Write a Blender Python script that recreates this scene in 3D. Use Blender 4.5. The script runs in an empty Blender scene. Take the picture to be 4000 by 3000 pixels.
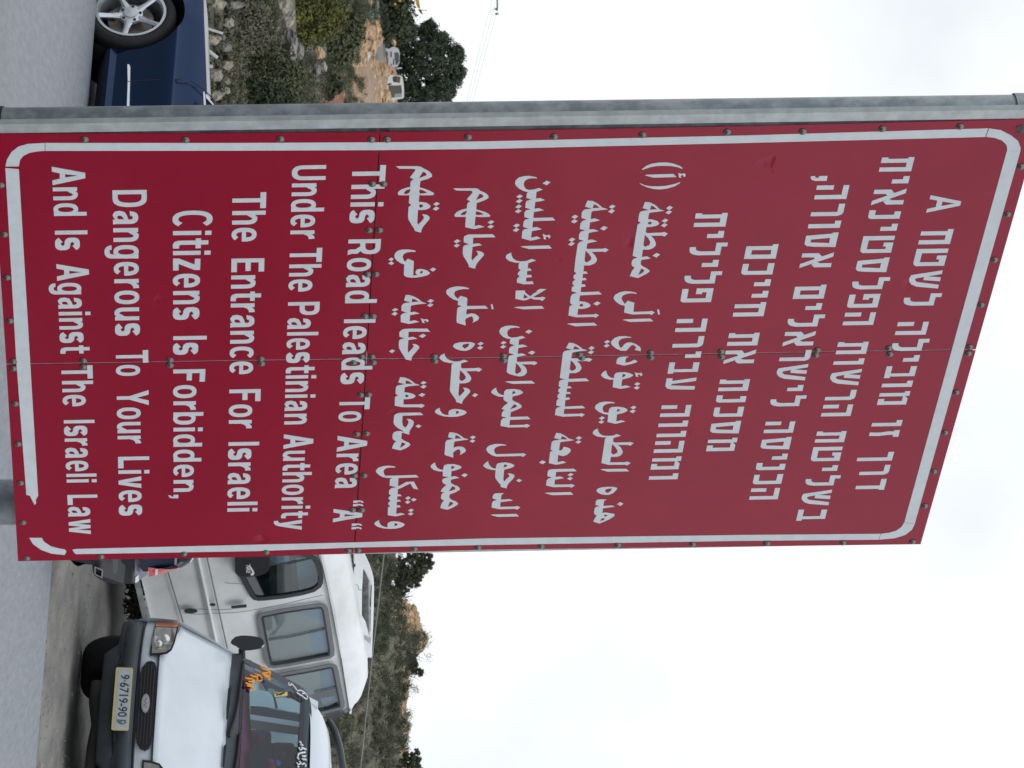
import bpy, bmesh, math, random
from mathutils import Vector as V3, Matrix, noise
from mathutils.geometry import tessellate_polygon
R = math.radians
sc = bpy.context.scene
COL = sc.collection

# ---------------------------------------------------------------- camera
F = 11000.0                      # focal length in photo pixels (4000 px wide)
TH = math.atan(1295 / F)
EYE = V3((0, 0, 1.6))
FWD = V3((0, math.cos(TH), math.sin(TH)))
RGT = V3((1, 0, 0))
UPV = V3((0, -math.sin(TH), math.cos(TH)))
cam = bpy.data.cameras.new('camera')
cam.sensor_width = 36.0
cam.lens = F / 4000 * 36
cam.clip_start = 0.1
cam.clip_end = 5000
cam.dof.use_dof = True
cam.dof.focus_distance = 11.3
cam.dof.aperture_fstop = 20.0
co = bpy.data.objects.new('camera', cam)
COL.objects.link(co)
m = Matrix.Identity(4)           # the photo was taken with the camera turned on its side
for i in range(3):
    m[i][0], m[i][1], m[i][2], m[i][3] = UPV[i], -RGT[i], -FWD[i], EYE[i]
co.matrix_world = m
sc.camera = co

# ---------------------------------------------------------------- sky and sun
SUN_EL, SUN_AZ = R(48), R(128)   # azimuth measured from +Y towards +X: high, behind the camera and to its right
wd = bpy.data.worlds.new('World')
sc.world = wd
wd.use_nodes = True
nt = wd.node_tree
nt.nodes.clear()
N = nt.nodes.new
L = nt.links.new
out = N('ShaderNodeOutputWorld')
bg = N('ShaderNodeBackground')
bg.inputs['Strength'].default_value = 0.1
sky = N('ShaderNodeTexSky')
sky.sky_type = 'NISHITA'
sky.sun_disc = False
sky.sun_elevation = SUN_EL
sky.sun_rotation = SUN_AZ
tc = N('ShaderNodeTexCoord')
nz = N('ShaderNodeTexNoise')
nz.inputs['Scale'].default_value = 6.5
nz.inputs['Detail'].default_value = 5
nz.inputs['Roughness'].default_value = 0.5
cr = N('ShaderNodeValToRGB')
cr.color_ramp.elements[0].position = 0.26
cr.color_ramp.elements[0].color = (8.7, 9.3, 9.7, 1)
cr.color_ramp.elements[1].position = 0.46
cr.color_ramp.elements[1].color = (10.6, 10.9, 11.1, 1)
mx = N('ShaderNodeMix')
mx.data_type = 'RGBA'
sxyz = N('ShaderNodeSeparateXYZ')
mr = N('ShaderNodeMapRange')     # the cloud sheet is thick and bright ahead, thinner and bluer behind and overhead
mr.inputs['From Min'].default_value = -0.3
mr.inputs['From Max'].default_value = 0.75
mr.inputs['To Min'].default_value = 0.55
mr.inputs['To Max'].default_value = 0.97
L(tc.outputs['Generated'], sxyz.inputs['Vector'])
L(sxyz.outputs['Y'], mr.inputs['Value'])
L(mr.outputs['Result'], mx.inputs['Factor'])
mr2 = N('ShaderNodeMapRange')
mr2.inputs['From Min'].default_value = -0.5
mr2.inputs['From Max'].default_value = 0.6
mr2.inputs['To Min'].default_value = 0.150
mr2.inputs['To Max'].default_value = 0.098
L(sxyz.outputs['Y'], mr2.inputs['Value'])
L(mr2.outputs['Result'], bg.inputs['Strength'])
L(tc.outputs['Generated'], nz.inputs['Vector'])
L(nz.outputs['Fac'], cr.inputs['Fac'])
L(sky.outputs['Color'], mx.inputs[6])
L(cr.outputs['Color'], mx.inputs[7])
L(mx.outputs[2], bg.inputs['Color'])
L(bg.outputs[0], out.inputs['Surface'])
sl = bpy.data.lights.new('sun', 'SUN')
sl.energy = 0.6
sl.angle = R(25)
sl.color = (1.0, 0.98, 0.94)
so = bpy.data.objects.new('sun', sl)
COL.objects.link(so)
sd = V3((math.sin(SUN_AZ) * math.cos(SUN_EL), math.cos(SUN_AZ) * math.cos(SUN_EL), math.sin(SUN_EL)))
so.rotation_euler = sd.to_track_quat('Z', 'Y').to_euler()
sc.view_settings.view_transform = 'Standard'
sc.view_settings.look = 'None'
sc.view_settings.exposure = 0.0
sc.view_settings.gamma = 1.0

# ---------------------------------------------------------------- helpers
def ray(U, V):                   # U to the right, V upwards, in photo pixels of the upright picture
    return FWD * F + RGT * (U - 1500) + UPV * (V - 2000)

def P(U, V, Y):                  # the point seen there at distance Y
    d = ray(U, V)
    return EYE + d * (Y / d.y)

def hit(U, V, o, n):             # where the line of sight meets a plane
    d = ray(U, V)
    return EYE + d * ((o - EYE).dot(n) / d.dot(n))

MATS = {}
def mat(name, col, rough=0.6, metal=0.0, var=0.0, vs=8.0, col2=None, bump=0.0, bs=40.0, coat=0.0,
        alpha=1.0, trans=0.0, spec=0.5, detail=6.0, lo=0.35, hi=0.65, ior=1.45, coords='Object', bd=0.01, ms=None):
    if name in MATS:
        return MATS[name]
    mt = bpy.data.materials.new(name)
    mt.use_nodes = True
    t = mt.node_tree
    b = t.nodes['Principled BSDF']
    b.inputs['Base Color'].default_value = (*col, 1)
    b.inputs['Roughness'].default_value = rough
    b.inputs['Metallic'].default_value = metal
    b.inputs['Coat Weight'].default_value = coat
    b.inputs['Coat Roughness'].default_value = 0.04
    b.inputs['Alpha'].default_value = alpha
    b.inputs['Transmission Weight'].default_value = trans
    b.inputs['Specular IOR Level'].default_value = spec
    b.inputs['IOR'].default_value = ior
    tcn = t.nodes.new('ShaderNodeTexCoord')
    src = tcn.outputs[coords]
    if ms:
        mpn = t.nodes.new('ShaderNodeMapping')
        mpn.inputs['Scale'].default_value = ms
        t.links.new(src, mpn.inputs['Vector'])
        src = mpn.outputs['Vector']
    if col2 is not None or var > 0:
        n1 = t.nodes.new('ShaderNodeTexNoise')
        n1.inputs['Scale'].default_value = vs
        n1.inputs['Detail'].default_value = detail
        n1.inputs['Roughness'].default_value = 0.62
        t.links.new(src, n1.inputs['Vector'])
        r1 = t.nodes.new('ShaderNodeValToRGB')
        c2 = col2 if col2 is not None else tuple(c * (1 - var) for c in col)
        r1.color_ramp.elements[0].position = lo
        r1.color_ramp.elements[1].position = hi
        r1.color_ramp.elements[0].color = (*c2, 1)
        r1.color_ramp.elements[1].color = (*col, 1)
        t.links.new(n1.outputs['Fac'], r1.inputs['Fac'])
        t.links.new(r1.outputs['Color'], b.inputs['Base Color'])
    if bump > 0:
        n2 = t.nodes.new('ShaderNodeTexNoise')
        n2.inputs['Scale'].default_value = bs
        n2.inputs['Detail'].default_value = 6
        t.links.new(src, n2.inputs['Vector'])
        bp = t.nodes.new('ShaderNodeBump')
        bp.inputs['Strength'].default_value = bump
        bp.inputs['Distance'].default_value = bd
        t.links.new(n2.outputs['Fac'], bp.inputs['Height'])
        t.links.new(bp.outputs['Normal'], b.inputs['Normal'])
    MATS[name] = mt
    return mt

def setp(o, **k):
    for a, v in k.items():
        if v is not None:
            o[a] = v
    return o

def thing(name, label, cat, loc, group=None, rot=None):
    o = bpy.data.objects.new(name, None)
    o.empty_display_size = 0.2
    COL.objects.link(o)
    M = rot.to_4x4() if rot is not None else Matrix.Identity(4)
    M.translation = loc
    o.matrix_world = M
    setp(o, label=label, category=cat, group=group)
    return o

def wmat(o):
    M = o.matrix_basis.copy()
    p = o.parent
    while p:
        M = p.matrix_basis @ M
        p = p.parent
    return M

def obj(name, verts, faces, mt, parent=None, smooth=False, world=True, bevel=0.0, seg=2, **props):
    """one mesh object; verts in world space unless world=False (then in the parent's space)"""
    me = bpy.data.meshes.new(name)
    if parent is not None and world:
        I = wmat(parent).inverted()
        verts = [I @ V3(v) for v in verts]
    me.from_pydata([tuple(v) for v in verts], [], faces)
    if isinstance(mt, (list, tuple)):
        for x in mt:
            me.materials.append(x)
    else:
        me.materials.append(mt)
    if smooth:
        for p in me.polygons:
            p.use_smooth = True
    me.update()
    o = bpy.data.objects.new(name, me)
    COL.objects.link(o)
    if parent is not None:
        o.parent = parent
    if bevel > 0:
        bv = o.modifiers.new('bevel', 'BEVEL')
        bv.width = bevel
        bv.segments = seg
        bv.limit_method = 'ANGLE'
        bv.angle_limit = R(40)
    setp(o, **props)
    return o

class MB:                        # mesh collector
    def __init__(s):
        s.v, s.f = [], []
    def add(s, v, f):
        b = len(s.v)
        s.v += [V3(x) for x in v]
        s.f += [tuple(i + b for i in q) for q in f]
        return s
    def box(s, c, d, M=None):
        x, y, z = d[0] / 2, d[1] / 2, d[2] / 2
        vs = [V3((i * x, j * y, k * z)) for k in (-1, 1) for j in (-1, 1) for i in (-1, 1)]
        if M is not None:
            vs = [M @ q for q in vs]
        c = V3(c)
        return s.add([q + c for q in vs], [(0, 2, 3, 1), (4, 5, 7, 6), (0, 1, 5, 4), (2, 6, 7, 3), (0, 4, 6, 2), (1, 3, 7, 5)])
    def tube(s, pts, r, n=10, cap=True):
        pts = [V3(p) for p in pts]
        rs = r if isinstance(r, (list, tuple)) else [r] * len(pts)
        b = len(s.v)
        for i, p in enumerate(pts):
            a = pts[max(i - 1, 0)]
            c = pts[min(i + 1, len(pts) - 1)]
            d = (c - a).normalized()
            u = d.cross(V3((0.31, 0.17, 0.93)))
            if u.length < 1e-3:
                u = d.cross(V3((1, 0, 0)))
            u.normalize()
            w = d.cross(u)
            for k in range(n):
                t = 2 * math.pi * k / n
                s.v.append(p + (u * math.cos(t) + w * math.sin(t)) * rs[i])
        for i in range(len(pts) - 1):
            for k in range(n):
                k2 = (k + 1) % n
                s.f.append((b + i * n + k, b + i * n + k2, b + (i + 1) * n + k2, b + (i + 1) * n + k))
        if cap:
            s.f.append(tuple(b + k for k in range(n))[::-1])
            s.f.append(tuple(b + (len(pts) - 1) * n + k for k in range(n)))
        return s
    def lathe(s, prof, o, ax, n=24, closed=False):
        """prof: (radius, height) pairs round axis ax from origin o"""
        ax = V3(ax).normalized()
        u = ax.cross(V3((0.2, 0.4, 0.9)))
        u.normalize()
        w = ax.cross(u)
        b = len(s.v)
        o = V3(o)
        for (r, h) in prof:
            for k in range(n):
                t = 2 * math.pi * k / n
                s.v.append(o + ax * h + (u * math.cos(t) + w * math.sin(t)) * r)
        m_ = len(prof)
        for i in range(m_ - 1 + (1 if closed else 0)):
            j = (i + 1) % m_
            for k in range(n):
                k2 = (k + 1) % n
                s.f.append((b + i * n + k, b + i * n + k2, b + j * n + k2, b + j * n + k))
        return s
    def slab(s, poly, holes, fn, d):
        """flat shape (with holes) given as 2-D points; fn(x, y, h) places them; d = thickness"""
        loops = [poly] + list(holes)
        flat = [q for l in loops for q in l]
        tris = tessellate_polygon([[V3((q[0], q[1], 0)) for q in l] for l in loops])
        b = len(s.v)
        n = len(flat)
        s.v += [fn(q[0], q[1], d) for q in flat]
        if d:
            s.v += [fn(q[0], q[1], 0.0) for q in flat]
        for t in tris:
            s.f.append(tuple(b + i for i in t))
        if d:
            i0 = 0
            for l in loops:
                k = len(l)
                for i in range(k):
                    j = (i + 1) % k
                    s.f.append((b + i0 + i, b + i0 + j, b + n + i0 + j, b + n + i0 + i))
                i0 += k
        return s
    def grid(s, rows):
        b = len(s.v)
        nc = len(rows[0])
        for r_ in rows:
            s.v += [V3(q) for q in r_]
        for i in range(len(rows) - 1):
            for j in range(nc - 1):
                s.f.append((b + i * nc + j, b + i * nc + j + 1, b + (i + 1) * nc + j + 1, b + (i + 1) * nc + j))
        return s
    def obj(s, name, mt, parent=None, **k):
        return obj(name, s.v, s.f, mt, parent, **k)

def fixn(o):                     # consistent outward normals
    bm = bmesh.new()
    bm.from_mesh(o.data)
    bmesh.ops.recalc_face_normals(bm, faces=bm.faces)
    bm.to_mesh(o.data)
    bm.free()
    return o

def lerp(a, b, t):
    return a + (b - a) * t

def interp(x, pts):
    if x <= pts[0][0]:
        return pts[0][1]
    for (a, b), (c, d) in zip(pts, pts[1:]):
        if x <= c:
            return b + (d - b) * (x - a) / (c - a)
    return pts[-1][1]

def facecam(o):                  # turn thin panes so their front looks towards the road
    bm = bmesh.new()
    bm.from_mesh(o.data)
    I = wmat(o)
    for f in bm.faces:
        c = I @ f.calc_center_median()
        n = I.to_3x3() @ f.normal
        if n.dot(EYE - c) < 0:
            f.normal_flip()
    bm.to_mesh(o.data)
    bm.free()
    return o
# ================================================================ the red warning sign
def mat_red():
    mt = mat('sign_red', (0.290, 0.0008, 0.024), rough=0.22, var=0.10, vs=3.0, bump=0.14, bs=1.8, spec=0.40, bd=0.02)
    t = mt.node_tree
    b = t.nodes['Principled BSDF']
    # thin pale scratches and faded streaks in the film
    tcn = t.nodes.new('ShaderNodeTexCoord')
    mp = t.nodes.new('ShaderNodeMapping')
    mp.inputs['Scale'].default_value = (26, 26, 4)
    nz1 = t.nodes.new('ShaderNodeTexNoise')
    nz1.inputs['Scale'].default_value = 9
    nz1.inputs['Detail'].default_value = 8
    nz1.inputs['Roughness'].default_value = 0.75
    rr = t.nodes.new('ShaderNodeValToRGB')
    rr.color_ramp.elements[0].position = 0.66
    rr.color_ramp.elements[1].position = 0.80
    rr.color_ramp.elements[0].color = (0, 0, 0, 1)
    rr.color_ramp.elements[1].color = (0.28, 0.28, 0.28, 1)
    mxn = t.nodes.new('ShaderNodeMix')
    mxn.data_type = 'RGBA'
    old = b.inputs['Base Color'].links[0].from_socket
    t.links.new(tcn.outputs['Object'], mp.inputs['Vector'])
    t.links.new(mp.outputs['Vector'], nz1.inputs['Vector'])
    t.links.new(nz1.outputs['Fac'], rr.inputs['Fac'])
    t.links.new(rr.outputs['Color'], mxn.inputs['Factor'])
    t.links.new(old, mxn.inputs[6])
    mxn.inputs[7].default_value = (0.42, 0.06, 0.06, 1)
    t.links.new(mxn.outputs[2], b.inputs['Base Color'])
    # a few knocks and dents in the sheet
    vo = t.nodes.new('ShaderNodeTexVoronoi')
    vo.inputs['Scale'].default_value = 2.1
    vo.inputs['Randomness'].default_value = 1.0
    vr = t.nodes.new('ShaderNodeValToRGB')
    vr.color_ramp.elements[0].position = 0.0
    vr.color_ramp.elements[1].position = 0.085
    wn_ = t.nodes.new('ShaderNodeTexNoise')
    wn_.inputs['Scale'].default_value = 9.0
    wm = t.nodes.new('ShaderNodeVectorMath')
    wm.operation = 'MULTIPLY_ADD'
    wm.inputs[1].default_value = (0.14, 0.14, 0.14)
    t.links.new(tcn.outputs['Object'], wn_.inputs['Vector'])
    t.links.new(wn_.outputs['Color'], wm.inputs[0])
    t.links.new(tcn.outputs['Object'], wm.inputs[2])
    t.links.new(wm.outputs[0], vo.inputs['Vector'])
    t.links.new(vo.outputs['Distance'], vr.inputs['Fac'])
    bpn = t.nodes.new('ShaderNodeBump')
    bpn.inputs['Strength'].default_value = 0.15
    bpn.inputs['Distance'].default_value = 0.02
    t.links.new(vr.outputs['Color'], bpn.inputs['Height'])
    t.links.new(b.inputs['Normal'].links[0].from_socket, bpn.inputs['Normal'])
    t.links.new(bpn.outputs['Normal'], b.inputs['Normal'])
    return mt

M_RED = mat_red()
M_WHITE = mat('reflective_white', (0.62, 0.665, 0.69), rough=0.5, var=0.10, vs=18, lo=0.3, hi=0.6)
M_GALV = mat('galvanised_steel', (0.36, 0.39, 0.41), rough=0.42, metal=0.55, col2=(0.22, 0.25, 0.27), vs=9, detail=8, lo=0.42, hi=0.6, bump=0.15, bs=30)
M_RAIL = mat('aluminium_rail', (0.50, 0.53, 0.53), rough=0.5, metal=0.4, var=0.25, vs=14)
M_RIVET = mat('weathered_rivet', (0.22, 0.20, 0.19), rough=0.5, metal=0.5, var=0.4, vs=60)
M_BLACK = mat('black_rubber', (0.02, 0.02, 0.02), rough=0.6)

# the board is the parallelogram whose corners the photo shows
CS = [(523.6, -34), (2193, 70.5), (2126, 3596), (464, 4068)]
dv = [ray(*c) for c in CS]
A_ = Matrix((dv[0], -dv[1], dv[2])).transposed()
ks = A_.inverted() @ (-dv[3]) * -1.0      # d0*k0 - d1*k1 + d2*k2 = d3
DL = 10.75
k3 = DL / dv[3].y
SP0 = EYE + dv[0] * (ks[0] * k3)
SA = EYE + dv[1] * (ks[1] * k3) - SP0
SB = EYE + dv[3] * k3 - SP0
SN = SA.cross(SB).normalized()
if SN.y > 0:
    SN = -SN
SO = SP0

def sp(V, U, h=0.0):             # photo pixel -> point on the board, h metres in front of it
    return hit(U, V, SO, SN) + SN * h

def st(V, U):
    q = hit(U, V, SO, SN) - SP0
    aa, ab, bb = SA.dot(SA), SA.dot(SB), SB.dot(SB)
    x, y = q.dot(SA), q.dot(SB)
    D = aa * bb - ab * ab
    return ((x * bb - y * ab) / D, (y * aa - x * ab) / D)

def sst(s, t, h=0.0):
    return SP0 + SA * s + SB * t + SN * h

sign = thing('road_sign', 'tall red warning board with white Hebrew, Arabic and English lettering on grey posts', 'sign', SP0 + SA * 0.5 - V3((0, 0, 0.0)))

# four sheets with open seams between them
SEAMV = [(24.4, 1423.7), (651, 1414), (900, 1409.6), (1432, 1403), (1696, 1401), (1967, 1397.6), (2714, 1384), (3186, 1376), (3811.5, 1367)]
EL = [(-34, 523.6), (0, 523.4), (1000, 520), (1485, 516), (1900, 511), (2900, 493), (4000, 466), (4068, 464)]
ER = [(70.5, 2192), (500, 2184), (1000, 2175), (1383, 2162), (1900, 2147), (2900, 2135), (3596, 2126)]
def mid(pts, V0, V1):
    return [p for p in pts if V0 + 30 < p[0] < V1 - 30]
def shift(pts, du, dvv=0):
    return [(v + dvv, u + du) for v, u in pts]
HX = (1432, 1403)
g = 2.2
q1 = [(-34, 523.6), (24.4, 1423.7 - g)] + shift(mid(SEAMV, 24.4, 1432), -g) + [(1432 - g, 1403 - g), (1485 - g, 516)] + mid(EL, -34, 1485)[::-1]
q2 = [(24.4, 1423.7 + g), (70.5, 2192)] + mid(ER, 70.5, 1383) + [(1383 - g, 2162), (1432 - g, 1403 + g)] + shift(mid(SEAMV, 24.4, 1432), g)[::-1]
q3 = [(1485 + g, 516), (1432 + g, 1403 - g)] + shift(mid(SEAMV, 1432, 3811), -g) + [(3811.5, 1367 - g), (4068, 464)] + mid(EL, 1485, 4068)[::-1]
q4 = [(1432 + g, 1403 + g), (1383 + g, 2162)] + mid(ER, 1383, 3596) + [(3596, 2126), (3811.5, 1367 + g)] + shift(mid(SEAMV, 1432, 3811), g)[::-1]
for q in (q1, q2, q3, q4):
    fixn(MB().slab(q, [], lambda V, U, h: sp(V, U, h - 0.003), 0.003).obj('sheet', M_RED, sign))

# frame rails behind the sheets
def rail(a, b, w, d, h0):
    a3, b3 = sp(*a), sp(*b)
    di = (b3 - a3).normalized()
    sd_ = di.cross(SN).normalized()
    mb = MB()
    for off in (0,):
        vs = []
        for (pp) in (a3, b3):
            for (i, j) in ((-1, 0), (1, 0), (1, 1), (-1, 1)):
                vs.append(pp + sd_ * (i * w / 2) - SN * (h0 + j * d))
        mb.add(vs, [(0, 1, 2, 3), (4, 7, 6, 5), (0, 4, 5, 1), (1, 5, 6, 2), (2, 6, 7, 3), (3, 7, 4, 0)])
    return fixn(mb.obj('frame_rail', M_RAIL, sign))
rail((30, 1423), (3800, 1368), 0.08, 0.03, 0.0035)
rail((1483, 522), (1385, 2158), 0.08, 0.03, 0.036)
rail((-25, 506), (4060, 447), 0.045, 0.03, 0.0035)
rail((75, 2176), (3590, 2112), 0.05, 0.03, 0.0035)
rail((60, 540), (110, 2170), 0.05, 0.028, 0.036)
rail((4020, 500), (3590, 2105), 0.05, 0.028, 0.036)

# white border band, in the pieces it is taped on in
def band(outer, inner, extra_end=None):
    mb = MB()
    poly = outer + (extra_end or []) + inner[::-1]
    mb.slab(poly, [], sp, 0.0012)
    return fixn(mb.obj('border_band', M_WHITE, sign))
def z(ox, oy, k, pts):
    return [(ox + x / k, oy + y / k) for x, y in pts]
band([(21, 656), (63, 1400), (103, 1932)], [(73.5, 660), (117, 1400), (149, 1936)], [(117, 1936), (128, 1958), (135, 1972), (141, 1966), (140, 1952)])
band(z(0, 400, 1.659, [(35, 414), (45, 370), (75, 320), (120, 285), (180, 268), (290, 262)]),
     z(0, 400, 1.659, [(122, 414), (130, 372), (152, 345), (190, 326), (245, 316), (290, 313)]))
band([(177, 558), (900, 558), (1485, 555.3), (1900, 551.5), (2900, 528.7), (3860, 500.6)],
     [(177, 588.7), (900, 588), (1485, 585.7), (1900, 581), (2900, 558), (3848, 534.4)])
band(z(2900, 350, 1.746, [(1682, 263), (1760, 275), (1830, 310), (1880, 350), (1897, 395), (1896, 418)]),
     z(2900, 350, 1.746, [(1662, 321), (1720, 328), (1770, 345), (1800, 375), (1806, 400), (1804, 418)]))
band([(3985.6, 590), (3784, 1300), (3573, 2046)], [(3932.8, 590), (3736, 1300), (3533, 2038)])
band(z(2900, 1250, 1.746, [(1175, 1392), (1155, 1430), (1110, 1465), (1040, 1487), (932, 1497)]),
     z(2900, 1250, 1.746, [(1104, 1378), (1085, 1410), (1050, 1435), (1000, 1450), (946, 1457)]))
band([(3432, 2107.5), (2900, 2112), (1900, 2128), (1390, 2138), (1000, 2152), (297, 2164)],
     [(3440, 2084.5), (2900, 2089), (1900, 2102.5), (1390, 2118), (1000, 2127), (297, 2143.7)], [(290, 2158), (283, 2147)])
band(z(0, 2050, 1.746, [(200, 88), (225, 130), (280, 170), (350, 195), (440, 205), (452, 185)]),
     z(0, 2050, 1.746, [(285, 88), (300, 115), (345, 145), (400, 160), (440, 167), (450, 176)]))

# ---------------------------------------------------------------- lettering
LET = 0.0012
class Line:
    def __init__(s, base, top):
        s.base, s.top = base, top
        s.b = [st(*p) for p in base]
        s.t = [st(*p) for p in top]
        s.pc = []
        s.k = 0
    def ln(s, q, x):
        return q[0][1] + (q[1][1] - q[0][1]) * (x - q[0][0]) / (q[1][0] - q[0][0])
    def s_at(s, U):
        vb = interp2(U, s.base)
        vt = interp2(U, s.top)
        return st((vb + vt) / 2, U)[0]
    def fn(s, u0, u1):
        s0, s1 = s.s_at(u0), s.s_at(u1)
        h0 = s.k * 0.00008
        s.k = (s.k + 1) % 5
        def f(x, y, h):
            ss = s0 + (s1 - s0) * x
            tb, tt = s.ln(s.b, ss), s.ln(s.t, ss)
            return sst(ss, tb + (tt - tb) * y, h + (h0 if h else 0))
        return f
def emit_words(pc, gap):
    """lettering pieces (MB, u0, u1) gathered into words, one mesh each"""
    pc = sorted(pc, key=lambda q: q[1])
    grp = []
    for m_, a, b in pc:
        if grp and a - grp[-1][1] < gap:
            grp[-1][0].add(m_.v, m_.f)
            grp[-1][1] = max(grp[-1][1], b)
        else:
            grp.append([MB().add(m_.v, m_.f), b])
    for m_, b in grp:
        m_.obj('word', M_WHITE, sign)
def interp2(U, pts):
    (v0, u0), (v1, u1) = pts
    return v0 + (v1 - v0) * (U - u0) / (u1 - u0)

HEB = {
 'h': [[(0, 1), (1, 1), (1, 0), (.70, 0), (.70, .82), (0, .82)], [(0, 0), (.31, 0), (.31, .53), (0, .53)]],
 'r': [[(0, 1), (.7, 1), (.88, .965), (1, .84), (1, 0), (.67, 0), (.67, .81), (0, .81)]],
 'v': [[(0, 1), (1, 1), (1, 0), (.43, 0), (.43, .81), (0, .81)]],
 'y': [[(0, 1), (1, 1), (1, .48), (.43, .48), (.43, .81), (0, .81)]],
 's': [[(0, 1), (1, 1), (.95, .3), (.9, .08), (.75, 0), (.2, 0), (.07, .82), (0, .82)], [(.36, .77), (.72, .77), (.66, .18), (.46, .18)]],
 'M': [[(0, 1), (1, 1), (1, 0), (.12, 0), (.12, .82), (0, .82)], [(.39, .2), (.71, .2), (.71, .81), (.39, .81)]],
 'k': [[(0, 1), (1, 1), (1, .12), (.93, .03), (.8, 0), (.03, 0), (.03, .19), (.67, .19), (.67, .8), (0, .8)]],
 'n': [[(.17, 1), (1, 1), (1, .12), (.9, .03), (.72, 0), (0, 0), (0, .2), (.55, .2), (.55, .8), (.17, .8)]],
 'b': [[(.03, 1), (.87, 1), (.87, .19), (1, .19), (1, 0), (0, 0), (0, .19), (.62, .19), (.62, .8), (.03, .8)]],
 'd': [[(0, 1), (1, 1), (1, .81), (.91, .81), (.91, 0), (.6, 0), (.6, .81), (0, .81)]],
 'K': [[(0, 1), (1, 1), (1, -.2), (.62, -.2), (.62, .81), (0, .81)]],
 'z': [[(0, 1), (1, 1), (1, .81), (.68, .81), (.7, .62), (.83, .35), (.82, .18), (.8, 0), (.28, 0), (.33, .2), (.33, .35), (.16, .62), (.2, .81), (0, .81)]],
 'H': [[(0, 1), (1, 1), (1, 0), (.72, 0), (.72, .8), (.40, .8), (.40, 0), (.13, 0), (.13, .82), (0, .82)]],
 't': [[(0, 1), (1, 1), (1, 0), (.7, 0), (.7, .8), (.38, .8), (.38, 0), (0, 0), (0, .2), (.1, .2), (.1, .82), (0, .82)]],
 'T': [[(0, 1), (.25, 1), (.25, .2), (.78, .2), (.78, .79), (.62, .79), (.62, .7), (.4, .7), (.4, 1), (1, 1), (1, .1), (.92, .03), (.8, 0), (0, 0)]],
 'p': [[(0, 1), (1, 1), (1, .1), (.92, .02), (.8, 0), (.03, 0), (.03, .2), (.72, .2), (.72, .8), (.28, .8), (.28, .66), (.41, .66), (.41, .46), (0, .46)]],
 'e': [[(0, 1), (.28, 1), (.5, .2), (.63, .18), (.72, 1), (1, 1), (.95, .2), (.85, .06), (.65, 0), (.03, 0), (.03, .2), (.25, .2)]],
 'w': [[(0, 1), (.2, 1), (.4, .27), (.45, .19), (.52, .19), (.62, .27), (.8, 1), (1, 1), (.88, .3), (.76, .12), (.58, .02), (.42, 0), (.24, .03)], None, [(.39, 1), (.6, 1), (.52, .46), (.3, .46)]],
 'm': [[(0, 1), (.35, 1), (.35, .86), (.55, .97), (1, .97), (1, 0), (.56, 0), (.56, .2), (.74, .2), (.74, .8), (.37, .8), (.37, 0), (.12, 0), (.12, .82), (0, .82)]],
 'l': [[(0, 1.2), (.3, 1.2), (.3, 1), (1, 1), (1, .2), (.93, .09), (.8, .03), (.6, 0), (.33, 0), (.33, .0)]],
 'a': [[(0, 1), (.28, 1), (1, 0), (.74, 0)], None, [(.04, 0), (.3, 0), (.3, .38), (.42, .45), (.25, .64), (.04, .52)], None, [(.71, 1), (.97, 1), (.97, .47), (.78, .36), (.6, .5), (.71, .62)]],
 ',': [[(0, .26), (1, .26), (1, -.08), (.75, -.2), (.4, -.25), (0, -.25), (0, -.12), (.35, -.1), (.35, 0), (0, 0)]],
 'A': [[(0, 0), (.22, 0), (.31, .25), (.69, .25), (.78, 0), (1, 0), (.62, 1), (.38, 1)], [(.37, .42), (.63, .42), (.5, .82)]],
}
# lamed: neck rises at the left, bar, then a leg that sweeps down to the left
HEB['l'] = [[(0, 1.18), (.31, 1.18), (.31, 1.0), (1, 1.0), (1, .3), (.93, .14), (.78, .04), (.55, 0), (.33, 0), (.33, .19), (.5, .2), (.62, .24), (.69, .34), (.69, .82), (0, .82)]]

def heb(base, top, seq):
    ln = Line(base, top)
    for ch, u0, u1 in seq:
        f = ln.fn(u0, u1)
        mb = MB()
        ln.pc.append((mb, u0, u1))
        gl = HEB[ch]
        if None in gl:
            for k, part in enumerate(q for q in gl if q):
                f2 = f if k == 0 else ln.fn(u0, u1)
                mb.slab(part, [], f2, LET)
        elif ch == 'h':
            mb.slab(gl[0], [], f, LET)
            mb.slab(gl[1], [], f, LET)
        else:
            mb.slab(gl[0], gl[1:], f, LET)
    emit_words(ln.pc, 30)

def seq(s, nums):
    ch = [c for c in s if c != ' ']
    return [(c, nums[2 * i], nums[2 * i + 1]) for i, c in enumerate(ch)]

heb([(3595, 918), (3341, 1909)], [(3725, 897), (3464, 1871)],
    seq('A HTwl hlybvm vz Krd', [761, 829, 895, 953, 971, 1038, 1056, 1127, 1146, 1193, 1257, 1307, 1324, 1370, 1387, 1412, 1429, 1475, 1487, 1511, 1528, 1580, 1641, 1664, 1680, 1706, 1765, 1799, 1816, 1854, 1871, 1913]))
heb([(3433, 668), (3110, 2031)], [(3572, 615), (3231, 1991)],
    seq('tyanyTslph tvwrh tTylwb', [614, 669, 688, 716, 737, 800, 820, 854, 874, 901, 921, 987, 1006, 1063, 1083, 1129, 1148, 1201, 1220, 1269, 1335, 1382, 1400, 1423, 1441, 1505, 1523, 1562, 1580, 1625, 1684, 1727, 1745, 1800, 1817, 1839, 1857, 1896, 1913, 1974, 1989, 2032]))
heb([(3180, 777), (2926, 1950)], [(3318, 723), (3047, 1907)],
    seq(',hrvsa Mylarwyl hsynkh', [686, 705, 723, 777, 796, 843, 862, 890, 908, 965, 986, 1045, 1112, 1166, 1184, 1210, 1229, 1275, 1293, 1351, 1367, 1409, 1422, 1486, 1504, 1527, 1545, 1586, 1646, 1690, 1707, 1755, 1772, 1795, 1807, 1835, 1852, 1890, 1906, 1950]))
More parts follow.
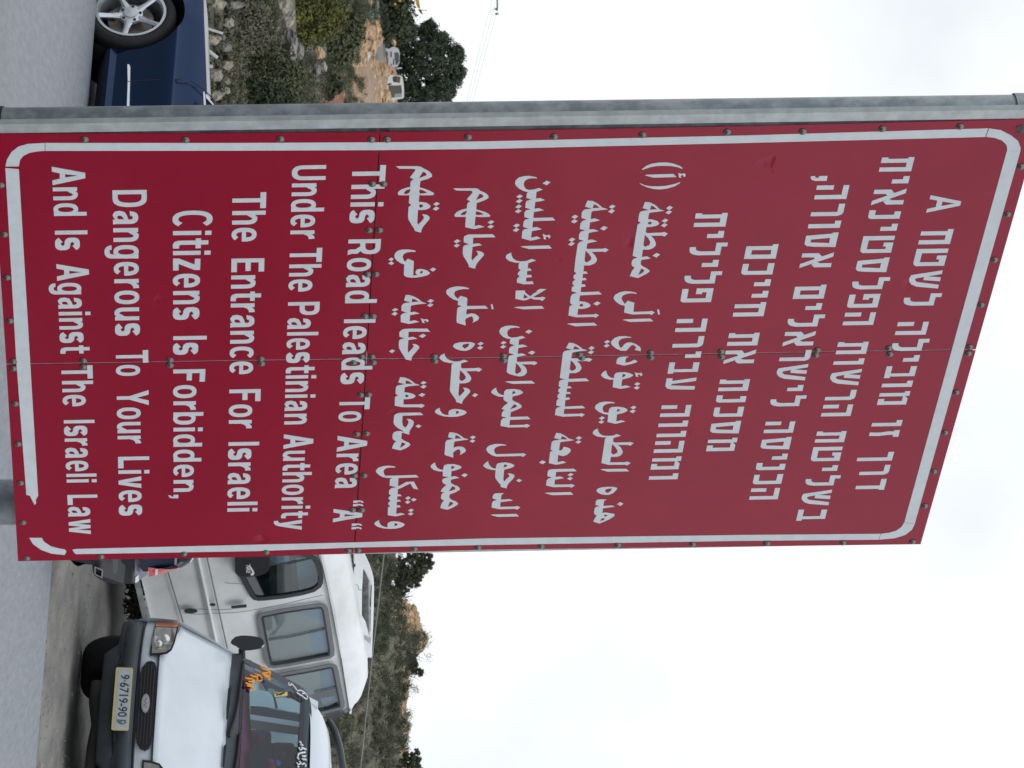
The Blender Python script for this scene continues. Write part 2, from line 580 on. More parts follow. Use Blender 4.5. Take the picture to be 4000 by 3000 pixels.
heb([(2906, 1010), (2758, 1761)], [(3041, 955), (2881, 1711)],
    seq('MkyyH ta tnksm', [954, 1010, 1028, 1072, 1091, 1117, 1136, 1162, 1180, 1235, 1300, 1349, 1366, 1420, 1481, 1526, 1543, 1571, 1589, 1627, 1644, 1693, 1710, 1761]))
heb([(2709, 885), (2534, 1872)], [(2843, 832), (2650, 1849)],
    seq('tylylp hrybe hvvhmv', [832, 885, 902, 929, 948, 996, 1015, 1042, 1060, 1107, 1126, 1180, 1245, 1295, 1313, 1356, 1373, 1397, 1414, 1458, 1475, 1522, 1582, 1627, 1643, 1666, 1683, 1706, 1722, 1767, 1783, 1833, 1849, 1872]))

# English: each word is squeezed to the width it has on the board
def text_mesh(s, bold=0.018, space=1.0):
    cu = bpy.data.curves.new('lettering', 'FONT')
    cu.body = s
    cu.size = 1.0
    cu.offset = bold
    cu.resolution_u = 3
    cu.space_character = space
    o = bpy.data.objects.new('lettering', cu)
    COL.objects.link(o)
    dg = bpy.context.evaluated_depsgraph_get()
    ev = o.evaluated_get(dg)
    me = ev.to_mesh()
    vs = [(v.co.x, v.co.y) for v in me.vertices]
    fs = [tuple(p.vertices) for p in me.polygons]
    ev.to_mesh_clear()
    bpy.data.objects.remove(o)
    bpy.data.curves.remove(cu)
    return vs, fs
_h = text_mesh('H')
CAP0 = min(v[1] for v in _h[0])
CAP1 = max(v[1] for v in _h[0])

# a plain heavy grotesque for the English lines, drawn from stems, bowls and diagonals (cap height 1)
SW, SH_, XH = 0.158, 0.15, 0.735
def arcpts(cx, cy, rx, ry, a0, a1, n=18, e=2.35):
    o = []
    for i in range(n + 1):
        a = R(a0 + (a1 - a0) * i / n)
        c, s_ = math.cos(a), math.sin(a)
        o.append((cx + rx * math.copysign(abs(c) ** (2 / e), c), cy + ry * math.copysign(abs(s_) ** (2 / e), s_)))
    return o
def bandarc(cx, cy, rx, ry, tx, ty, a0, a1):
    return arcpts(cx, cy, rx, ry, a0, a1) + arcpts(cx, cy, rx - tx, ry - ty, a1, a0)
def rc(x0, y0, x1, y1):
    return [(x0, y0), (x1, y0), (x1, y1), (x0, y1)]
def ring(w, h, y0=0.0):
    return (arcpts(w / 2, y0 + h / 2, w / 2, h / 2, 0, 350, 34), [arcpts(w / 2, y0 + h / 2, w / 2 - SW, h / 2 - SH_ * .92, 0, 350, 34)])
def spath(w, h):
    pts = []
    r = h / 2 - SH_ / 2
    ctr = arcpts(w / 2, h - SH_ / 2 - r / 2, w / 2 - SW / 2, r / 2, 20, 270, 12, 2.2)[:-1] + arcpts(w / 2, SH_ / 2 + r / 2, w / 2 - SW / 2, r / 2, 90, -160, 12, 2.2)
    lft, rgt = [], []
    for i, p in enumerate(ctr):
        a, b = ctr[max(i - 1, 0)], ctr[min(i + 1, len(ctr) - 1)]
        dx, dy = b[0] - a[0], b[1] - a[1]
        l = math.hypot(dx, dy) or 1
        nx_, ny_ = -dy / l, dx / l
        hx = SW * .48 * abs(nx_) + SH_ * .52 * abs(ny_)
        lft.append((p[0] + nx_ * hx, p[1] + ny_ * hx))
        rgt.append((p[0] - nx_ * hx, p[1] - ny_ * hx))
    return lft + rgt[::-1]
def arch(x0, w, h):              # right-hand leg and shoulder of n, h, m
    t = SW
    return [(x0 + t * .6, h - .16), (x0 + t, h - .06)] + arcpts(x0 + w * .56, h - .27, w * .44, .285, 100, 0, 10)[0:] + [(x0 + w, 0), (x0 + w - t, 0)] + arcpts(x0 + w * .56, h - .27, w * .44 - t, .285 - SH_, 0, 100, 10) + [(x0 + t, h - .30), (x0 + t * .6, h - .3)]
def gly(c):
    d = [0, SW]
    if c == 'A':
        return [([(0, 0), (.2, 0), (.27, .23), (.49, .23), (.56, 0), (.76, 0), (.49, 1), (.27, 1)], [[(.31, .39), (.45, .39), (.38, .78)]])], .76
    if c == 'C':
        return [(bandarc(.33, .5, .33, .515, SW, SH_, 42, 318), [])], .64
    if c == 'D':
        return [([(0, 0), (.3, 0)] + arcpts(.3, .5, .34, .5, -88, 88, 18, 2.6) + [(.3, 1), (0, 1)], [[(SW, SH_), (.28, SH_)] + arcpts(.28, .5, .34 - SW + .02, .5 - SH_, -86, 86, 14, 2.6) + [(.28, 1 - SH_), (SW, 1 - SH_)]])], .64
    if c == 'E':
        return [([(0, 0), (.54, 0), (.54, .17), (SW, .17), (SW, .43), (.50, .43), (.50, .59), (SW, .59), (SW, .83), (.53, .83), (.53, 1), (0, 1)], [])], .54
    if c == 'F':
        return [([(0, 0), (SW, 0), (SW, .42), (.46, .42), (.46, .585), (SW, .585), (SW, .83), (.52, .83), (.52, 1), (0, 1)], [])], .52
    if c == 'I':
        return [(rc(0, 0, SW, 1), [])], SW
    if c == 'L':
        return [([(0, 0), (.52, 0), (.52, .17), (SW, .17), (SW, 1), (0, 1)], [])], .52
    if c in 'PR':
        bowl = ([(0, 0), (SW, 0), (SW, .37), (.33, .37)] + arcpts(.33, .685, .28, .315, -88, 88, 14, 2.5) + [(.33, 1), (0, 1)], [[(SW, .53), (.31, .53)] + arcpts(.31, .685, .28 - SW + .02, .155, -85, 85, 10) + [(.31, .84), (SW, .84)]])
        o = [bowl]
        if c == 'R':
            o.append(([(.27, .42), (.44, .42), (.58, .30), (.585, .12), (.63, 0), (.44, 0), (.405, .08), (.40, .24), (.33, .31)], []))
        return o, .61 if c == 'P' else .63
    if c == 'T':
        return [([(0, 1), (.62, 1), (.62, .83), (.31 + SW / 2, .83), (.31 + SW / 2, 0), (.31 - SW / 2, 0), (.31 - SW / 2, .83), (0, .83)], [])], .62
    if c == 'U':
        return [([(0, 1), (SW, 1)] + [(SW, .3)] + arcpts(.31, .32, .31 - SW, .32 - SH_, 180, 360, 12) + [(.62 - SW, 1), (.62, 1), (.62, .33)] + arcpts(.31, .33, .31, .345, 360, 180, 14), [])], .62
    if c == 'Y':
        return [([(0, 1), (.21, 1), (.35, .62), (.49, 1), (.70, 1), (.35 + SW / 2, .40), (.35 + SW / 2, 0), (.35 - SW / 2, 0), (.35 - SW / 2, .40)], [])], .70
    if c == 'o':
        return [ring(.55, XH + .02, -.01)], .55
    if c in 'bdgq':
        r_ = ring(.53, XH + .02, -.01)
        if c == 'b':
            return [r_, (rc(0, 0, SW, 1), [])], .53
        if c == 'd':
            return [r_, (rc(.53 - SW, 0, .53, 1), [])], .53
        return [r_, ([(.53, XH), (.53 - SW, XH), (.53 - SW, -.02)] + arcpts(.27, -.03, .085, .09, 0, -90, 6) + [(.19, -.115), (.17, -.06), (0, -.06)] + arcpts(.26, -.03, .26, .245, 200, 350, 12), [])], .53
    if c == 'c':
        return [(bandarc(.27, XH / 2, .27, XH / 2 + .01, SW, SH_ * .92, 40, 320), [])], .50
    if c == 'e':
        return [(bandarc(.275, XH / 2, .275, XH / 2 + .01, SW, SH_ * .92, -6, 318), []), (rc(SW * .7, .30, .53, .425), [])], .55
    if c == 'a':
        return [([(.03, .49), (.21, .51)] + arcpts(.275, .50, .075, .085, 170, 0, 8) + [(.33, .10), (.345, 0), (.53, 0), (.515, .08), (.515, .52)] + arcpts(.275, .50, .24, .245, 0, 172, 12), []),
                ([(.36, .455), (.2, .415), (.06, .35), (0, .20), (.03, .06), (.15, -.01), (.27, .02), (.36, .11), (.36, .20), (.29, .125), (.22, .125), (.185, .18), (.2, .255), (.27, .295), (.36, .33)], [])], .54
    if c in 'hn':
        return [(rc(0, 0, SW, 1 if c == 'h' else XH), []), (arch(0, .53, XH), [])], .53
    if c == 'r':
        return [(rc(0, 0, SW, XH), []), ([(SW * .6, XH - .2), (SW, XH - .09), (.26, XH - .005), (.36, XH + .012), (.37, XH - .17), (.29, XH - .175), (.21, XH - .23), (SW, XH - .34), (SW * .6, XH - .34)], [])], .365
    if c == 'u':
        return [(rc(.53 - SW, 0, .53, XH), []), ([(.53 - x, XH - y) for x, y in arch(0, .53, XH)], [])], .53
    if c == 'i':
        return [(rc(0, 0, SW, XH), []), (rc(0, .835, SW, 1), [])], SW
    if c == 'l':
        return [(rc(0, 0, SW, 1), [])], SW
    if c == 's':
        return [(spath(.50, XH + .01), [])], .50
    if c == 't':
        return [([(.08, .93), (.08 + SW, .93), (.08 + SW, XH), (.38, XH), (.38, XH - .14), (.08 + SW, XH - .14), (.08 + SW, .20), (.29, .155), (.38, .16), (.38, .0), (.25, -.01), (.13, .03), (.08, .14), (.08, XH - .14), (0, XH - .14), (0, XH), (.08, XH)], [])], .38
    if c == 'v':
        return [([(0, XH), (.19, XH), (.27, .24), (.35, XH), (.54, XH), (.36, 0), (.18, 0)], [])], .54
    if c == 'w':
        return [([(0, XH), (.18, XH), (.245, .26), (.32, XH), (.48, XH), (.555, .26), (.62, XH), (.80, XH), (.65, 0), (.48, 0), (.40, .44), (.32, 0), (.15, 0)], [])], .80
    if c == 'y':
        return [([(0, XH), (.19, XH), (.28, .26), (.36, XH), (.55, XH), (.33, -.08), (.26, -.2), (.16, -.25), (.04, -.245), (.04, -.10), (.12, -.10), (.17, -.03)], [])], .55
    if c == 'z':
        return [([(.02, XH), (.46, XH), (.46, XH - .15), (.21, .15), (.47, .15), (.47, 0), (0, 0), (0, .15), (.25, XH - .15), (.02, XH - .15)], [])], .47
    if c == ',':
        return [([(0, .18), (SW, .18), (SW, -.02), (.13, -.15), (.02, -.21), (.02, -.13), (.08, -.07), (.085, 0), (0, 0)], [])], SW
    if c == '\u201c':
        q = [(0, .66), (.13, .66), (.13, .82), (.075, .82), (.085, .92), (.13, .96), (.13, 1.02), (.04, .98), (0, .88)]
        return [(q, []), ([(x + .19, y) for x, y in q], [])], .32
    return [], .3
def eng(base, top, words):
    ln = Line(base, top)
    for w, u0, u1 in words:
        x, parts = 0.0, []
        for c in w:
            g_, wd_ = gly(c)
            parts.append((x, g_))
            x += wd_ + (.135 if c not in 'rtvTYLA' else .10)
        x -= .1
        mb = MB()
        ln.pc.append((mb, u0, u1))
        for x0, g_ in parts:
            for k, (o_, hs) in enumerate(g_):
                f = ln.fn(u0, u1)
                mp_ = lambda a, b, h, f=f, x0=x0, x=x, k=k: f((x0 + a) / x, b, h + k * .0004)
                mb.slab(o_, hs, mp_, LET)
    emit_words(ln.pc, 20)

eng([(1377, 652), (1300, 2042)], [(1508, 648), (1415, 2012)],
    [('This', 645, 874), ('Road', 934, 1186), ('leads', 1246, 1502), ('To', 1552, 1649), ('Area', 1701, 1909), ('\u201cA\u201c', 1955, 2069)])
eng([(1142, 670), (1107, 1750)], [(1274, 650), (1224, 1722)],
    [('Under', 645, 932), ('The', 968, 1141), ('Palestinian', 1179, 1659), ('Authority', 1695, 2071)])
eng([(908, 775), (888, 1998)], [(1040, 760), (1005, 2000)],
    [('The', 751, 946), ('Entrance', 1009, 1464), ('For', 1520, 1672), ('Israeli', 1726, 2000)])
eng([(675.5, 830), (678, 1921)], [(808, 1315), (802, 1450)],
    [('Citizens', 822, 1251), ('Is', 1312, 1387), ('Forbidden,', 1442, 1948)])
eng([(439, 745), (461, 1785)], [(573, 745), (583, 1785)],
    [('Dangerous', 742, 1313), ('To', 1368, 1470), ('Your', 1524, 1731), ('Lives', 1783, 2015)])
eng([(202, 652), (263, 1935)], [(333, 680), (380, 1935)],
    [('And', 650, 845), ('Is', 900, 979), ('Against', 1030, 1380), ('The', 1427, 1589), ('Israeli', 1640, 1886), ('Law', 1932, 2088)])
# Arabic: outlines of the cut letters; "@X" switches the tracing sheet, "|" starts a hole, each string is one joined piece
ORG = {'A': (1440, 600), 'B': (1440, 950), 'C': (1440, 1300), 'D': (1440, 1650), 'E': (1640, 1750), 'F': (1900, 650),
       'G': (1900, 1000), 'H': (1880, 1350), 'I': (1880, 1700), 'J': (2200, 600), 'K': (2200, 950), 'L': (2150, 1300), 'M': (2100, 1650)}
def trace(s):
    loops = [[]]
    o = (0, 0)
    for tk in s.split():
        if tk[0] == '@':
            o = ORG[tk[1]]
        elif tk == '|':
            loops.append([])
        else:
            x, y = tk.split(',')
            loops[-1].append((o[0] + float(x) / 4.424, o[1] + float(y) / 4.424))
    return loops
def dots(reg, s):
    return ['@%s %s' % (reg, q) for q in s.split(' / ')]
WAW = [(1228, 1292), (1235, 1345), (1275, 1395), (1330, 1418), (1385, 1420), (1378, 1380), (1390, 1345), (1430, 1320), (1500, 1312), (1590, 1322), (1660, 1345), (1692, 1370), (1685, 1390), (1620, 1425), (1530, 1445), (1420, 1450), (1300, 1440), (1200, 1410), (1150, 1375), (1145, 1350), (1170, 1320)]
WAWH = [(1510, 1345), (1550, 1352), (1568, 1368), (1545, 1390), (1508, 1400)]
def waw(reg, dx, dy, k):
    f = lambda q: ' '.join('%.1f,%.1f' % (dx + (x - 1145) * k, dy + (y - 1292) * k) for x, y in q)
    return '@%s %s | %s' % (reg, f(WAW), f(WAWH))

AR5 = ['@A 468,218 530,215 840,215 900,225 940,250 1010,285 1060,320 1095,360 1095,395 1030,430 895,470 892,485 880,580 960,605 1040,635 1110,670 1132,690 1120,712 1050,718 940,718 876,712 866,832 930,835 1000,850 1055,885 1070,910 1050,940 990,965 920,972 852,970 845,1100 840,1195 855,1222 900,1180 945,1130 955,1095 940,1065 920,1048 980,1050 1025,1065 1055,1100 1050,1130 1000,1190 945,1255 915,1310 906,1362 850,1348 796,1330 785,1290 740,1225 690,1140 680,1080 690,920 740,887 695,850 704,716 520,716 503,690 510,660 550,625 640,590 720,570 722,500 745,460 778,442 712,408 760,350 800,300 808,275 790,260 530,258 | 935,312 975,320 1002,350 995,375 870,422 | 880,615 940,630 1012,665 985,680 885,690 872,660 | 718,608 720,640 690,685 625,702 608,670 650,630 | 903,870 945,895 930,920 895,935 865,908 880,880',
 '@B 812,130 810,148 740,145 660,155 605,185 585,230 600,280 625,320 675,265 780,308 770,558 840,545 812,515 808,490 830,455 880,440 950,448 1010,470 1055,505 1055,525 1010,552 920,575 820,590 740,592 660,582 620,560 608,530 615,362 560,345 490,300 450,250 443,210 460,165 510,125 580,107 680,105 760,115 | 915,470 940,488 930,512 895,525 885,500',
 '@B 640,890 700,893 770,915 850,955 910,1005 940,1018 1000,1040 900,1048 800,1060 735,1075 728,1090 720,1192 790,1180 880,1212 800,1225 715,1240 708,1345 795,1328 873,1357 790,1375 695,1392 555,1360 553,1250 575,1220 620,1200 665,1195 566,1165 568,1080 595,1045 640,1028 730,1020 612,985 | 755,955 800,965 870,1008 742,1016',
 '@B 897,1292 925,1305 960,1315 1005,1308 1035,1330 1030,1352 1000,1362 1000,1340 965,1335 955,1350 970,1380 930,1372 915,1330',
 '@C 1062,-23 690,-23 685,78 765,65 838,100 760,110 685,120 675,290 685,340 720,300 770,250 780,225 770,205 748,190 800,190 850,210 875,240 870,265 820,325 765,385 745,425 738,475 635,455 620,420 570,340 525,260 520,220 525,130 560,105 625,88 532,65 530,-10 560,-48 610,-70 700,-76 1010,-76',
 '@C 545,762 620,768 700,800 780,855 800,875 840,885 885,900 800,910 700,918 630,935 622,950 615,1025 680,1030 760,1050 805,1080 808,1100 770,1125 690,1142 605,1145 600,1235 880,1232 910,1225 970,1250 915,1293 870,1282 580,1280 450,1255 455,1105 508,1075 465,1048 470,935 500,905 560,895 622,884 512,852 | 645,815 700,835 762,877 637,879 | 655,1060 692,1082 680,1105 650,1110 620,1085',
 '@C 545,1380 895,1375 945,1418 585,1430 580,1550 595,1610 635,1636 665,1600 690,1550 685,1515 655,1485 720,1490 770,1520 782,1550 765,1605 720,1670 705,1710 698,1757 605,1728 595,1690 500,1640 445,1590 430,1545 440,1430 470,1398',
 '@D 560,147 606,165 570,188 565,280 620,318 690,345 720,375 715,395 650,440 550,480 500,470 402,445 425,385 450,345 480,320 430,300 412,270 415,200 440,165 500,148 | 572,340 610,350 640,370 600,405 540,438',
 '@D 460,765 455,778 380,775 310,785 270,810 255,850 270,895 290,920 815,905 865,945 515,958 508,1105 580,1065 650,1025 780,1020 855,1155 775,1140 720,1050 560,1130 508,1150 500,1240 545,1240 568,1270 495,1275 490,1335 540,1335 558,1362 487,1368 485,1430 535,1430 552,1460 483,1468 475,1580 560,1560 630,1585 540,1605 465,1620 330,1600 335,1465 375,1445 340,1415 342,1385 380,1350 345,1320 348,1290 385,1258 350,1230 355,1170 390,1135 480,1115 362,1090 368,980 410,955 320,955 240,940 170,900 125,850 130,820 170,780 250,752 330,745 420,752',
 waw('D', 100, 1685, .956)]
AR5 += dots('A', '1170,832 1228,860 1172,898 1112,872 / 1162,910 1220,940 1165,982 1105,955')
AR5 += dots('B', '390,247 436,270 390,308 342,280 / 390,312 440,345 395,374 338,345 / 1110,418 1165,445 1115,487 1055,455 / 1068,962 1128,988 1070,1028 1012,1000 / 1065,1033 1118,1060 1065,1098 1007,1072 / 455,1117 510,1140 452,1175 400,1152 / 448,1185 503,1212 455,1250 393,1222')
AR5 += dots('C', '935,15 992,42 935,85 868,55 / 405,283 457,308 405,347 350,318 / 945,830 1003,855 950,888 895,865 / 945,898 1002,920 950,960 890,932 / 920,1035 980,1062 925,1102 858,1072 / 855,1583 912,1607 862,1642 808,1612')
AR5 += dots('D', '680,1275 728,1300 680,1335 630,1308 / 775,1305 830,1328 780,1362 728,1335 / 675,1345 722,1370 675,1403 625,1375 / 730,1487 780,1510 735,1545 680,1520 / 725,1548 775,1572 730,1604 675,1580')

AR4 = ['@A 1460,600 1520,597 1840,597 1890,607 1925,640 1990,665 2045,700 2072,740 2068,765 2010,800 1868,852 1858,962 1940,985 2020,1010 2080,1045 2102,1068 2090,1088 2000,1093 1920,1092 1845,1085 1832,1250 1905,1232 2003,1262 1920,1282 1820,1302 1668,1268 1680,1090 1500,1090 1482,1068 1490,1040 1530,1000 1610,965 1697,945 1700,880 1720,845 1757,820 1695,788 1740,735 1785,685 1795,660 1775,638 1520,634 | 1915,690 1950,697 1982,725 1975,752 1855,800 | 1858,992 1930,1010 1988,1042 1950,1055 1860,1062 1848,1035 | 1695,982 1693,1015 1665,1055 1600,1065 1588,1045 1630,1008',
 '@B 2192,-106 1808,-100 1800,10 1895,-3 1958,32 1870,45 1795,60 1775,260 1790,298 1830,250 1885,200 1890,180 1880,155 1858,132 1910,133 1960,150 1992,180 1990,205 1930,275 1870,345 1850,390 1838,437 1732,408 1728,370 1690,300 1640,225 1625,170 1630,70 1650,35 1735,15 1645,-20 1642,-70 1650,-120 1720,-153 2140,-158',
 '@B 1735,775 1730,790 1640,787 1560,800 1500,825 1475,865 1490,910 1540,960 1588,905 1705,945 1698,1082 2015,1078 2065,1127 1695,1135 1685,1228 1780,1208 1850,1225 1895,1260 1908,1290 1890,1325 1795,1372 1810,1330 1800,1280 1788,1258 1740,1270 1680,1300 1668,1330 1678,1418 1525,1370 1518,1320 1530,1130 1555,1100 1620,1088 1540,1060 1545,992 1470,970 1400,925 1350,875 1338,840 1350,805 1400,770 1480,748 1560,742 1650,752',
 '@B 2110,1052 2140,1052 2158,1135 2128,1138',
 '@C 1455,220 1490,185 1560,163 1650,157 1770,157 1838,182 1825,215 1780,265 1740,290 1680,307 1590,302 1510,275 1468,245 | 1612,220 1640,195 1690,185 1742,183 1720,230 1665,272 1635,255',
 '@C 1310,350 1318,395 1350,440 1410,475 1480,492 1560,490 1650,460 1722,490 1600,520 1592,595 1625,612 1850,605 1900,598 1960,628 1905,670 1865,655 1680,660 1740,720 1772,775 1770,810 1740,845 1670,868 1568,870 1550,1050 1565,1095 1600,1060 1655,1005 1658,985 1630,945 1690,950 1740,975 1755,1000 1745,1030 1690,1095 1640,1150 1620,1190 1613,1222 1512,1190 1505,1150 1450,1075 1405,1000 1405,960 1435,545 1450,525 1490,520 1400,517 1300,495 1240,455 1220,425 1245,385 | 1580,640 1640,695 1680,755 1670,795 1605,832 1565,800',
 waw('C', 1145, 1292, 1.0),
 '@D 1395,168 1460,172 1540,195 1610,240 1645,270 1690,280 1725,293 1600,310 1490,325 1478,340 1465,435 1530,415 1600,415 1650,435 1680,475 1672,505 1575,560 1588,520 1585,485 1565,458 1520,470 1460,515 1462,605 1320,560 1312,540 1325,340 1350,305 1410,292 1478,283 1372,250 | 1505,215 1550,230 1603,276 1487,279',
 '@D 1150,690 1153,730 1180,780 1230,810 1285,818 1295,760 1320,730 1380,718 1470,718 1550,735 1600,760 1605,780 1560,805 1480,830 1432,838 1422,935 1490,925 1565,955 1490,970 1430,985 1420,1000 1420,1045 1470,1075 1540,1100 1578,1140 1570,1165 1500,1205 1400,1240 1393,1300 1430,1335 1500,1360 1545,1395 1540,1415 1470,1460 1370,1503 1300,1495 1237,1475 1255,1405 1280,1370 1310,1345 1265,1325 1248,1300 1255,1245 1280,1220 1305,1210 1242,1190 1270,1145 1310,1105 1345,1080 1290,1050 1270,1010 1280,975 1330,955 1380,940 1285,925 1280,905 1282,845 1200,840 1120,815 1075,775 1070,750 1100,715 | 1432,745 1470,755 1488,770 1465,790 1424,806 | 1445,1100 1490,1115 1500,1145 1470,1165 1380,1190 | 1400,1368 1440,1375 1465,1395 1440,1420 1370,1460']
AR4 += dots('A', '2112,1148 2172,1172 2115,1215 2055,1188 / 2105,1227 2165,1250 2112,1292 2050,1265 / 1525,1478 1588,1503 1525,1545 1468,1517 / 1520,1553 1575,1580 1522,1620 1468,1592')
AR4 += dots('C', '1935,155 1988,180 1935,215 1878,190 / 1925,225 1980,250 1930,288 1872,260 / 1835,1042 1892,1067 1840,1108 1782,1078')
AR4 += dots('D', '1800,225 1850,250 1800,285 1748,255 / 1790,290 1843,312 1800,347 1742,320 / 1655,877 1712,902 1662,943 1598,912')

AR3 = ['@F 875,192 870,205 800,200 720,210 670,240 645,290 650,345 685,390 740,405 820,395 910,370 973,400 865,437 855,555 930,545 1012,580 930,600 845,610 830,730 905,718 995,755 820,785 810,888 1140,880 1190,930 805,943 792,1055 870,1045 955,1082 870,1100 785,1115 770,1230 870,1207 940,1240 860,1262 765,1280 610,1240 622,1120 650,1085 725,1070 635,1040 640,960 665,920 745,900 655,870 658,790 685,755 765,738 672,710 680,620 700,590 778,570 690,540 695,470 720,440 650,425 570,385 515,335 493,290 505,240 560,190 650,165 730,160 820,175',
 '@F 970,1165 1000,1175 1040,1190 1080,1178 1107,1200 1100,1230 1075,1245 1072,1215 1035,1212 1022,1235 1030,1262 990,1252 985,1210',
 '@F 590,1385 620,1375 750,1370 1080,1362 1130,1415 740,1425',
 '@G 430,-63 432,-20 460,40 510,75 580,90 680,85 785,45 855,75 722,120 715,212 755,210 780,248 705,255 698,325 770,322 788,362 690,368 685,440 795,432 815,480 640,485 527,455 530,385 575,345 540,315 545,285 590,238 553,210 558,130 580,115 500,110 400,85 345,45 333,15 345,-20 385,-45',
 '@G 505,595 665,592 668,625 720,670 760,690 820,640 880,610 860,600 930,562 1035,570 960,615 810,702 850,712 930,710 970,700 1022,722 965,772 920,750 820,748 765,725 700,755 640,765 500,735 | 650,650 680,675 720,708 640,735',
 '@G 475,885 540,872 950,858 1000,905 640,917',
 '@H 667,-320 660,-310 588,-316 508,-303 458,-268 446,-218 463,-163 518,-140 608,-148 703,-170 760,-140 653,-108 643,-13 718,-21 800,10 640,38 628,140 700,130 780,162 620,190 610,270 635,280 880,272 915,268 973,295 920,333 880,320 700,320 760,370 790,430 785,470 740,515 660,530 560,510 480,485 440,455 440,430 465,215 480,175 570,148 478,125 480,50 510,15 575,-10 492,-40 495,-105 515,-118 438,-128 378,-153 328,-203 308,-248 338,-308 418,-343 518,-350 608,-338 | 600,298 650,345 692,405 685,450 610,490 583,460',
 '@H 412,622 450,615 870,605 928,652 545,657',
 '@H 258,720 262,765 290,815 340,845 390,855 395,790 430,758 500,747 590,748 670,765 720,800 715,820 650,850 540,875 533,935 570,962 640,990 690,1030 697,1060 650,1090 510,1148 500,1230 800,1222 848,1268 495,1280 485,1372 740,1365 785,1352 843,1378 785,1417 750,1405 470,1410 333,1385 340,1290 370,1255 440,1240 350,1220 355,1160 380,1125 410,1115 350,1090 400,1030 465,985 400,945 383,920 388,880 310,880 230,850 175,815 170,795 200,755 | 540,785 575,785 597,805 570,825 535,840 | 565,1008 610,1025 615,1050 580,1070 495,1100',
 '@I 430,165 425,175 340,175 270,195 230,225 220,260 235,305 255,325 690,312 720,305 775,330 722,372 690,355 260,365 190,345 120,300 85,250 100,205 150,170 240,148 350,148',
 '@I 120,442 125,490 160,540 200,565 250,575 258,515 280,485 340,470 430,468 510,485 565,510 570,530 520,560 395,592 380,760 395,798 430,755 480,715 485,690 455,655 520,660 570,685 575,710 540,760 470,830 445,870 437,915 337,890 330,850 280,790 245,740 240,700 247,600 170,592 90,570 40,535 35,515 70,475 | 395,500 435,505 450,520 430,540 385,555',
 '@I 195,1055 210,1020 240,1000 300,997 392,997 355,1020 345,1045 338,1110 490,1100 545,1125 440,1140 333,1150 325,1235 580,1228 615,1218 675,1243 620,1283 580,1268 310,1275 178,1245 185,1165 210,1130 280,1115 197,1090',
 '@I 162,1375 200,1367 605,1357 650,1400 290,1408']
AR3 += dots('F', '1040,243 1105,272 1045,322 968,290 / 575,482 630,510 572,550 515,522 / 570,560 625,588 565,632 505,603 / 555,655 610,683 555,727 498,700 / 548,735 607,765 550,805 490,777 / 520,985 580,1010 520,1055 463,1025 / 512,1060 568,1088 515,1130 455,1105')
AR3 += dots('G', '730,1270 793,1300 730,1338 668,1308 / 292,1467 347,1490 292,1525 243,1500 / 287,1535 342,1560 290,1597 235,1570')
AR3 += dots('H', '870,82 932,110 880,153 808,120')
AR3 += dots('I', '650,752 703,778 655,808 600,782')

AR2 = ['@J 420,808 510,818 590,860 650,905 680,935 720,940 770,960 640,975 510,990 490,1005 472,1130 545,1115 635,1150 545,1170 465,1185 445,1310 525,1303 610,1338 520,1350 440,1370 425,1490 500,1482 585,1515 500,1530 415,1550 402,1638 @K 430,97 690,92 720,80 785,112 725,155 690,140 490,148 550,210 583,275 575,310 540,350 460,380 360,382 350,488 395,485 425,522 340,527 333,600 380,598 405,632 325,640 315,710 370,707 388,745 310,755 300,845 610,833 668,880 290,898 275,1000 370,1010 440,1035 472,1070 460,1095 400,1120 330,1132 258,1130 245,1235 530,1228 560,1215 618,1245 560,1283 520,1270 230,1278 90,1245 108,1088 158,1062 118,1030 130,920 155,880 240,855 145,825 150,760 195,732 160,705 165,660 210,625 175,600 180,555 228,515 190,485 205,330 @J 250,1560 285,1525 355,1505 268,1475 275,1390 305,1345 385,1325 288,1300 298,1205 330,1165 402,1138 315,1108 322,1010 355,970 400,957 496,948 375,912 | 530,872 580,890 632,933 507,942 | @K 385,125 440,175 488,245 475,290 395,335 368,300 | 320,1040 352,1062 335,1085 300,1097 270,1068',
 '@K 65,1390 110,1382 530,1372 587,1418 210,1432',
 '@L 320,168 390,175 460,205 520,245 555,278 590,285 640,300 560,310 470,320 385,335 375,350 360,440 620,437 665,430 725,458 668,498 630,482 455,488 510,540 538,595 530,630 495,668 430,692 328,692 312,795 610,782 668,830 305,845 297,925 345,922 367,952 285,958 280,1022 335,1020 352,1050 270,1053 262,1118 320,1112 337,1145 258,1160 248,1272 555,1258 600,1300 240,1312 230,1400 495,1395 530,1385 593,1410 542,1448 505,1435 215,1445 80,1418 90,1320 115,1290 190,1275 100,1250 110,1160 150,1130 118,1110 125,1070 165,1037 132,1010 140,970 180,942 143,920 150,840 175,815 250,800 163,778 215,345 240,315 300,300 376,290 270,258 | 415,225 465,245 512,278 392,287 | 352,468 405,520 445,585 435,625 370,658 332,630',
 '@M 320,180 400,188 470,225 530,270 565,285 635,302 520,320 400,335 388,350 370,470 385,490 420,470 440,445 445,418 510,428 565,455 572,480 560,510 510,555 440,580 355,558 345,685 430,663 495,690 410,710 320,728 193,700 215,508 262,485 225,465 240,345 265,315 320,303 390,294 285,265 | 420,232 470,252 522,292 398,290',
 '@M 180,830 220,808 330,802 630,797 672,840 320,850 310,942 370,930 410,938 455,958 370,975 298,985 290,1072 545,1068 580,1060 642,1085 588,1125 545,1110 270,1115 147,1085 155,1000 185,965 250,948 168,925 172,860',
 '@M 125,1218 160,1210 570,1200 615,1245 250,1253']
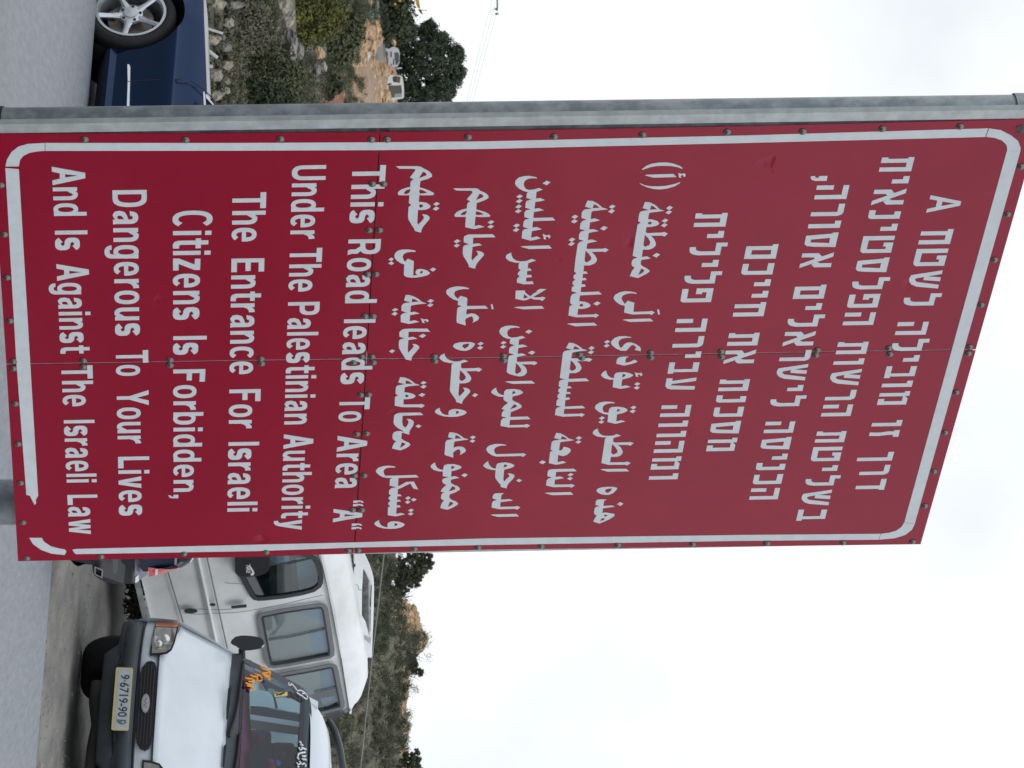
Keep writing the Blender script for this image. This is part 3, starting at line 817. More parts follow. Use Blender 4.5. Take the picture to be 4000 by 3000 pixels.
AR2 += dots('J', '845,880 905,905 845,950 788,920 / 835,955 892,983 837,1030 775,1000 / 200,1053 258,1080 203,1125 142,1095 / 190,1132 248,1160 195,1203 132,1173 / 700,1247 768,1275 705,1325 635,1293 / 150,1448 208,1475 150,1520 93,1490 / 142,1523 200,1550 142,1593 83,1567')
AR2 += dots('K', '580,1003 645,1030 582,1075 518,1045')
AR2 += dots('L', '708,228 765,255 710,295 655,265 / 700,300 755,325 703,365 645,338')
AR2 += dots('M', '710,235 765,262 712,297 655,270 / 700,303 755,328 705,362 650,340 / 80,652 142,682 90,720 22,690 / 570,870 620,895 570,930 515,908 / 560,938 608,963 562,997 508,970')

AR1 = ['@J 1355,270 1430,210 1530,172 1650,152 1780,150 1900,170 2000,205 2062,245 2055,262 1980,232 1870,212 1740,207 1610,212 1490,235 1375,278',
 '@J 1318,505 1400,542 1500,560 1620,563 1760,555 1870,535 1960,510 2020,487 2015,510 1930,560 1800,600 1680,615 1560,608 1440,575 1350,535',
 '@J 1410,372 1440,362 1900,347 1957,402 1560,412',
 '@J 1990,330 2015,340 2060,345 2095,335 2115,362 2110,390 2080,402 2075,372 2045,368 2030,385 2042,415 2000,408',
 '@J 1415,830 1500,840 1580,880 1640,930 1670,962 1700,970 1752,982 1640,1000 1500,1015 1480,1035 1465,1130 1540,1135 1620,1160 1657,1195 1650,1220 1600,1245 1520,1262 1438,1265 1425,1355 1450,1370 1700,1360 1750,1350 1805,1382 1750,1430 1710,1412 1515,1417 1570,1475 1600,1540 1595,1590 1550,1630 1480,1655 1375,1655 @K 1358,235 1440,222 1512,257 1430,272 1355,285 1342,310 1338,365 1370,395 1440,430 1490,470 1488,490 1430,530 1295,597 1150,565 1185,480 1235,415 1190,390 1180,350 1190,295 1220,265 1285,245 1200,212 1222,60 @J 1285,1220 1338,1190 1295,1160 1312,1035 1340,995 1400,982 1480,972 1370,935 | 1520,892 1565,910 1622,958 1497,966 | 1498,1165 1535,1190 1520,1212 1485,1225 1455,1195 | 1410,1400 1465,1450 1505,1520 1490,1575 1415,1608 1385,1580 | @K 1345,437 1380,445 1405,465 1380,500 1295,548',
 '@K 1270,855 1265,868 1180,860 1100,870 1030,900 1005,945 1025,995 1065,1045 1115,988 1230,1027 1212,1182 1490,1175 1525,1163 1582,1193 1525,1235 1490,1218 1200,1228 1053,1195 1065,1078 980,1055 910,1005 873,960 870,930 900,885 970,845 1070,825 1170,832',
 '@K 1622,1143 1655,1142 1672,1228 1640,1232',
 '@K 1027,1322 1060,1313 1500,1298 1555,1345 1160,1358',
 '@L 1398,72 1390,82 1310,82 1240,95 1185,130 1175,175 1190,225 1215,262 1240,240 1280,190 1330,165 1400,165 1470,190 1540,235 1562,270 1558,315 1455,290 1478,265 1475,235 1440,210 1410,208 1380,230 1330,290 1300,308 1220,305 1140,270 1065,210 1045,170 1060,130 1110,85 1190,57 1300,55',
 '@L 1160,440 1195,415 1260,407 1358,410 1310,430 1300,455 1295,515 1375,500 1450,460 1505,490 1480,510 1400,535 1275,562 1138,530 1145,470',
 '@L 965,645 968,690 1000,745 1050,773 1098,780 1105,725 1130,690 1200,677 1290,677 1370,695 1428,722 1425,740 1370,770 1240,803 1225,918 1310,905 1388,932 1300,950 1215,965 1075,935 1088,805 1020,805 930,780 878,740 875,715 910,675 | 1245,710 1280,710 1305,728 1280,750 1240,770',
 '@L 1458,680 1490,690 1530,695 1570,685 1590,712 1585,735 1550,742 1550,720 1515,718 1505,735 1520,760 1478,752',
 '@L 1113,1205 1110,1215 1030,1215 960,1230 910,1265 900,1310 915,1360 940,1375 1005,1378 1010,1330 1030,1295 1070,1278 1160,1275 1250,1285 1310,1310 1332,1330 1320,1352 1250,1385 1150,1407 1138,1530 1220,1507 1295,1530 1210,1550 1125,1570 987,1538 998,1410 920,1400 840,1365 775,1310 767,1285 790,1240 850,1203 950,1185 1050,1190 | 1155,1312 1190,1318 1208,1333 1185,1352 1150,1365',
 '@M 1042,105 1045,150 1075,195 1130,225 1220,232 1300,225 1365,200 1440,228 1310,265 1303,330 1330,345 1560,340 1600,335 1658,358 1600,400 1560,385 1385,385 1440,435 1470,495 1465,535 1430,570 1370,590 1265,592 1250,688 1500,685 1550,675 1605,700 1550,740 1510,728 1230,730 1102,700 1165,280 1180,265 1215,258 1130,255 1030,240 965,205 950,180 965,145 1005,115 | 1287,370 1345,425 1382,485 1370,525 1300,555 1270,520',
 '@M 1083,810 1120,802 1530,797 1578,843 1205,847',
 '@M 1015,1170 1040,1140 1110,1118 1200,1110 1310,1110 1375,1132 1360,1165 1310,1215 1250,1243 1180,1250 1090,1235 1030,1200 | 1160,1175 1190,1148 1240,1138 1288,1135 1260,1185 1210,1217 1175,1200',
 '@M 1005,1360 1030,1332 1090,1325 1195,1328 1150,1350 1135,1440 1280,1430 1335,1452 1240,1467 1130,1480 1118,1565 1160,1550 1240,1565 1330,1580 1325,1615 1240,1670 1080,1740 1050,1740 960,1708 985,1660 1020,1605 980,1580 975,1560 985,1480 1010,1455 1075,1445 1000,1420 | 1170,1585 1215,1605 1165,1625 1138,1607 | 1112,1651 1167,1656 1137,1686 1072,1701']
AR1 += dots('J', '1835,898 1895,925 1835,972 1778,942 / 1822,977 1880,1002 1825,1048 1765,1020 / 1760,1120 1815,1147 1760,1190 1700,1163 / 1745,1198 1802,1225 1747,1270 1687,1240')
AR1 += dots('K', '1608,165 1675,192 1612,243 1542,212')
AR1 += dots('L', '980,122 1032,145 975,183 927,157 / 970,190 1025,213 970,250 918,225 / 1500,852 1553,878 1500,912 1447,885 / 1492,918 1545,942 1492,978 1438,950 / 1435,1258 1488,1282 1435,1317 1380,1290 / 1420,1325 1475,1345 1425,1385 1368,1355 / 890,1440 943,1465 888,1502 835,1475 / 880,1508 930,1533 880,1567 825,1540')
AR1 += dots('M', '1425,1375 1483,1403 1432,1440 1370,1410')
for grp in (AR1, AR2, AR3, AR4, AR5):
    pcs = []
    for i, s_ in enumerate(grp):
        lp = trace(s_)
        mb = MB()
        us = [q[1] for q in lp[0]]
        pcs.append((mb, min(us), max(us)))
        mb.slab(lp[0], lp[1:], lambda V, U, h, k=i: sp(V, U, h + (k % 6) * 0.00008), LET)
    emit_words(pcs, 26)

# ---------------------------------------------------------------- rivets, posts, clamps
def zz(ox, oy, k, s):
    return [(ox + float(a) / k, oy + float(b) / k) for a, b in (q.split(',') for q in s.split())]
RV = [(x * 1.8083, y * 1.8083) for x, y in ((183, 301), (401, 302), (606, 300), (1011, 296), (1197, 295), (1388, 291), (1571, 285), (1734, 284), (1906, 278), (2074, 273))]
RV += zz(0, 400, 1.659, '5,535 28,855 45,1135 65,1415')
RV += zz(0, 1300, 1.843, '97,205 97,257 110,510 130,800 148,1080 165,1365 193,1622 727,1610 1325,1590 600,200 600,245 1225,195 1225,233')
RV += zz(900, 1300, 1.843, '258,1578 850,1568 920,1565 1325,1555 1783,1545 220,187 224,221 945,172 886,213 1018,172 1028,213 1468,170 1472,203 938,447 995,445 910,728 980,724 893,1028 962,1027 880,1275 945,1275')
RV += zz(900, 500, 1.8436, '1015,82 1128,82 1022,402 1103,402 998,735 1072,735 987,1053 1047,1052 970,1355 1027,1355')
RV += zz(1900, 1300, 1.8436, '395,1537 947,1527 1485,1522 2015,1517 123,165 126,198 672,157 688,180 1183,143 1184,178 1690,135 1693,172')
RV += zz(2900, 1250, 1.746, '168,1523 685,1520 1160,1512 1550,183 1540,228 1457,493 1380,767 1305,1032 1243,1268 510,205 500,240 998,192 1005,233')
RV += zz(2900, 350, 1.746, '1900,525 1807,850 1718,1160 1627,1468')
rv = MB().lathe([(0.0155, 0.0005), (0.0155, 0.003), (0.012, 0.0045), (0.0085, 0.0048), (0.0075, 0.009), (0.004, 0.0115), (0.0004, 0.0115)], (0, 0, 0), SN, 14)
r0 = None
for V, U in RV[:98]:
    if r0 is None:
        r0 = rv.obj('rivet', M_RIVET, sign, smooth=True, world=False)
        r = r0
    else:
        r = r0.copy()
        COL.objects.link(r)
        r.parent = sign
    r.location = wmat(sign).inverted() @ sp(V, U, 0.0)

PR = 0.104
def post(Ua, Ub, dY):
    a = P(Ua, 0, SP0.y + dY)
    b = P(Ub, 4000, SP0.y + dY + (SB.y))
    d = (b - a)
    return a - d * 0.20, b + d * 0.03
pa, pb = post(425 + 98, 372.5 + 98, 0.16)
nn = 14
fixn(MB().tube([lerp(pa, pb, i / nn) for i in range(nn + 1)], PR, 28).obj('post', M_GALV, sign, smooth=True))
q0 = EYE + dv[1] * (ks[1] * k3)
pa2 = P(1962, 0, q0.y + 0.10)
d2 = SB.normalized()
fixn(MB().tube([pa2 - d2 * 0.9, pa2, pa2 + d2 * 1.8, pa2 + d2 * 3.3], PR, 28).obj('post', M_GALV, sign, smooth=True))
# clamps round the left post
du = (pb - pa).normalized()
def on_post(V):
    t = (V + 800) / 4920.0
    return lerp(pa, pb, t)
c1 = lerp(pa, pb, 0.20 / 1.23 + (3985 / 4000) / 1.23)
fixn(MB().lathe([(PR, -0.028), (PR + .006, -0.028), (PR + .006, 0.028), (PR, 0.028)], c1, du, 28).obj('clamp', M_GALV, sign, smooth=False))
cb = c1 + (EYE - c1).normalized() * (PR + .005) + RGT * 0.03
fixn(MB().lathe([(0.022, -0.01), (0.022, 0.012), (0.012, 0.013), (0.012, 0.03), (0.001, 0.03)], cb, (EYE - c1), 12).obj('clamp_bolt', M_RIVET, sign))
c2 = lerp(pa, pb, 0.20 / 1.23 + (2 / 4000) / 1.23)
fixn(MB().lathe([(PR, -0.018), (PR + .006, -0.018), (PR + .006, 0.016), (PR, 0.016)], c2, du, 28).obj('clamp', M_BLACK, sign))
# ================================================================ ground, road, hillside
CX, CY = -0.0645, 0.0392
_e0, _e1 = P(75, 377, 21.3), P(3000, 146, 19.5)
# plane through the two road-edge points and the photographer's feet
_mm = Matrix(((_e0.x, _e0.y), (_e1.x, _e1.y))).inverted()
_c = _mm @ __import__('mathutils').Vector((_e0.z, _e1.z))
CX, CY = _c[0], _c[1]
ED = (_e1 - _e0).normalized()           # along the road
EN = V3((-ED.y, ED.x, 0)).normalized()  # away from the camera
if EN.y < 0:
    EN = -EN
def plane_z(x, y):
    r = math.hypot(x, y)
    k = min(1.0, 34.0 / max(r, 1e-6))
    return (CX * x + CY * y) * k
def edge_d(x, y):                       # metres beyond the far road edge
    return (x - _e0.x) * EN.x + (y - _e0.y) * EN.y
def nz(x, y, s, o=4):
    return noise.fractal(V3((x * s, y * s, 3.7)), 1.0, 2.0, o)
# heights of the hillside, given as the level (photo pixel V) it reaches at each distance
LEFT = [(33, 660), (38, 735), (40.0, 770), (41.5, 880), (58, 985), (60, 1030), (62.5, 1130), (78, 1170), (82, 1225), (100, 1280), (112, 1345), (115, 1400), (138, 1442), (142, 1478), (160, 1502), (198, 1545), (230, 1552), (300, 1300), (420, 800), (700, 705)]
RIGHT = [(30, 640), (36, 720), (45, 930), (60, 1130), (80, 1330), (100, 1470), (112, 1540), (118, 1560), (122, 1565), (160, 1400), (300, 900), (700, 705)]
CREST = [(-3000, 1530), (2100, 1535), (2200, 1560), (2290, 1535), (2325, 1560), (2380, 1625), (2440, 1640), (2500, 1668), (2540, 1650), (2580, 1610), (2640, 1600), (2720, 1595), (2850, 1592), (3000, 1590), (3300, 1600), (6000, 1500)]
def hill_V(U, y):
    a = interp(y, LEFT)
    b = interp(y, RIGHT)
    if y > 85:
        c = interp(U, CREST) - 1565
        b += c * max(0, min(1, (y - 85) / 33.0)) * (1 if y < 135 else max(0, 1 - (y - 135) / 100))
    t = max(0, min(1, (U - 600) / 1300.0))
    return a + (b - a) * t
def ground_z(x, y):
    d = edge_d(x, y)
    zp = plane_z(x, y)
    if d > 0:
        zp -= 0.05 + 0.05 * min(1, d) * max(0, min(1, -x / 2.0))
    else:
        zp -= 0.05
    if y > 22:
        U = 1500 + F * x / y
        zz_ = 1.6 + y * (hill_V(U, y) - 705) / F
        t = max(0, min(1, (y - 26.0) / 9.0))
        t = t * t * (3 - 2 * t)
        fr = max(0, min(1, (9000 - abs(U - 1500)) / 3500.0))
        far = 6.0 + 4 * nz(x, y, 0.01)
        zz_ = lerp(far, zz_, fr)
        rough = 0.0015 * y
        zz_ += nz(x, y, 6.0 / y * 6) * rough * 1.2
        return lerp(zp, zz_, t) + (0.02 * nz(x, y, 1.5) if d > 0.3 else 0)
    r = math.hypot(x, y)
    if r > 60 and y <= 22:
        h = 1.0 + (r - 60) * 0.035 + 2 * nz(x, y, 0.012)  # unseen rise around the camera, added as a dark reflection in the board
        return lerp(zp, h, min(1, (r - 60) / 60.0))
    return zp + (0.02 * nz(x, y, 1.5) if d > 0.3 else 0)

M_DIRT = mat('dirt', (0.205, 0.195, 0.175), rough=0.95, col2=(0.105, 0.102, 0.095), vs=3.0, detail=10, bump=0.5, bs=16, bd=0.02, ms=(1, .3, 1))
M_SCRUBG = mat('dry_scrub_ground', (0.15, 0.135, 0.09), rough=1.0, col2=(0.055, 0.058, 0.034), vs=0.9, detail=10, bump=0.8, bs=5, bd=0.1)
M_REDSOIL = mat('red_soil', (0.25, 0.115, 0.062), rough=1.0, col2=(0.13, 0.052, 0.032), vs=1.2, detail=9, bump=0.7, bs=5, bd=0.1)
M_RUBBLE = mat('orange_rubble_soil', (0.42, 0.29, 0.18), rough=1.0, col2=(0.17, 0.11, 0.07), vs=1.4, detail=10, bump=0.9, bs=3, bd=0.25)
M_TRACK = mat('track_dirt', (0.36, 0.24, 0.16), rough=1.0, col2=(0.24, 0.17, 0.125), vs=0.5, detail=8)
M_TRACKG = mat('grey_track', (0.20, 0.19, 0.175), rough=1.0, col2=(0.13, 0.125, 0.115), vs=0.5, detail=8)
M_NEARV = mat('unseen_dark_verge', (0.05, 0.055, 0.032), rough=1.0, col2=(0.025, 0.03, 0.018), vs=2, bump=.8, bs=8, bd=.05)  # unseen ground, darkened so the lower board reflects less light
TM = [M_DIRT, M_SCRUBG, M_REDSOIL, M_RUBBLE, M_TRACK, M_TRACKG, M_NEARV]

def zone(U, V, y):
    n = 26 * nz(U * .02, V * .02, 1.0)
    if y < 33:
        return 0
    if y < 39:
        return 1
    if U < 700:
        if 300 < U + n and 1245 < V + n * .6 < 1345:
            return 2
        if 105 + 0 < U + n * .3 and 1370 < V + n * .4 < 1500 and V < 1500 - (U - 90) * .28:
            return 3
        if U + n * .3 > 255 and 1385 < V + n * .3 <= 1462:
            return 4
        if 1475 < V + n * .2 < 1505 and U < 240:
            return 5
        if U > 235 and 1450 < V + n * .4 < 1545:
            return 3
        return 1
    if 2310 < U < 2470 and V > 1540 + n * .7:
        return 3
    if U > 2600 and V > 1575 + n * .5:
        return 3
    return 1

def build_terrain():
    v, f, mi = [], [], []
    # front sector in fine steps of U and distance; the rest of the circle in coarse steps
    Us = list(range(-900, 700, 14)) + list(range(700, 2100, 70)) + list(range(2100, 3401, 16))
    Us = [-40000, -24000, -15000, -10000, -7000, -5000, -3600, -2700, -2000, -1400] + Us + [3700, 4200, 5000, 6500, 9000, 13000, 19000, 30000, 44000]
    ys = [22, 24, 26, 28, 30, 32, 34, 36, 38, 39, 40, 40.5, 41, 41.5, 43, 46, 50, 54, 58, 60, 60.8, 61.6, 62.5, 66, 70, 74, 78, 80, 82, 86, 90, 95, 100, 104, 108, 110, 112, 113, 114, 115, 118, 122, 127, 132, 138, 139.3, 140.6, 142, 147, 153, 160, 170, 180, 190, 198, 210, 230, 260, 300, 360, 420, 700]
    for y in ys:
        for U in Us:
            x = (U - 1500) / F * y
            v.append((x, y, ground_z(x, y)))
    nu = len(Us)
    for i in range(len(ys) - 1):
        for j in range(nu - 1):
            f.append((i * nu + j, i * nu + j + 1, (i + 1) * nu + j + 1, (i + 1) * nu + j))
            U = (Us[j] + Us[j + 1]) / 2
            y = (ys[i] + ys[i + 1]) / 2
            mi.append(zone(U, hill_V(U, y), y))
    # nearer than 22 m and behind the camera
    xe = [v[j][0] for j in range(nu)]
    xs = sorted(set([round(q, 4) for q in xe] + [-700, -450, -300, -200, -150, -120, 120, 150, 200, 300, 450, 700]))
    b = len(v)
    rows = [22, 20, 18, 16, 14, 12, 10, 7, 4, 0, -6, -14, -25, -40, -60, -80, -105, -140, -190, -260, -350, -500]
    for y in rows:
        for x in xs:
            v.append((x, y, ground_z(x, y)))
    nx = len(xs)
    for i in range(len(rows) - 1):
        for j in range(nx - 1):
            f.append((b + (i + 1) * nx + j, b + (i + 1) * nx + j + 1, b + i * nx + j + 1, b + i * nx + j))
            mi.append(6 if rows[i] <= 14 or xs[j] < -25 else 0)
    o = obj('terrain', v, f, TM, None, smooth=True, kind='structure')
    for p, k in zip(o.data.polygons, mi):
        p.material_index = k
    return o
build_terrain()

# road: one sheet, its far edge ragged, with a thin broken lip
M_ASPH = mat('asphalt', (0.235, 0.25, 0.27), rough=0.62, col2=(0.165, 0.178, 0.196), vs=26, detail=5, bump=0.4, bs=60, bd=0.01, ms=(1, .16, 1), lo=.3, hi=.7)
def road():
    rows = []
    ts = [-130, -100, -75, -55, -40, -30, -24, -19, -15, -12] + [i * 0.09 - 9 for i in range(0, 230)] + [12, 15, 19, 24, 30, 40, 55, 75, 100, 130]
    ws = [0.0, -0.12, -0.5, -1.5, -3, -5, -7.6]
    for w in ws:
        row = []
        for t in ts:
            j = (0.05 * noise.noise(V3((t * 1.3, 0, 0))) + 0.02 * noise.noise(V3((t * 6, 4, 0)))) if w == 0 else 0
            q = _e0 + ED * t + EN * (w + j)
            row.append(V3((q.x, q.y, plane_z(q.x, q.y) + (-0.012 if w == 0 else 0.0))))
        rows.append(row)
    lip = [V3((q.x + EN.x * .01, q.y + EN.y * .01, q.z - 0.07)) for q in rows[0]]
    mb = MB().grid([lip] + rows)
    o = mb.obj('road', M_ASPH, None, smooth=False, kind='structure')
    fixn(o)
    return o
road()
# ================================================================ vehicles
def paint(name, col, coat=1.0, metal=0.0, rough=0.35, **k):
    return mat(name, col, rough=rough, metal=metal, coat=coat, **k)
M_NAVY = paint('navy_paint', (0.0065, 0.024, 0.070), metal=0.9, rough=0.30, coat=0.25)
M_WPAINT = paint('white_paint', (0.58, 0.63, 0.67), rough=0.4, coat=0.35, col2=(0.51, 0.55, 0.58), vs=1.7, lo=0.3, hi=0.62)
M_DUSTY = paint('dusty_white_paint', (0.74, 0.755, 0.76), rough=0.5, coat=0.25, col2=(0.54, 0.54, 0.52), vs=1.3, lo=0.32, hi=0.62)
M_TYRE = mat('tyre_rubber', (0.022, 0.022, 0.023), rough=0.8, var=0.4, vs=20)
M_ALLOY = mat('alloy_rim', (0.62, 0.64, 0.66), rough=0.28, metal=0.75, var=0.12, vs=10)
M_TRIM = mat('bright_trim', (0.88, 0.90, 0.93), rough=0.35, metal=0.35)
M_CHROME = mat('chrome', (0.85, 0.86, 0.88), rough=0.08, metal=1.0)
M_PLAST = mat('black_plastic', (0.018, 0.019, 0.021), rough=0.45, var=0.2, vs=20)
M_BUMP = mat('grey_bumper_plastic', (0.052, 0.062, 0.072), rough=0.55, var=0.25, vs=5, bump=0.1, bs=60)
M_DARK = mat('dark_interior', (0.012, 0.016, 0.022), rough=0.8)
M_SEAL = mat('window_seal', (0.02, 0.022, 0.026), rough=0.5)
M_GREYSEAL = mat('grey_window_seal', (0.16, 0.165, 0.17), rough=0.6)
M_BGLASS = mat('tinted_glass_dark', (0.02, 0.03, 0.035), rough=0.04, spec=0.8)
M_ROTOR = mat('brake_metal', (0.28, 0.25, 0.21), rough=0.5, metal=0.6, var=0.5, vs=15)

def glass(name, col, alpha):
    if name in MATS:
        return MATS[name]
    mt = bpy.data.materials.new(name)
    mt.use_nodes = True
    t = mt.node_tree
    b = t.nodes['Principled BSDF']
    t.nodes.remove(b)
    o = t.nodes['Material Output']
    tr = t.nodes.new('ShaderNodeBsdfTransparent')
    tr.inputs['Color'].default_value = (*col, 1)
    gl = t.nodes.new('ShaderNodeBsdfGlossy')
    gl.inputs['Roughness'].default_value = 0.03
    fr = t.nodes.new('ShaderNodeFresnel')
    fr.inputs['IOR'].default_value = 1.5
    ad = t.nodes.new('ShaderNodeMath')
    ad.operation = 'ADD'
    ad.inputs[1].default_value = alpha
    mx_ = t.nodes.new('ShaderNodeMixShader')
    t.links.new(fr.outputs[0], ad.inputs[0])
    t.links.new(ad.outputs[0], mx_.inputs[0])
    t.links.new(tr.outputs[0], mx_.inputs[1])
    t.links.new(gl.outputs[0], mx_.inputs[2])
    t.links.new(mx_.outputs[0], o.inputs['Surface'])
    MATS[name] = mt
    return mt
M_WGLASS = glass('windscreen_glass', (0.58, 0.76, 0.86), 0.015)
M_LENS = glass('lamp_lens', (0.92, 0.93, 0.93), 0.08)

def translucent(name, col):
    mt = bpy.data.materials.new(name)
    mt.use_nodes = True
    t = mt.node_tree
    t.nodes.remove(t.nodes['Principled BSDF'])
    a = t.nodes.new('ShaderNodeBsdfTranslucent')
    d = t.nodes.new('ShaderNodeBsdfDiffuse')
    a.inputs['Color'].default_value = (*col, 1)
    d.inputs['Color'].default_value = (*col, 1)
    mx_ = t.nodes.new('ShaderNodeMixShader')
    t.links.new(a.outputs[0], mx_.inputs[1])
    t.links.new(d.outputs[0], mx_.inputs[2])
    t.links.new(mx_.outputs[0], t.nodes['Material Output'].inputs['Surface'])
    return mt

class Frame:                     # x to the viewer's right, z up, d away from the viewer
    def __init__(s, U, V, Y, yaw, roll, pitch=0):
        y, r, p = R(yaw), R(roll), R(pitch)
        n = V3((-math.sin(y), -math.cos(y), 0))
        x = V3((math.cos(y), -math.sin(y), 0))
        zv = V3((0, 0, 1))
        n, zv = n * math.cos(p) + zv * math.sin(p), zv * math.cos(p) - n * math.sin(p)
        x, zv = x * math.cos(r) + zv * math.sin(r), zv * math.cos(r) - x * math.sin(r)
        s.x, s.z, s.n, s.o = x, zv, n, P(U, V, Y)
    def w(s, x, zv, d=0.0):
        return s.o + s.x * x + s.z * zv - s.n * d
    def px(s, V, U, d=0.0):
        return hit(U, V, s.o - s.n * d, s.n)
    def loc(s, V, U, d=0.0):
        q = s.px(V, U, d) - s.o
        return q.dot(s.x), q.dot(s.z)
    def slab(s, mb, pts, holes=(), d=0.0, t=0.01):      # pixel-traced shape standing proud of depth d by t
        return mb.slab(pts, holes, lambda V, U, h: s.px(V, U, d - h), t)
    def lslab(s, mb, pts, holes=(), d=0.0, t=0.01):     # the same in local metres
        return mb.slab(pts, holes, lambda x, zv, h: s.w(x, zv, d - h), t)

def rrect(x0, z0, x1, z1, r, n=4):
    o = []
    for cx, cz, a0 in ((x1 - r, z1 - r, 0), (x0 + r, z1 - r, 90), (x0 + r, z0 + r, 180), (x1 - r, z0 + r, 270)):
        for i in range(n + 1):
            a = R(a0 + 90 * i / n)
            o.append((cx + r * math.cos(a), cz + r * math.sin(a)))
    return o
def ell(cx, cz, a, b, n=24):
    return [(cx + a * math.cos(2 * math.pi * i / n), cz + b * math.sin(2 * math.pi * i / n)) for i in range(n)]

def wheel(root, c, ax, r, w, rim_r, spokes=5, rim_mat=M_ALLOY, rot=0.0, vis=True):
    """ax points outwards, c = centre of the outer face"""
    ax = ax.normalized()
    wh = obj('wheel', [], [], M_DARK, root)
    wh.parent = root
    prof = [(rim_r, -0.01), (rim_r + .012, 0.002), (r * .90, 0.006), (r * .97, -0.012), (r, -0.035), (r, -w + .035), (r * .97, -w + .012), (r * .88, -w), (rim_r, -w + .01)]
    fixn(MB().lathe(prof, c, ax, 40, closed=True).obj('tyre', M_TYRE, wh, smooth=True))
    mb = MB()
    mb.lathe([(rim_r + .004, 0.0), (rim_r + .004, 0.006), (rim_r - .016, 0.006), (rim_r - .028, -0.02), (rim_r - .035, -0.10), (rim_r - .035, -w + .01)], c, ax, 40)
    u = ax.cross(V3((0, 0, 1))).normalized()
    v = u.cross(ax)
    if v.z < 0:
        v = -v
    for k in range(spokes):
        a = rot + 2 * math.pi * k / spokes
        e = u * math.cos(a) + v * math.sin(a)
        t = ax.cross(e)
        r0_, r1_ = rim_r * .20, rim_r - .012
        w0, w1 = rim_r * .30, rim_r * .19
        o0, o1 = c - ax * .025, c - ax * .006
        pts = []
        for (rr, ww, oo) in ((r0_, w0, o0), (rim_r * .55, rim_r * .17, c - ax * .02), (r1_, w1, o1)):
            pts.append((oo + e * rr - t * ww / 2 - ax * .012, oo + e * rr - t * ww * .18, oo + e * rr + t * ww * .18, oo + e * rr + t * ww / 2 - ax * .012, oo + e * rr - ax * .05))
        b = len(mb.v)
        for q in pts:
            mb.v += list(q)
        for i in range(2):
            for j in range(5):
                j2 = (j + 1) % 5
                mb.f.append((b + i * 5 + j, b + i * 5 + j2, b + (i + 1) * 5 + j2, b + (i + 1) * 5 + j))
    mb.lathe([(rim_r * .36, -0.05), (rim_r * .34, -0.028), (rim_r * .2, -0.022), (rim_r * .19, -0.012), (0.001, -0.010)], c, ax, 30)
    fixn(mb.obj('rim', rim_mat, wh))
    nb = MB()
    for k in range(5):
        a = rot + math.pi / 5 + 2 * math.pi * k / 5
        e = u * math.cos(a) + v * math.sin(a)
        nb.lathe([(0.012, -0.03), (0.012, -0.020), (0.001, -0.020)], c + e * rim_r * .27, ax, 8)
    fixn(nb.obj('wheel_bolts', M_PLAST, wh))
    mb = MB()
    mb.lathe([(rim_r * .66, -0.12), (rim_r * .66, -0.10), (rim_r * .2, -0.10)], c, ax, 32)
    e = u * math.cos(rot - .9) + v * math.sin(rot - .9)
    mb.box(c + e * rim_r * .55 - ax * .085, (.05, .05, .05))
    fixn(mb.obj('brake_disc', M_ROTOR, wh))
    return wh

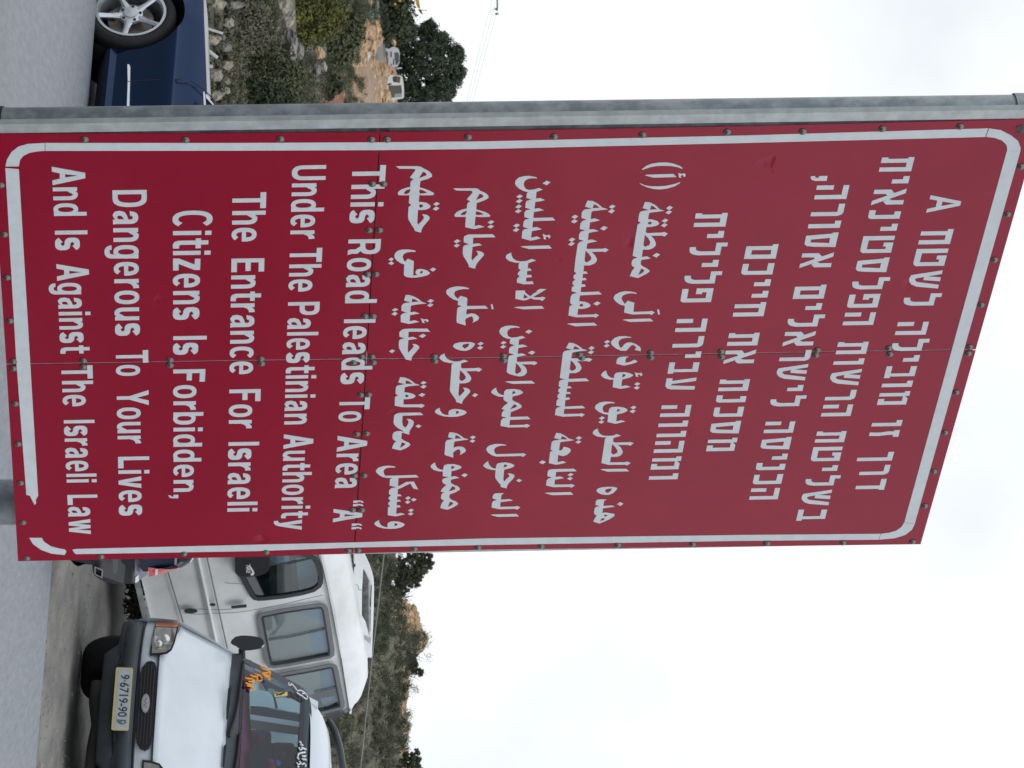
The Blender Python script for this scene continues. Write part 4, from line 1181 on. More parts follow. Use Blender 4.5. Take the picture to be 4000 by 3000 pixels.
# ---------------------------------------------------------------- dark blue saloon
def blue_car():
    yaw = R(38)
    A = V3((math.cos(yaw), -math.sin(yaw), -0.058)).normalized()      # towards its rear
    C = V3((0.045, -0.03, 1)).normalized()
    C = (C - A * C.dot(A)).normalized()
    B = C.cross(A).normalized()
    if B.y < 0:
        B = -B
    wc = P(43, 511, 21.4)
    O = wc - C * 0.335 - B * 0.03
    root = thing('parked_car', 'dark blue saloon car with alloy wheels parked side-on behind the left post', 'car', O)
    def w(a, b, zv):
        return O + A * a + B * b + C * zv
    def px(V, U, b):             # photo pixel onto the side at depth b
        return hit(U, V, O + B * b, B)
    def pr(V, U, a):             # photo pixel onto the rear at length a
        return hit(U, V, O + A * a, A)
    PROF = [(.13, .14), (.19, .03), (.215, .012), (.255, .042), (.262, .046), (.45, .025), (.60, .005), (.69, -.018), (.702, -.016), (.716, -.002), (.80, .030), (.86, .058), (.90, .085), (.95, .12), (1.0, .16)]
    WR, WC = 0.405, 0.335
    def ztop(a):
        return interp(a, [(-.95, .70), (-.8, .80), (-.3, .865), (.0, .885), (.35, .915), (.72, .945), (1.0, .93), (3.4, .96), (3.95, .93)])
    def zbot(a, ac):
        zb = .13
        for c_ in (0.0, 2.87):
            if abs(a - c_) < WR:
                zb = max(zb, WC + math.sqrt(WR * WR - (a - c_) ** 2))
        return zb
    aa = sorted(set([-.95, -.9, -.85, -.75, -.6, -.5] + [round(-.42 + .03 * i, 3) for i in range(29)] + [-.4049, .4049] + [.5, .6, .7, .72, .8, .9, 1.0, 1.2, 1.5, 1.8, 2.1, 2.3, 2.4] + [round(2.45 + .035 * i, 3) for i in range(25)] + [2.4651, 3.2749] + [3.4, 3.6, 3.75, 3.85, 3.9]))
    def taper(a):
        return interp(a, [(-.95, .35), (-.8, .16), (-.5, .03), (0, 0), (3.3, 0), (3.7, .04), (3.9, .12)])
    body = MB()
    for side in (0, 1):
        rows = []
        for a in aa:
            zb, zt = zbot(a, 0), ztop(a)
            row = []
            zs = [q[0] for q in PROF]
            for q in zs:
                zz_ = min(max(q, zb), zt)
                b_ = interp(zz_, PROF) + taper(a)
                # fender lip swells round the arch
                row.append(w(a, b_ if side == 0 else 1.87 - b_, zz_))
            rows.append(row)
        body.grid(rows)
    # bonnet, cowl and boot between the two shoulders
    for rng in ([a for a in aa if a <= .8], [a for a in aa if a >= 3.3]):
        rows = []
        for a in rng:
            zt = ztop(a)
            b0 = interp(zt, PROF) + taper(a)
            row = []
            for k in range(13):
                t = k / 12
                bb = lerp(b0, 1.87 - b0, t)
                row.append(w(a, bb, zt + .055 * math.sin(math.pi * t) ** .6))
            rows.append(row)
        body.grid(rows)
    # nose and tail
    for a, da in ((-.95, -.12), (3.9, .10)):
        rows = []
        for zv in (.16, .3, .45, .6, .7, .8, ztop(a)):
            rows.append([w(a + da * math.sin(math.pi * min(1, (zv - .05) / .8)) * math.sin(math.pi * k / 12) ** .5, lerp(interp(zv, PROF) + taper(a), 1.87 - interp(zv, PROF) - taper(a), k / 12), zv) for k in range(13)])
        body.grid(rows)
    # roof and pillars
    roof = [(.78, .97, .10), (1.2, 1.2, .20), (1.55, 1.36, .27), (2.0, 1.42, .29), (2.5, 1.40, .28), (3.0, 1.27, .24), (3.45, 1.03, .16)]
    rows = []
    for a, zv, b0 in roof[2:5]:
        rows.append([w(a, lerp(b0, 1.87 - b0, k / 10), zv + .05 * math.sin(math.pi * k / 10) ** .5) for k in range(11)])
    body.grid(rows)
    for side in (0, 1):
        f = (lambda b: b) if side == 0 else (lambda b: 1.87 - b)
        rows = [[w(a, f(b0), zv), w(a + .05, f(b0 + .05), zv + .015)] for a, zv, b0 in roof]
        body.grid(rows)
    bo = fixn(body.obj('body', M_NAVY, root, smooth=True))
    bo.data.polygons.foreach_set('use_smooth', [True] * len(bo.data.polygons))
    em = bo.modifiers.new('edge', 'EDGE_SPLIT')
    em.split_angle = R(26)
    # glass house
    for side in (0, 1):
        f = (lambda b: b) if side == 0 else (lambda b: 1.87 - b)
        g_ = MB()
        rows = [[w(a, f(interp(.93, PROF) + .01), .90), w(a, f(b0 + .012), zv - .01)] for a, zv, b0 in roof]
        g_.grid(rows)
        g_.obj('side_window', M_BGLASS, root)
    g_ = MB()
    g_.grid([[w(.86, lerp(.14, 1.73, k / 8), 1.0) for k in range(9)], [w(1.5, lerp(.28, 1.59, k / 8), 1.36) for k in range(9)]])
    g_.obj('windscreen', M_BGLASS, root)
    g_ = MB()
    g_.grid([[w(2.55, lerp(.28, 1.59, k / 8), 1.39) for k in range(9)], [w(3.42, lerp(.17, 1.70, k / 8), 1.0) for k in range(9)]])
    g_.obj('rear_window', M_BGLASS, root)
    # dark arches and floor
    ar = MB()
    for c_ in (0, 2.87):
        ar.lathe([(WR + .004, 0.07), (WR + .004, 0.5), (.01, 0.5)], w(c_, -0.01, WC), B, 32)
    ar.box(w(1.5, .935, .22), (.01, .01, .01))
    ar.add([w(-.8, .15, .17), w(3.8, .15, .17), w(3.8, 1.7, .17), w(-.8, 1.7, .17)], [(0, 1, 2, 3)])
    ar.obj('underbody', M_DARK, root)
    for a in (0.0, 2.87):
        wheel(root, w(a, .03, WC), -B, .342, .23, .262, 5, rot=-.42)
        wheel(root, w(a, 1.84, WC), B, .335, .23, .250, 5)
    # trim
    mb = MB()
    mb.slab([(497.5, 251), (505.5, 252), (509, 262), (508, 317), (499, 317)], [], lambda V, U, h: px(V, U, .02 - h), .012)
    fixn(mb.obj('sill_trim', M_TRIM, root))
    mb = MB()
    mb.slab([(499, 319.5), (508, 319.5), (505, 430), (503, 700), (494, 700), (495, 430)], [], lambda V, U, h: px(V, U, .02 - h), .012)
    fixn(mb.obj('sill_trim', M_TRIM, root))
    mb = MB()
    mb.slab([(794, 357), (800, 360), (806, 425), (806, 700), (797, 700), (797, 425)], [], lambda V, U, h: px(V, U, .03 - h), .012)
    fixn(mb.obj('window_trim', M_TRIM, root))
    mb = MB()
    mb.slab([(802, 369), (807, 371), (836, 408), (832, 411), (806, 383)], [], lambda V, U, h: px(V, U, .045 - h), .012)
    fixn(mb.obj('window_trim', M_TRIM, root))
    mb = MB()
    mb.slab([(807, 378), (832, 411), (845, 430), (900, 520), (808, 520)], [], lambda V, U, h: px(V, U, .05 - h), .004)
    mb.obj('quarter_glass', M_BGLASS, root)
    mb = MB()
    mb.slab(ell(676, 271, 5.5, 20, 16), [], lambda V, U, h: px(V, U, -.006 - h), .006)
    fixn(mb.obj('side_repeater', mat('repeater_lens', (0.45, 0.55, 0.62), rough=0.15), root))
    mb = MB()
    dl = [(500, 318), (560, 315), (640, 310), (706, 311), (735, 316), (760, 325), (785, 342), (800, 355), (815, 368), (830, 385), (839, 400)]
    mb.tube([px(V, U, interp((V - 511) / 520 + .335, PROF) - .003) for V, U in dl], .004, 6)
    mb.obj('door_gap', M_PLAST, root)
    mb = MB()
    q = [px(846, 432, -.02), px(852, 445, -.06), px(858, 470, -.08)]
    mb.tube(q, [.02, .055, .06], 12)
    mb.obj('door_mirror', mat('mirror_shell', (0.10, 0.10, 0.11), rough=0.3, coat=0.5), root, smooth=True)
    # rear end seen to the right of the board
    k_ = 3.95
    def zr(s_):
        return [(200 + float(a) / k_, 2150 + float(b) / k_) for a, b in (q.split(',') for q in s_.split())]
    mb = MB()
    bl = zr('630,-900 625,150 640,330 665,390 740,440 860,500 1000,520 1120,515 1290,515 1290,-900')
    n_ = len(bl)
    fr_ = [pr(V, U, 4.03 - .10 * max(0, (U - 2230) / 45.0) ** 2) for V, U in bl]
    bk_ = [pr(V, U, 3.80) for V, U in bl]
    b0 = len(mb.v)
    mb.v += fr_ + bk_
    mb.f.append(tuple(range(n_)))
    for i in range(n_):
        j = (i + 1) % n_
        mb.f.append((i, j, n_ + j, n_ + i))
    fixn(mb.obj('rear_bumper', M_PLAST, root, bevel=.02, seg=3))
    mb = MB().slab(zr('945,-300 1030,-300 1030,150 1025,300 1005,355 975,365 950,340'), [], lambda V, U, h: pr(V, U, 4.035 + h), .006)
    fixn(mb.obj('bumper_strip', mat('grey_strip', (0.10, 0.105, 0.115), rough=0.35), root))
    mb = MB().slab(zr('668,245 800,300 790,430 670,375'), [zr('685,268 780,312 772,408 685,365')], lambda V, U, h: pr(V, U, 4.03 + h), .035)
    fixn(mb.obj('exhaust_tip', M_CHROME, root))
    mb = MB().slab(zr('685,268 780,312 772,408 685,365'), [], lambda V, U, h: pr(V, U, 4.036 + h), .001)
    mb.obj('exhaust_hole', M_DARK, root)
    mb = MB()
    c4 = zr('1292,505 1330,490 1440,400 1482,365 1480,265 1330,130 1290,130')
    # upper lip of the bumper rises and leans forward, so it mirrors the sky
    v4 = [pr(V, U, 4.0 - .16 * (V - 527) / 50.0) for V, U in c4]
    mb.add(v4, [tuple(range(len(v4)))])
    mb.obj('bumper_top', M_NAVY, root)
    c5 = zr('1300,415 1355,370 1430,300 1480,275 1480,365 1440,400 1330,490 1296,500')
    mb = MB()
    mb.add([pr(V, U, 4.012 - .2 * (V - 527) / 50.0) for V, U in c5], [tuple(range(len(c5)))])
    mb.obj('quarter_panel_sheen', mat('sky_sheen_paint', (0.42, 0.46, 0.5), rough=0.25, metal=0.5, coat=0.5), root)  # sky reflection on the navy quarter panel, put into a pale colour
    mb = MB().slab(zr('1495,260 1600,275 1750,295 1850,290 1960,270 1930,290 1800,330 1700,362 1600,390 1510,405'), [], lambda V, U, h: pr(V, U, 3.90 + h), .02)
    fixn(mb.obj('taillight', mat('red_lens', (0.55, 0.035, 0.045), rough=0.15, coat=1.0, col2=(0.75, 0.30, 0.30), vs=9), root))
    mb = MB().slab(zr('1610,290 1645,292 1640,380 1598,385'), [], lambda V, U, h: pr(V, U, 3.922 + h), .003)
    mb.obj('taillight_clear', mat('clear_lens', (0.75, 0.68, 0.68), rough=0.15, coat=1.0), root)
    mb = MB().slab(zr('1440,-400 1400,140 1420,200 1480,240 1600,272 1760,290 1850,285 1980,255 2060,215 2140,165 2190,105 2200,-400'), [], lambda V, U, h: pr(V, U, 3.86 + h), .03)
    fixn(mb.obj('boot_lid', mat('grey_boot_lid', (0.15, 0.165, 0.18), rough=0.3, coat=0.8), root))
    mb = MB().slab(zr('1905,110 1942,110 1935,255 1900,255'), [], lambda V, U, h: pr(V, U, 3.892 + h), .012)
    fixn(mb.obj('boot_trim', M_CHROME, root))
    mb = MB().slab(zr('1960,60 2170,60 2120,150 2080,180 2010,180'), [], lambda V, U, h: pr(V, U, 3.893 + h), .006)
    mb.obj('rear_badge_recess', M_PLAST, root)
    mb = MB()
    mb.tube([pr(V, U, 3.895) for V, U in zr('1760,297 1850,292 1980,262 2060,222 2140,172 2195,100')], .007, 6)
    mb.obj('boot_edge', M_CHROME, root)
    return root
blue_car()
# ---------------------------------------------------------------- white van seen from the front
def front_van():
    T = Frame(2741, 478, 22.7, 34.4, -3.2)
    root = thing('white_van', 'white van facing the road with a grey bumper and scribbles on its windscreen', 'van', T.w(0, -.42, 1.2))
    W = T.w
    def fd(x):                   # how far the front curves back towards its corners
        return .30 * (abs(x) / .93) ** 3.2
    xs = [-.95 + 1.9 * i / 30 for i in range(31)]
    def zhood(x):
        t = max(0, min(1, (abs(x) - .47) / .42))
        return .27 + (.412 - .27) * (t * t * (3 - 2 * t))
    # front panel under the bonnet
    body = MB()
    rows = []
    for t in (0, .08, .3, .6, .9, 1.0):
        row = []
        for x in xs:
            zt = zhood(x) - .008
            zv = lerp(.075, zt, t)
            row.append(W(x, zv, fd(x) + .035 + .03 * (1 - t) ** 2 + .05 * t * t))
        rows.append(row)
    body.grid(rows)
    # flanks
    for s in (-1, 1):
        rows = []
        for d in (.31, .36, .5, .7, .9, 1.3, 2.0, 3.0, 4.2, 4.6):
            top = interp(d, [(.31, .40), (.36, .44), (.9, .85), (1.0, .88), (4.6, .90)])
            rows.append([W(s * (.955 + .045 * min(1, (d - .31) / .5)) * interp(q, [(0, .97), (.4, 1.0), (1, .985)]), lerp(.02, top, q), d) for q in (0, .15, .4, .7, .9, 1.0)])
        body.grid(rows)
        # roof pillars
        for d0, d1, zz0, dd0, dd1 in ((1.05, 1.15, .88, 1.62, 1.72), (2.0, 2.18, .88, 2.05, 2.2), (3.2, 3.35, .88, 3.2, 3.35), (4.45, 4.6, .88, 4.4, 4.55)):
            body.grid([[W(s * 1.0, zz0, d0), W(s * 1.0, zz0, d1)], [W(s * .93, 1.60, dd0), W(s * .93, 1.60, dd1)]])
            body.grid([[W(s * .95, zz0, d0), W(s * .95, zz0, d1)], [W(s * .88, 1.60, dd0), W(s * .88, 1.60, dd1)]])
            body.grid([[W(s * 1.0, zz0, d0), W(s * .95, zz0, d0)], [W(s * .93, 1.60, dd0), W(s * .88, 1.60, dd0)]])
    # roof: rises from the header over the windscreen
    rows = []
    for d, zv, hw in ((1.50, 1.545, .955), (1.53, 1.575, .965), (1.62, 1.63, .975), (1.8, 1.69, .98), (2.1, 1.745, .98), (2.6, 1.78, .97), (3.4, 1.80, .96), (4.5, 1.79, .95), (4.62, 1.7, .94)):
        row = []
        for k in range(25):
            a = math.pi * k / 24
            cx = math.cos(a)
            sx = math.copysign(abs(cx) ** .45, cx) * -hw
            row.append(W(sx, zv - .14 + .14 * (max(0, math.sin(a)) ** .55), d + .09 * abs(cx) ** 3 * (1 if d < 2 else 0)))
        rows.append(row)
    body.grid(rows)
    bo = body.obj('body', M_WPAINT, root, smooth=True)
    bo.modifiers.new('edge', 'EDGE_SPLIT').split_angle = R(35)
    # bonnet
    hd = MB()
    rows = []
    for t in [i / 14 for i in range(15)]:
        row = []
        for x in xs:
            xx = x * lerp(.968, 1.045, t)
            z0, z1 = zhood(x), .855 - .028 * (1 - (x / .95) ** 2)
            d0, d1 = .05 + fd(x), .83 + .12 * (abs(x) / .95) ** 2
            zv = lerp(z0, z1, t) + .03 * math.sin(math.pi * t) * (1 - .5 * abs(x) ** 2)
            row.append(W(xx, zv, lerp(d0, d1, t ** .92)))
        rows.append(row)
    hd.grid(rows)
    ho = hd.obj('bonnet', M_WPAINT, root, smooth=True)
    sm = ho.modifiers.new('thick', 'SOLIDIFY')
    sm.thickness = .012
    # dark gap under the bonnet edge
    mb = MB()
    mb.tube([W(x, zhood(x) - .006, fd(x) + .048) for x in xs if abs(x) < .52], .0045, 6)
    mb.obj('bonnet_gap', M_PLAST, root)
    # cowl panel and wipers
    mb = MB()
    rows = []
    for t in (0, .5, 1):
        rows.append([W(x * 1.04, lerp(.845 - .028 * (1 - (x / .95) ** 2), .928, t), lerp(.86, .955, t) + .10 * (abs(x) / .95) ** 2 * (1 - t) - .035) for x in xs])
    mb.grid(rows)
    mb.obj('cowl_panel', M_BUMP, root, smooth=True)
    K = 3.6875
    def z7(s_):
        return [(850 + float(a) / K, 2550 + float(b) / K) for a, b in (q.split(',') for q in s_.split())]
    def on_ws(V, U, lift=0.0):   # a point on the sloping windscreen
        o = W(0, .925, .945 - lift)
        n = (W(1, 0) - W(0, 0)).cross(W(0, 1.545, 1.5) - W(0, .925, .945)).normalized()
        return hit(U, V, o - n * 0, n)
    for s_ in ('375,120 355,250 330,450 300,700 240,960 175,1150 165,1210', '320,1170 300,1330 285,1480 260,1620 240,1800 200,2050'):
        mb = MB()
        mb.tube([on_ws(V, U, .05) for V, U in z7(s_)], .014, 8)
        mb.obj('wiper', M_PLAST, root)
    for s_ in ('180,470 150,520 125,800 122,960 145,960 180,700 200,480', '110,1320 85,1350 75,1500 65,1659 95,1659 110,1500 130,1330'):
        mb = MB().slab(z7(s_), [], lambda V, U, h: T.px(V, U, .80 - h), .02)
        fixn(mb.obj('cowl_flap', M_PLAST, root))
    # windscreen glass with its black border
    ws = []
    def wsq(x, t):
        return W(x, lerp(.925, 1.545, t), lerp(.945, 1.50, t) + .05 * (abs(x) ** 2))
    brd, gl = MB(), MB()
    out_ = [(-.998, .0), (.998, .0)] + [(.998, .55), (.985, .80), (.96, .90), (.91, .96), (.85, .985), (.78, 1.0), (-.78, 1.0), (-.85, .985), (-.91, .96), (-.96, .90), (-.985, .80), (-.998, .55)]
    inn_ = [(-.95, .045), (.95, .045), (.93, .55), (.92, .74), (.89, .80), (.82, .83), (-.82, .83), (-.89, .80), (-.92, .74), (-.93, .55)]
    def dens(q, n=6):
        o = []
        for i in range(len(q)):
            a, b = q[i], q[(i + 1) % len(q)]
            o += [(lerp(a[0], b[0], k / n), lerp(a[1], b[1], k / n)) for k in range(n)]
        return o
    nn_ = (W(0, 0, 0) - W(0, 0, 1)).normalized()
    brd.slab(dens(out_), [dens(inn_)], lambda x, t, h: wsq(x, t) + nn_ * .004, 0.0)
    brd.obj('windscreen_border', mat('black_glass_border', (0.012, 0.018, 0.035), rough=0.06, coat=0.6), root)
    gl.grid([[wsq(-.99 + 1.98 * k / 16, t) for k in range(17)] for t in (.01, .25, .5, .75, .97)])
    facecam(gl.obj('windscreen', M_WGLASS, root, smooth=True))
    # bumper
    mb = MB()
    prof = [(.100, .05), (.092, .0), (.055, -.02), (-.035, -.02), (-.055, .015), (-.085, .02), (-.17, .035), (-.185, .06), (-.185, .12)]
    rows = []
    for zv, d in prof:
        row = []
        for i in range(41):
            x = -.955 + 1.91 * i / 40
            zz_ = zv
            if zv < -.08 and abs(x) > .5:
                zz_ = max(zv, lerp(zv, -.075, min(1, (abs(x) - .5) / .06)))
            row.append(W(x, zz_ + .02 * (abs(x) ** 2), d + fd(x) * (1.15)))
        rows.append(row)
    mb.grid(rows)
    bp = mb.obj('bumper', M_BUMP, root, smooth=True)
    bp.modifiers.new('edge', 'EDGE_SPLIT').split_angle = R(50)
    bp.modifiers.new('thick', 'SOLIDIFY').thickness = -.03
    mb = MB()
    mb.tube([W(x, .108 + .02 * x * x, fd(x) * 1.1 + .03) for x in xs], .010, 6)
    mb.obj('bumper_seal', M_SEAL, root)
    for x, zv in ((-.56, -.02), (.56, -.02)):
        fixn(T.lslab(MB(), ell(x, zv, .014, .012, 12), d=fd(x) - .02, t=.004).obj('bumper_screw', M_PLAST, root))
    for x in (-.33, .33):
        fixn(T.lslab(MB(), rrect(x - .04, -.05, x + .04, -.03, .008), d=fd(x) - .0, t=.035).obj('plate_bracket', M_PLAST, root))
    # number plate
    pl = T.lslab(MB(), rrect(-.281, -.068, .281, .068, .015), d=-.045, t=.008).obj('number_plate', mat('plate_frame_yellow', (0.62, 0.54, 0.23), rough=0.5), root)
    fixn(pl)
    fixn(T.lslab(MB(), rrect(-.266, -.046, .270, .058, .008), d=-.053, t=.002).obj('plate_face', mat('plate_grey_white', (0.52, 0.55, 0.58), rough=0.5, var=.15, vs=20), pl))
    tx = MB()
    vs, fs = text_mesh('9\u00b76719-90', 0.012, 1.0)
    x0, x1 = min(v[0] for v in vs), max(v[0] for v in vs)
    tx.add([W(lerp(-.215, .165, (x - x0) / (x1 - x0)), -.026 + .072 * (y - CAP0) / (CAP1 - CAP0), -.0565) for x, y in vs], fs)
    M_GRN = mat('plate_green_ink', (0.02, 0.06, 0.05), rough=0.6)
    tx.obj('plate_number', M_GRN, pl)
    tx = MB()
    for q in ('195,.045 195,-.03', '.205,-.02 .225,.0 .205,.012 .21,-.03', '.2,.03 .215,.045 .23,.02 .222,-.01'):
        pts = [(float(a) if abs(float(a)) < 1 else float(a) / 1000, float(b)) for a, b in (e.split(',') for e in q.split())]
        tx.tube([W(a, b, -.0575) for a, b in pts], .003, 5)
    tx.obj('plate_script', M_GRN, pl)
    # grille and oval badge
    gr = [(-.395, .205), (-.38, .235), (-.33, .252), (-.2, .255), (.2, .255), (.34, .252), (.39, .235), (.41, .205), (.395, .165), (.34, .135), (.2, .118), (-.2, .118), (-.33, .135), (-.385, .17)]
    g_ = fixn(T.lslab(MB(), dens(gr, 4), d=.045, t=.02).obj('grille', M_PLAST, root))
    mb = MB()
    for i in range(5):
        zv = .135 + .025 * i
        hw = .36 if 0 < i < 4 else .30
        mb.tube([W(-hw, zv, .022), W(hw, zv, .022)], .0035, 5)
    mb.obj('grille_bars', mat('grille_grey', (0.05, 0.05, 0.052), rough=0.5), g_)
    fixn(T.lslab(MB(), ell(0.0, .184, .083, .033, 28), d=.022, t=.014).obj('badge', mat('badge_silver', (0.62, 0.60, 0.58), rough=0.3, metal=0.5), g_))
    fixn(T.lslab(MB(), ell(0.0, .184, .073, .025, 28), d=.008, t=.002).obj('badge_face', mat('badge_face', (0.50, 0.47, 0.48), rough=0.35, col2=(.36, .36, .42), vs=14), g_))
    bx = MB()
    bx.tube([T.w(-.045 + .09 * k / 10, .182 + .012 * math.sin(k * 1.5), .0055) for k in range(11)], .0022, 5)
    bx.obj('badge_script', M_GRN, g_)
    # headlights
    for s in (-1, 1):
        def hp(x, zv, h):
            return W(s * x, zv, fd(x) + .045 - h)
        outl = [(.93, .208), (.93, .405), (.75, .392), (.62, .38), (.535, .36), (.495, .325), (.475, .25), (.47, .186), (.6, .19), (.75, .198)]
        hl = MB().slab(dens(outl, 4), [], hp, .006)
        hl = fixn(hl.obj('headlight', M_SEAL, root))
        amb = [(.925, .214), (.925, .40), (.845, .392), (.845, .21)]
        fixn(MB().slab(dens(amb, 3), [], lambda x, zv, h: hp(x, zv, h + .007), .006).obj('indicator', mat('amber_lens', (0.75, 0.16, 0.01), rough=0.15, coat=1.0, col2=(.5, .08, .005), vs=12), hl))
        refl = [(.835, .216), (.835, .385), (.70, .378), (.60, .366), (.545, .350), (.512, .318), (.495, .25), (.492, .202), (.6, .204), (.72, .210)]
        fixn(MB().slab(dens(refl, 4), [], lambda x, zv, h: hp(x, zv, h + .007), .002).obj('reflector', mat('lamp_reflector', (0.55, 0.54, 0.50), rough=0.22, metal=0.8, col2=(0.30, 0.29, 0.27), vs=6), hl))
        for bc_, br_ in (((.66, .29), .05), ((.60, .25), .032)):
            fixn(MB().lathe([(br_, 0), (br_ * .9, .008), (br_ * .4, .012), (.001, .013)], hp(*bc_, .010), T.n, 20).obj('bulb', mat('lamp_bowl', (0.8, 0.79, 0.74), rough=0.15, metal=0.6), hl))
    # wheels
    for s in (-1, 1):
        ax = T.x * s
        c = W(s * .965, -.075, .93)
        t = fixn(MB().lathe([(.2, -.005), (.29, 0), (.325, -.02), (.335, -.05), (.335, -.32), (.32, -.36), (.2, -.37)], c, ax, 40).obj('tyre', M_TYRE, root, smooth=True))
        fixn(MB().lathe([(.2, -.03), (.12, -.05), (.001, -.05)], c, ax, 24).obj('rim', mat('steel_rim', (.3, .3, .3), rough=.5, metal=.6), root))
    mb = MB()
    mb.box((0, 0, 0), (.001, .001, .001))
    mb.v = []
    mb.f = []
    mb.add([W(-.6, -.12, .25), W(.6, -.12, .25), W(.6, -.12, 4.4), W(-.6, -.12, 4.4)], [(0, 1, 2, 3)])
    mb.add([W(-.6, -.2, .5), W(.6, -.2, .5), W(.6, .1, .5), W(-.6, .1, .5)], [(0, 1, 2, 3)])
    mb.add([W(-.95, -.2, 2.2), W(.95, -.2, 2.2), W(.95, .8, 2.2), W(-.95, .8, 2.2)], [(0, 1, 2, 3)])
    mb.obj('underbody', M_DARK, root)
    mb = MB()
    mb.tube([W(-.48, -.24, .6), W(-.3, -.25, .6), (W(-.1, -.22, .6)), W(.1, -.24, .6), W(.5, -.24, .6)], [.06, .055, .05, .05, .06], 10)
    mb.obj('axle', mat('greasy_steel', (0.10, 0.098, 0.095), rough=.7), root, smooth=True)
    # mirror
    def z6(s_):
        return [(700 + float(a) / 3.95, 2150 + float(b) / 3.95) for a, b in (q.split(',') for q in s_.split())]
    mo = z6('790,1430 810,1380 870,1330 960,1312 1080,1315 1200,1330 1270,1350 1305,1390 1318,1450 1300,1490 1240,1520 1120,1540 980,1552 930,1520 880,1480 830,1460')
    mb = MB()
    mb.slab(mo, [], lambda V, U, h: T.px(V, U, 1.0 - h), .12)
    mm = fixn(mb.obj('side_mirror', mat('mirror_black', (0.02, 0.02, 0.028), rough=.4), root, bevel=.035, seg=4))
    mb = MB()
    mb.slab(z6('1318,1450 1312,1475 1285,1505 1270,1490 1290,1462'), [], lambda V, U, h: T.px(V, U, .875 - h), .003)
    mb.obj('mirror_glint', mat('mirror_glint_pale', (0.7, 0.72, 0.72), rough=.2), mm)  # pale patch painted on the black mirror shell as a glint
    mb = MB()
    mb.tube([T.px(945, 2535, 1.0), W(-1.0, .93, 1.05)], .03, 8)
    mb.obj('mirror_arm', M_PLAST, root)
    # cabin: dashboard cloth, seats, far windows
    mb = MB()
    cl = z7('350,150 330,600 320,1000 310,1340 300,1659 290,1900 445,1900 450,1659 455,1420 520,1340 490,1150 470,950 460,560 500,400 545,190 470,120')
    mb.slab(cl, [], lambda V, U, h: T.px(V, U, 1.12 + (V - 945) * .004 + h), .12)
    mb.obj('dashboard_cloth', mat('maroon_cloth', (0.55, 0.05, 0.20), rough=.9, var=.3, vs=10), root)
    for x, wd_ in ((-.55, .46), (.15, .46), (.6, .4)):
        mb = MB()
        mb.box((0, 0, 0), (wd_, .16, .62))
        mb.box((0, 0, .42), (wd_ * .55, .12, .2))
        M3 = Matrix((T.x, -T.n, T.z)).transposed()
        mb.v = [M3 @ v + W(x, .9, 1.95) for v in mb.v]
        mb.obj('seat', mat('seat_fabric', (0.03, 0.045, 0.065), rough=.9), root, bevel=.04)
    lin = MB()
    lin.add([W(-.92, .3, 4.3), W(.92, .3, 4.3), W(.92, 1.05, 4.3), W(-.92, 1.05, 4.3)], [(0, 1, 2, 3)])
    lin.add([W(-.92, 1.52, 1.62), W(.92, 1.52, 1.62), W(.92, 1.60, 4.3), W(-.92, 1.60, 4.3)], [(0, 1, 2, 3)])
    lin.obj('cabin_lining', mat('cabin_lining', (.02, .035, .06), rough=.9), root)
    M_PALE = translucent('pale_side_glass', (0.55, 0.68, 0.70))
    for s_ in ('460,560 470,750 830,800 800,640 740,560 620,535', '820,650 850,800 1000,840 1190,870 1190,640 1000,660 900,640', '590,1105 700,1280 900,1320 1150,1355 1160,1070 1000,1062', '470,820 480,850 1180,890 1180,872'):
        mb = MB().slab(z7(s_), [], lambda V, U, h: T.px(V, U, 2.6 - h), 0)
        mb.obj('side_window', M_PALE, root)
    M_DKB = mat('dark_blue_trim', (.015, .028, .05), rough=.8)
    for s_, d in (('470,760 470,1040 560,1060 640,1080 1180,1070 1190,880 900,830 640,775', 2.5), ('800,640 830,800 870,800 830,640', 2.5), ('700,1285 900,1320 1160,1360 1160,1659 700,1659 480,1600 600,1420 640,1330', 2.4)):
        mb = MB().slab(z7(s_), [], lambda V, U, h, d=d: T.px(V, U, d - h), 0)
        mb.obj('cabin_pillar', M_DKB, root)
    # stickers, paint scribbles and hanging ornaments
    def scrib(strokes, r, mt, nm, lift=.012):
        mb = MB()
        for s_ in strokes:
            mb.tube([on_ws(V, U) + nn_ * lift for V, U in z7(s_)], r, 6)
        mb.obj(nm, mt, root)
    M_OR = mat('orange_paint_marker', (0.75, 0.30, 0.02), rough=.6)
    scrib(['615,190 640,230 690,250 740,265 755,280 700,300 640,300 690,330 740,340 760,300', '635,300 690,350 755,365 755,392 720,380', '590,270 585,278', '540,300 560,330 600,330 635,370 630,410 590,415 560,380 575,345', '470,320 500,345 560,355 575,385 555,420', '395,360 420,380 500,385 530,400 480,425 440,420', '400,440 440,460 520,470 470,490 420,480', '470,525 520,545 490,500 440,470'], .008, M_OR, 'orange_scribble')
    M_WH = mat('white_paint_marker', (0.75, 0.76, 0.76), rough=.6)
    scrib(['1030,440 1018,455 1030,480 1055,470 1060,450 1090,480 1130,530 1150,560 1190,545 1240,570 1270,600 1298,645 1285,675 1255,665 1220,630 1180,610 1140,580', '1215,590 1245,600 1240,570'], .005, M_WH, 'white_scribble')
    scrib(['1175,1285 1200,1300 1195,1340 1215,1330 1230,1350', '1170,1370 1190,1410 1215,1400 1205,1370 1235,1385 1275,1400', '1150,1530 1160,1470 1200,1450 1265,1440', '1215,1490 1235,1500 1270,1495', '1160,1530 1170,1545', '1215,1530 1240,1550 1262,1535 1280,1560', '1140,1590 1160,1620 1200,1600 1180,1570', '1215,1620 1240,1600 1270,1620 1265,1650', '1150,1640 1170,1655'], .007, M_WH, 'white_lettering')
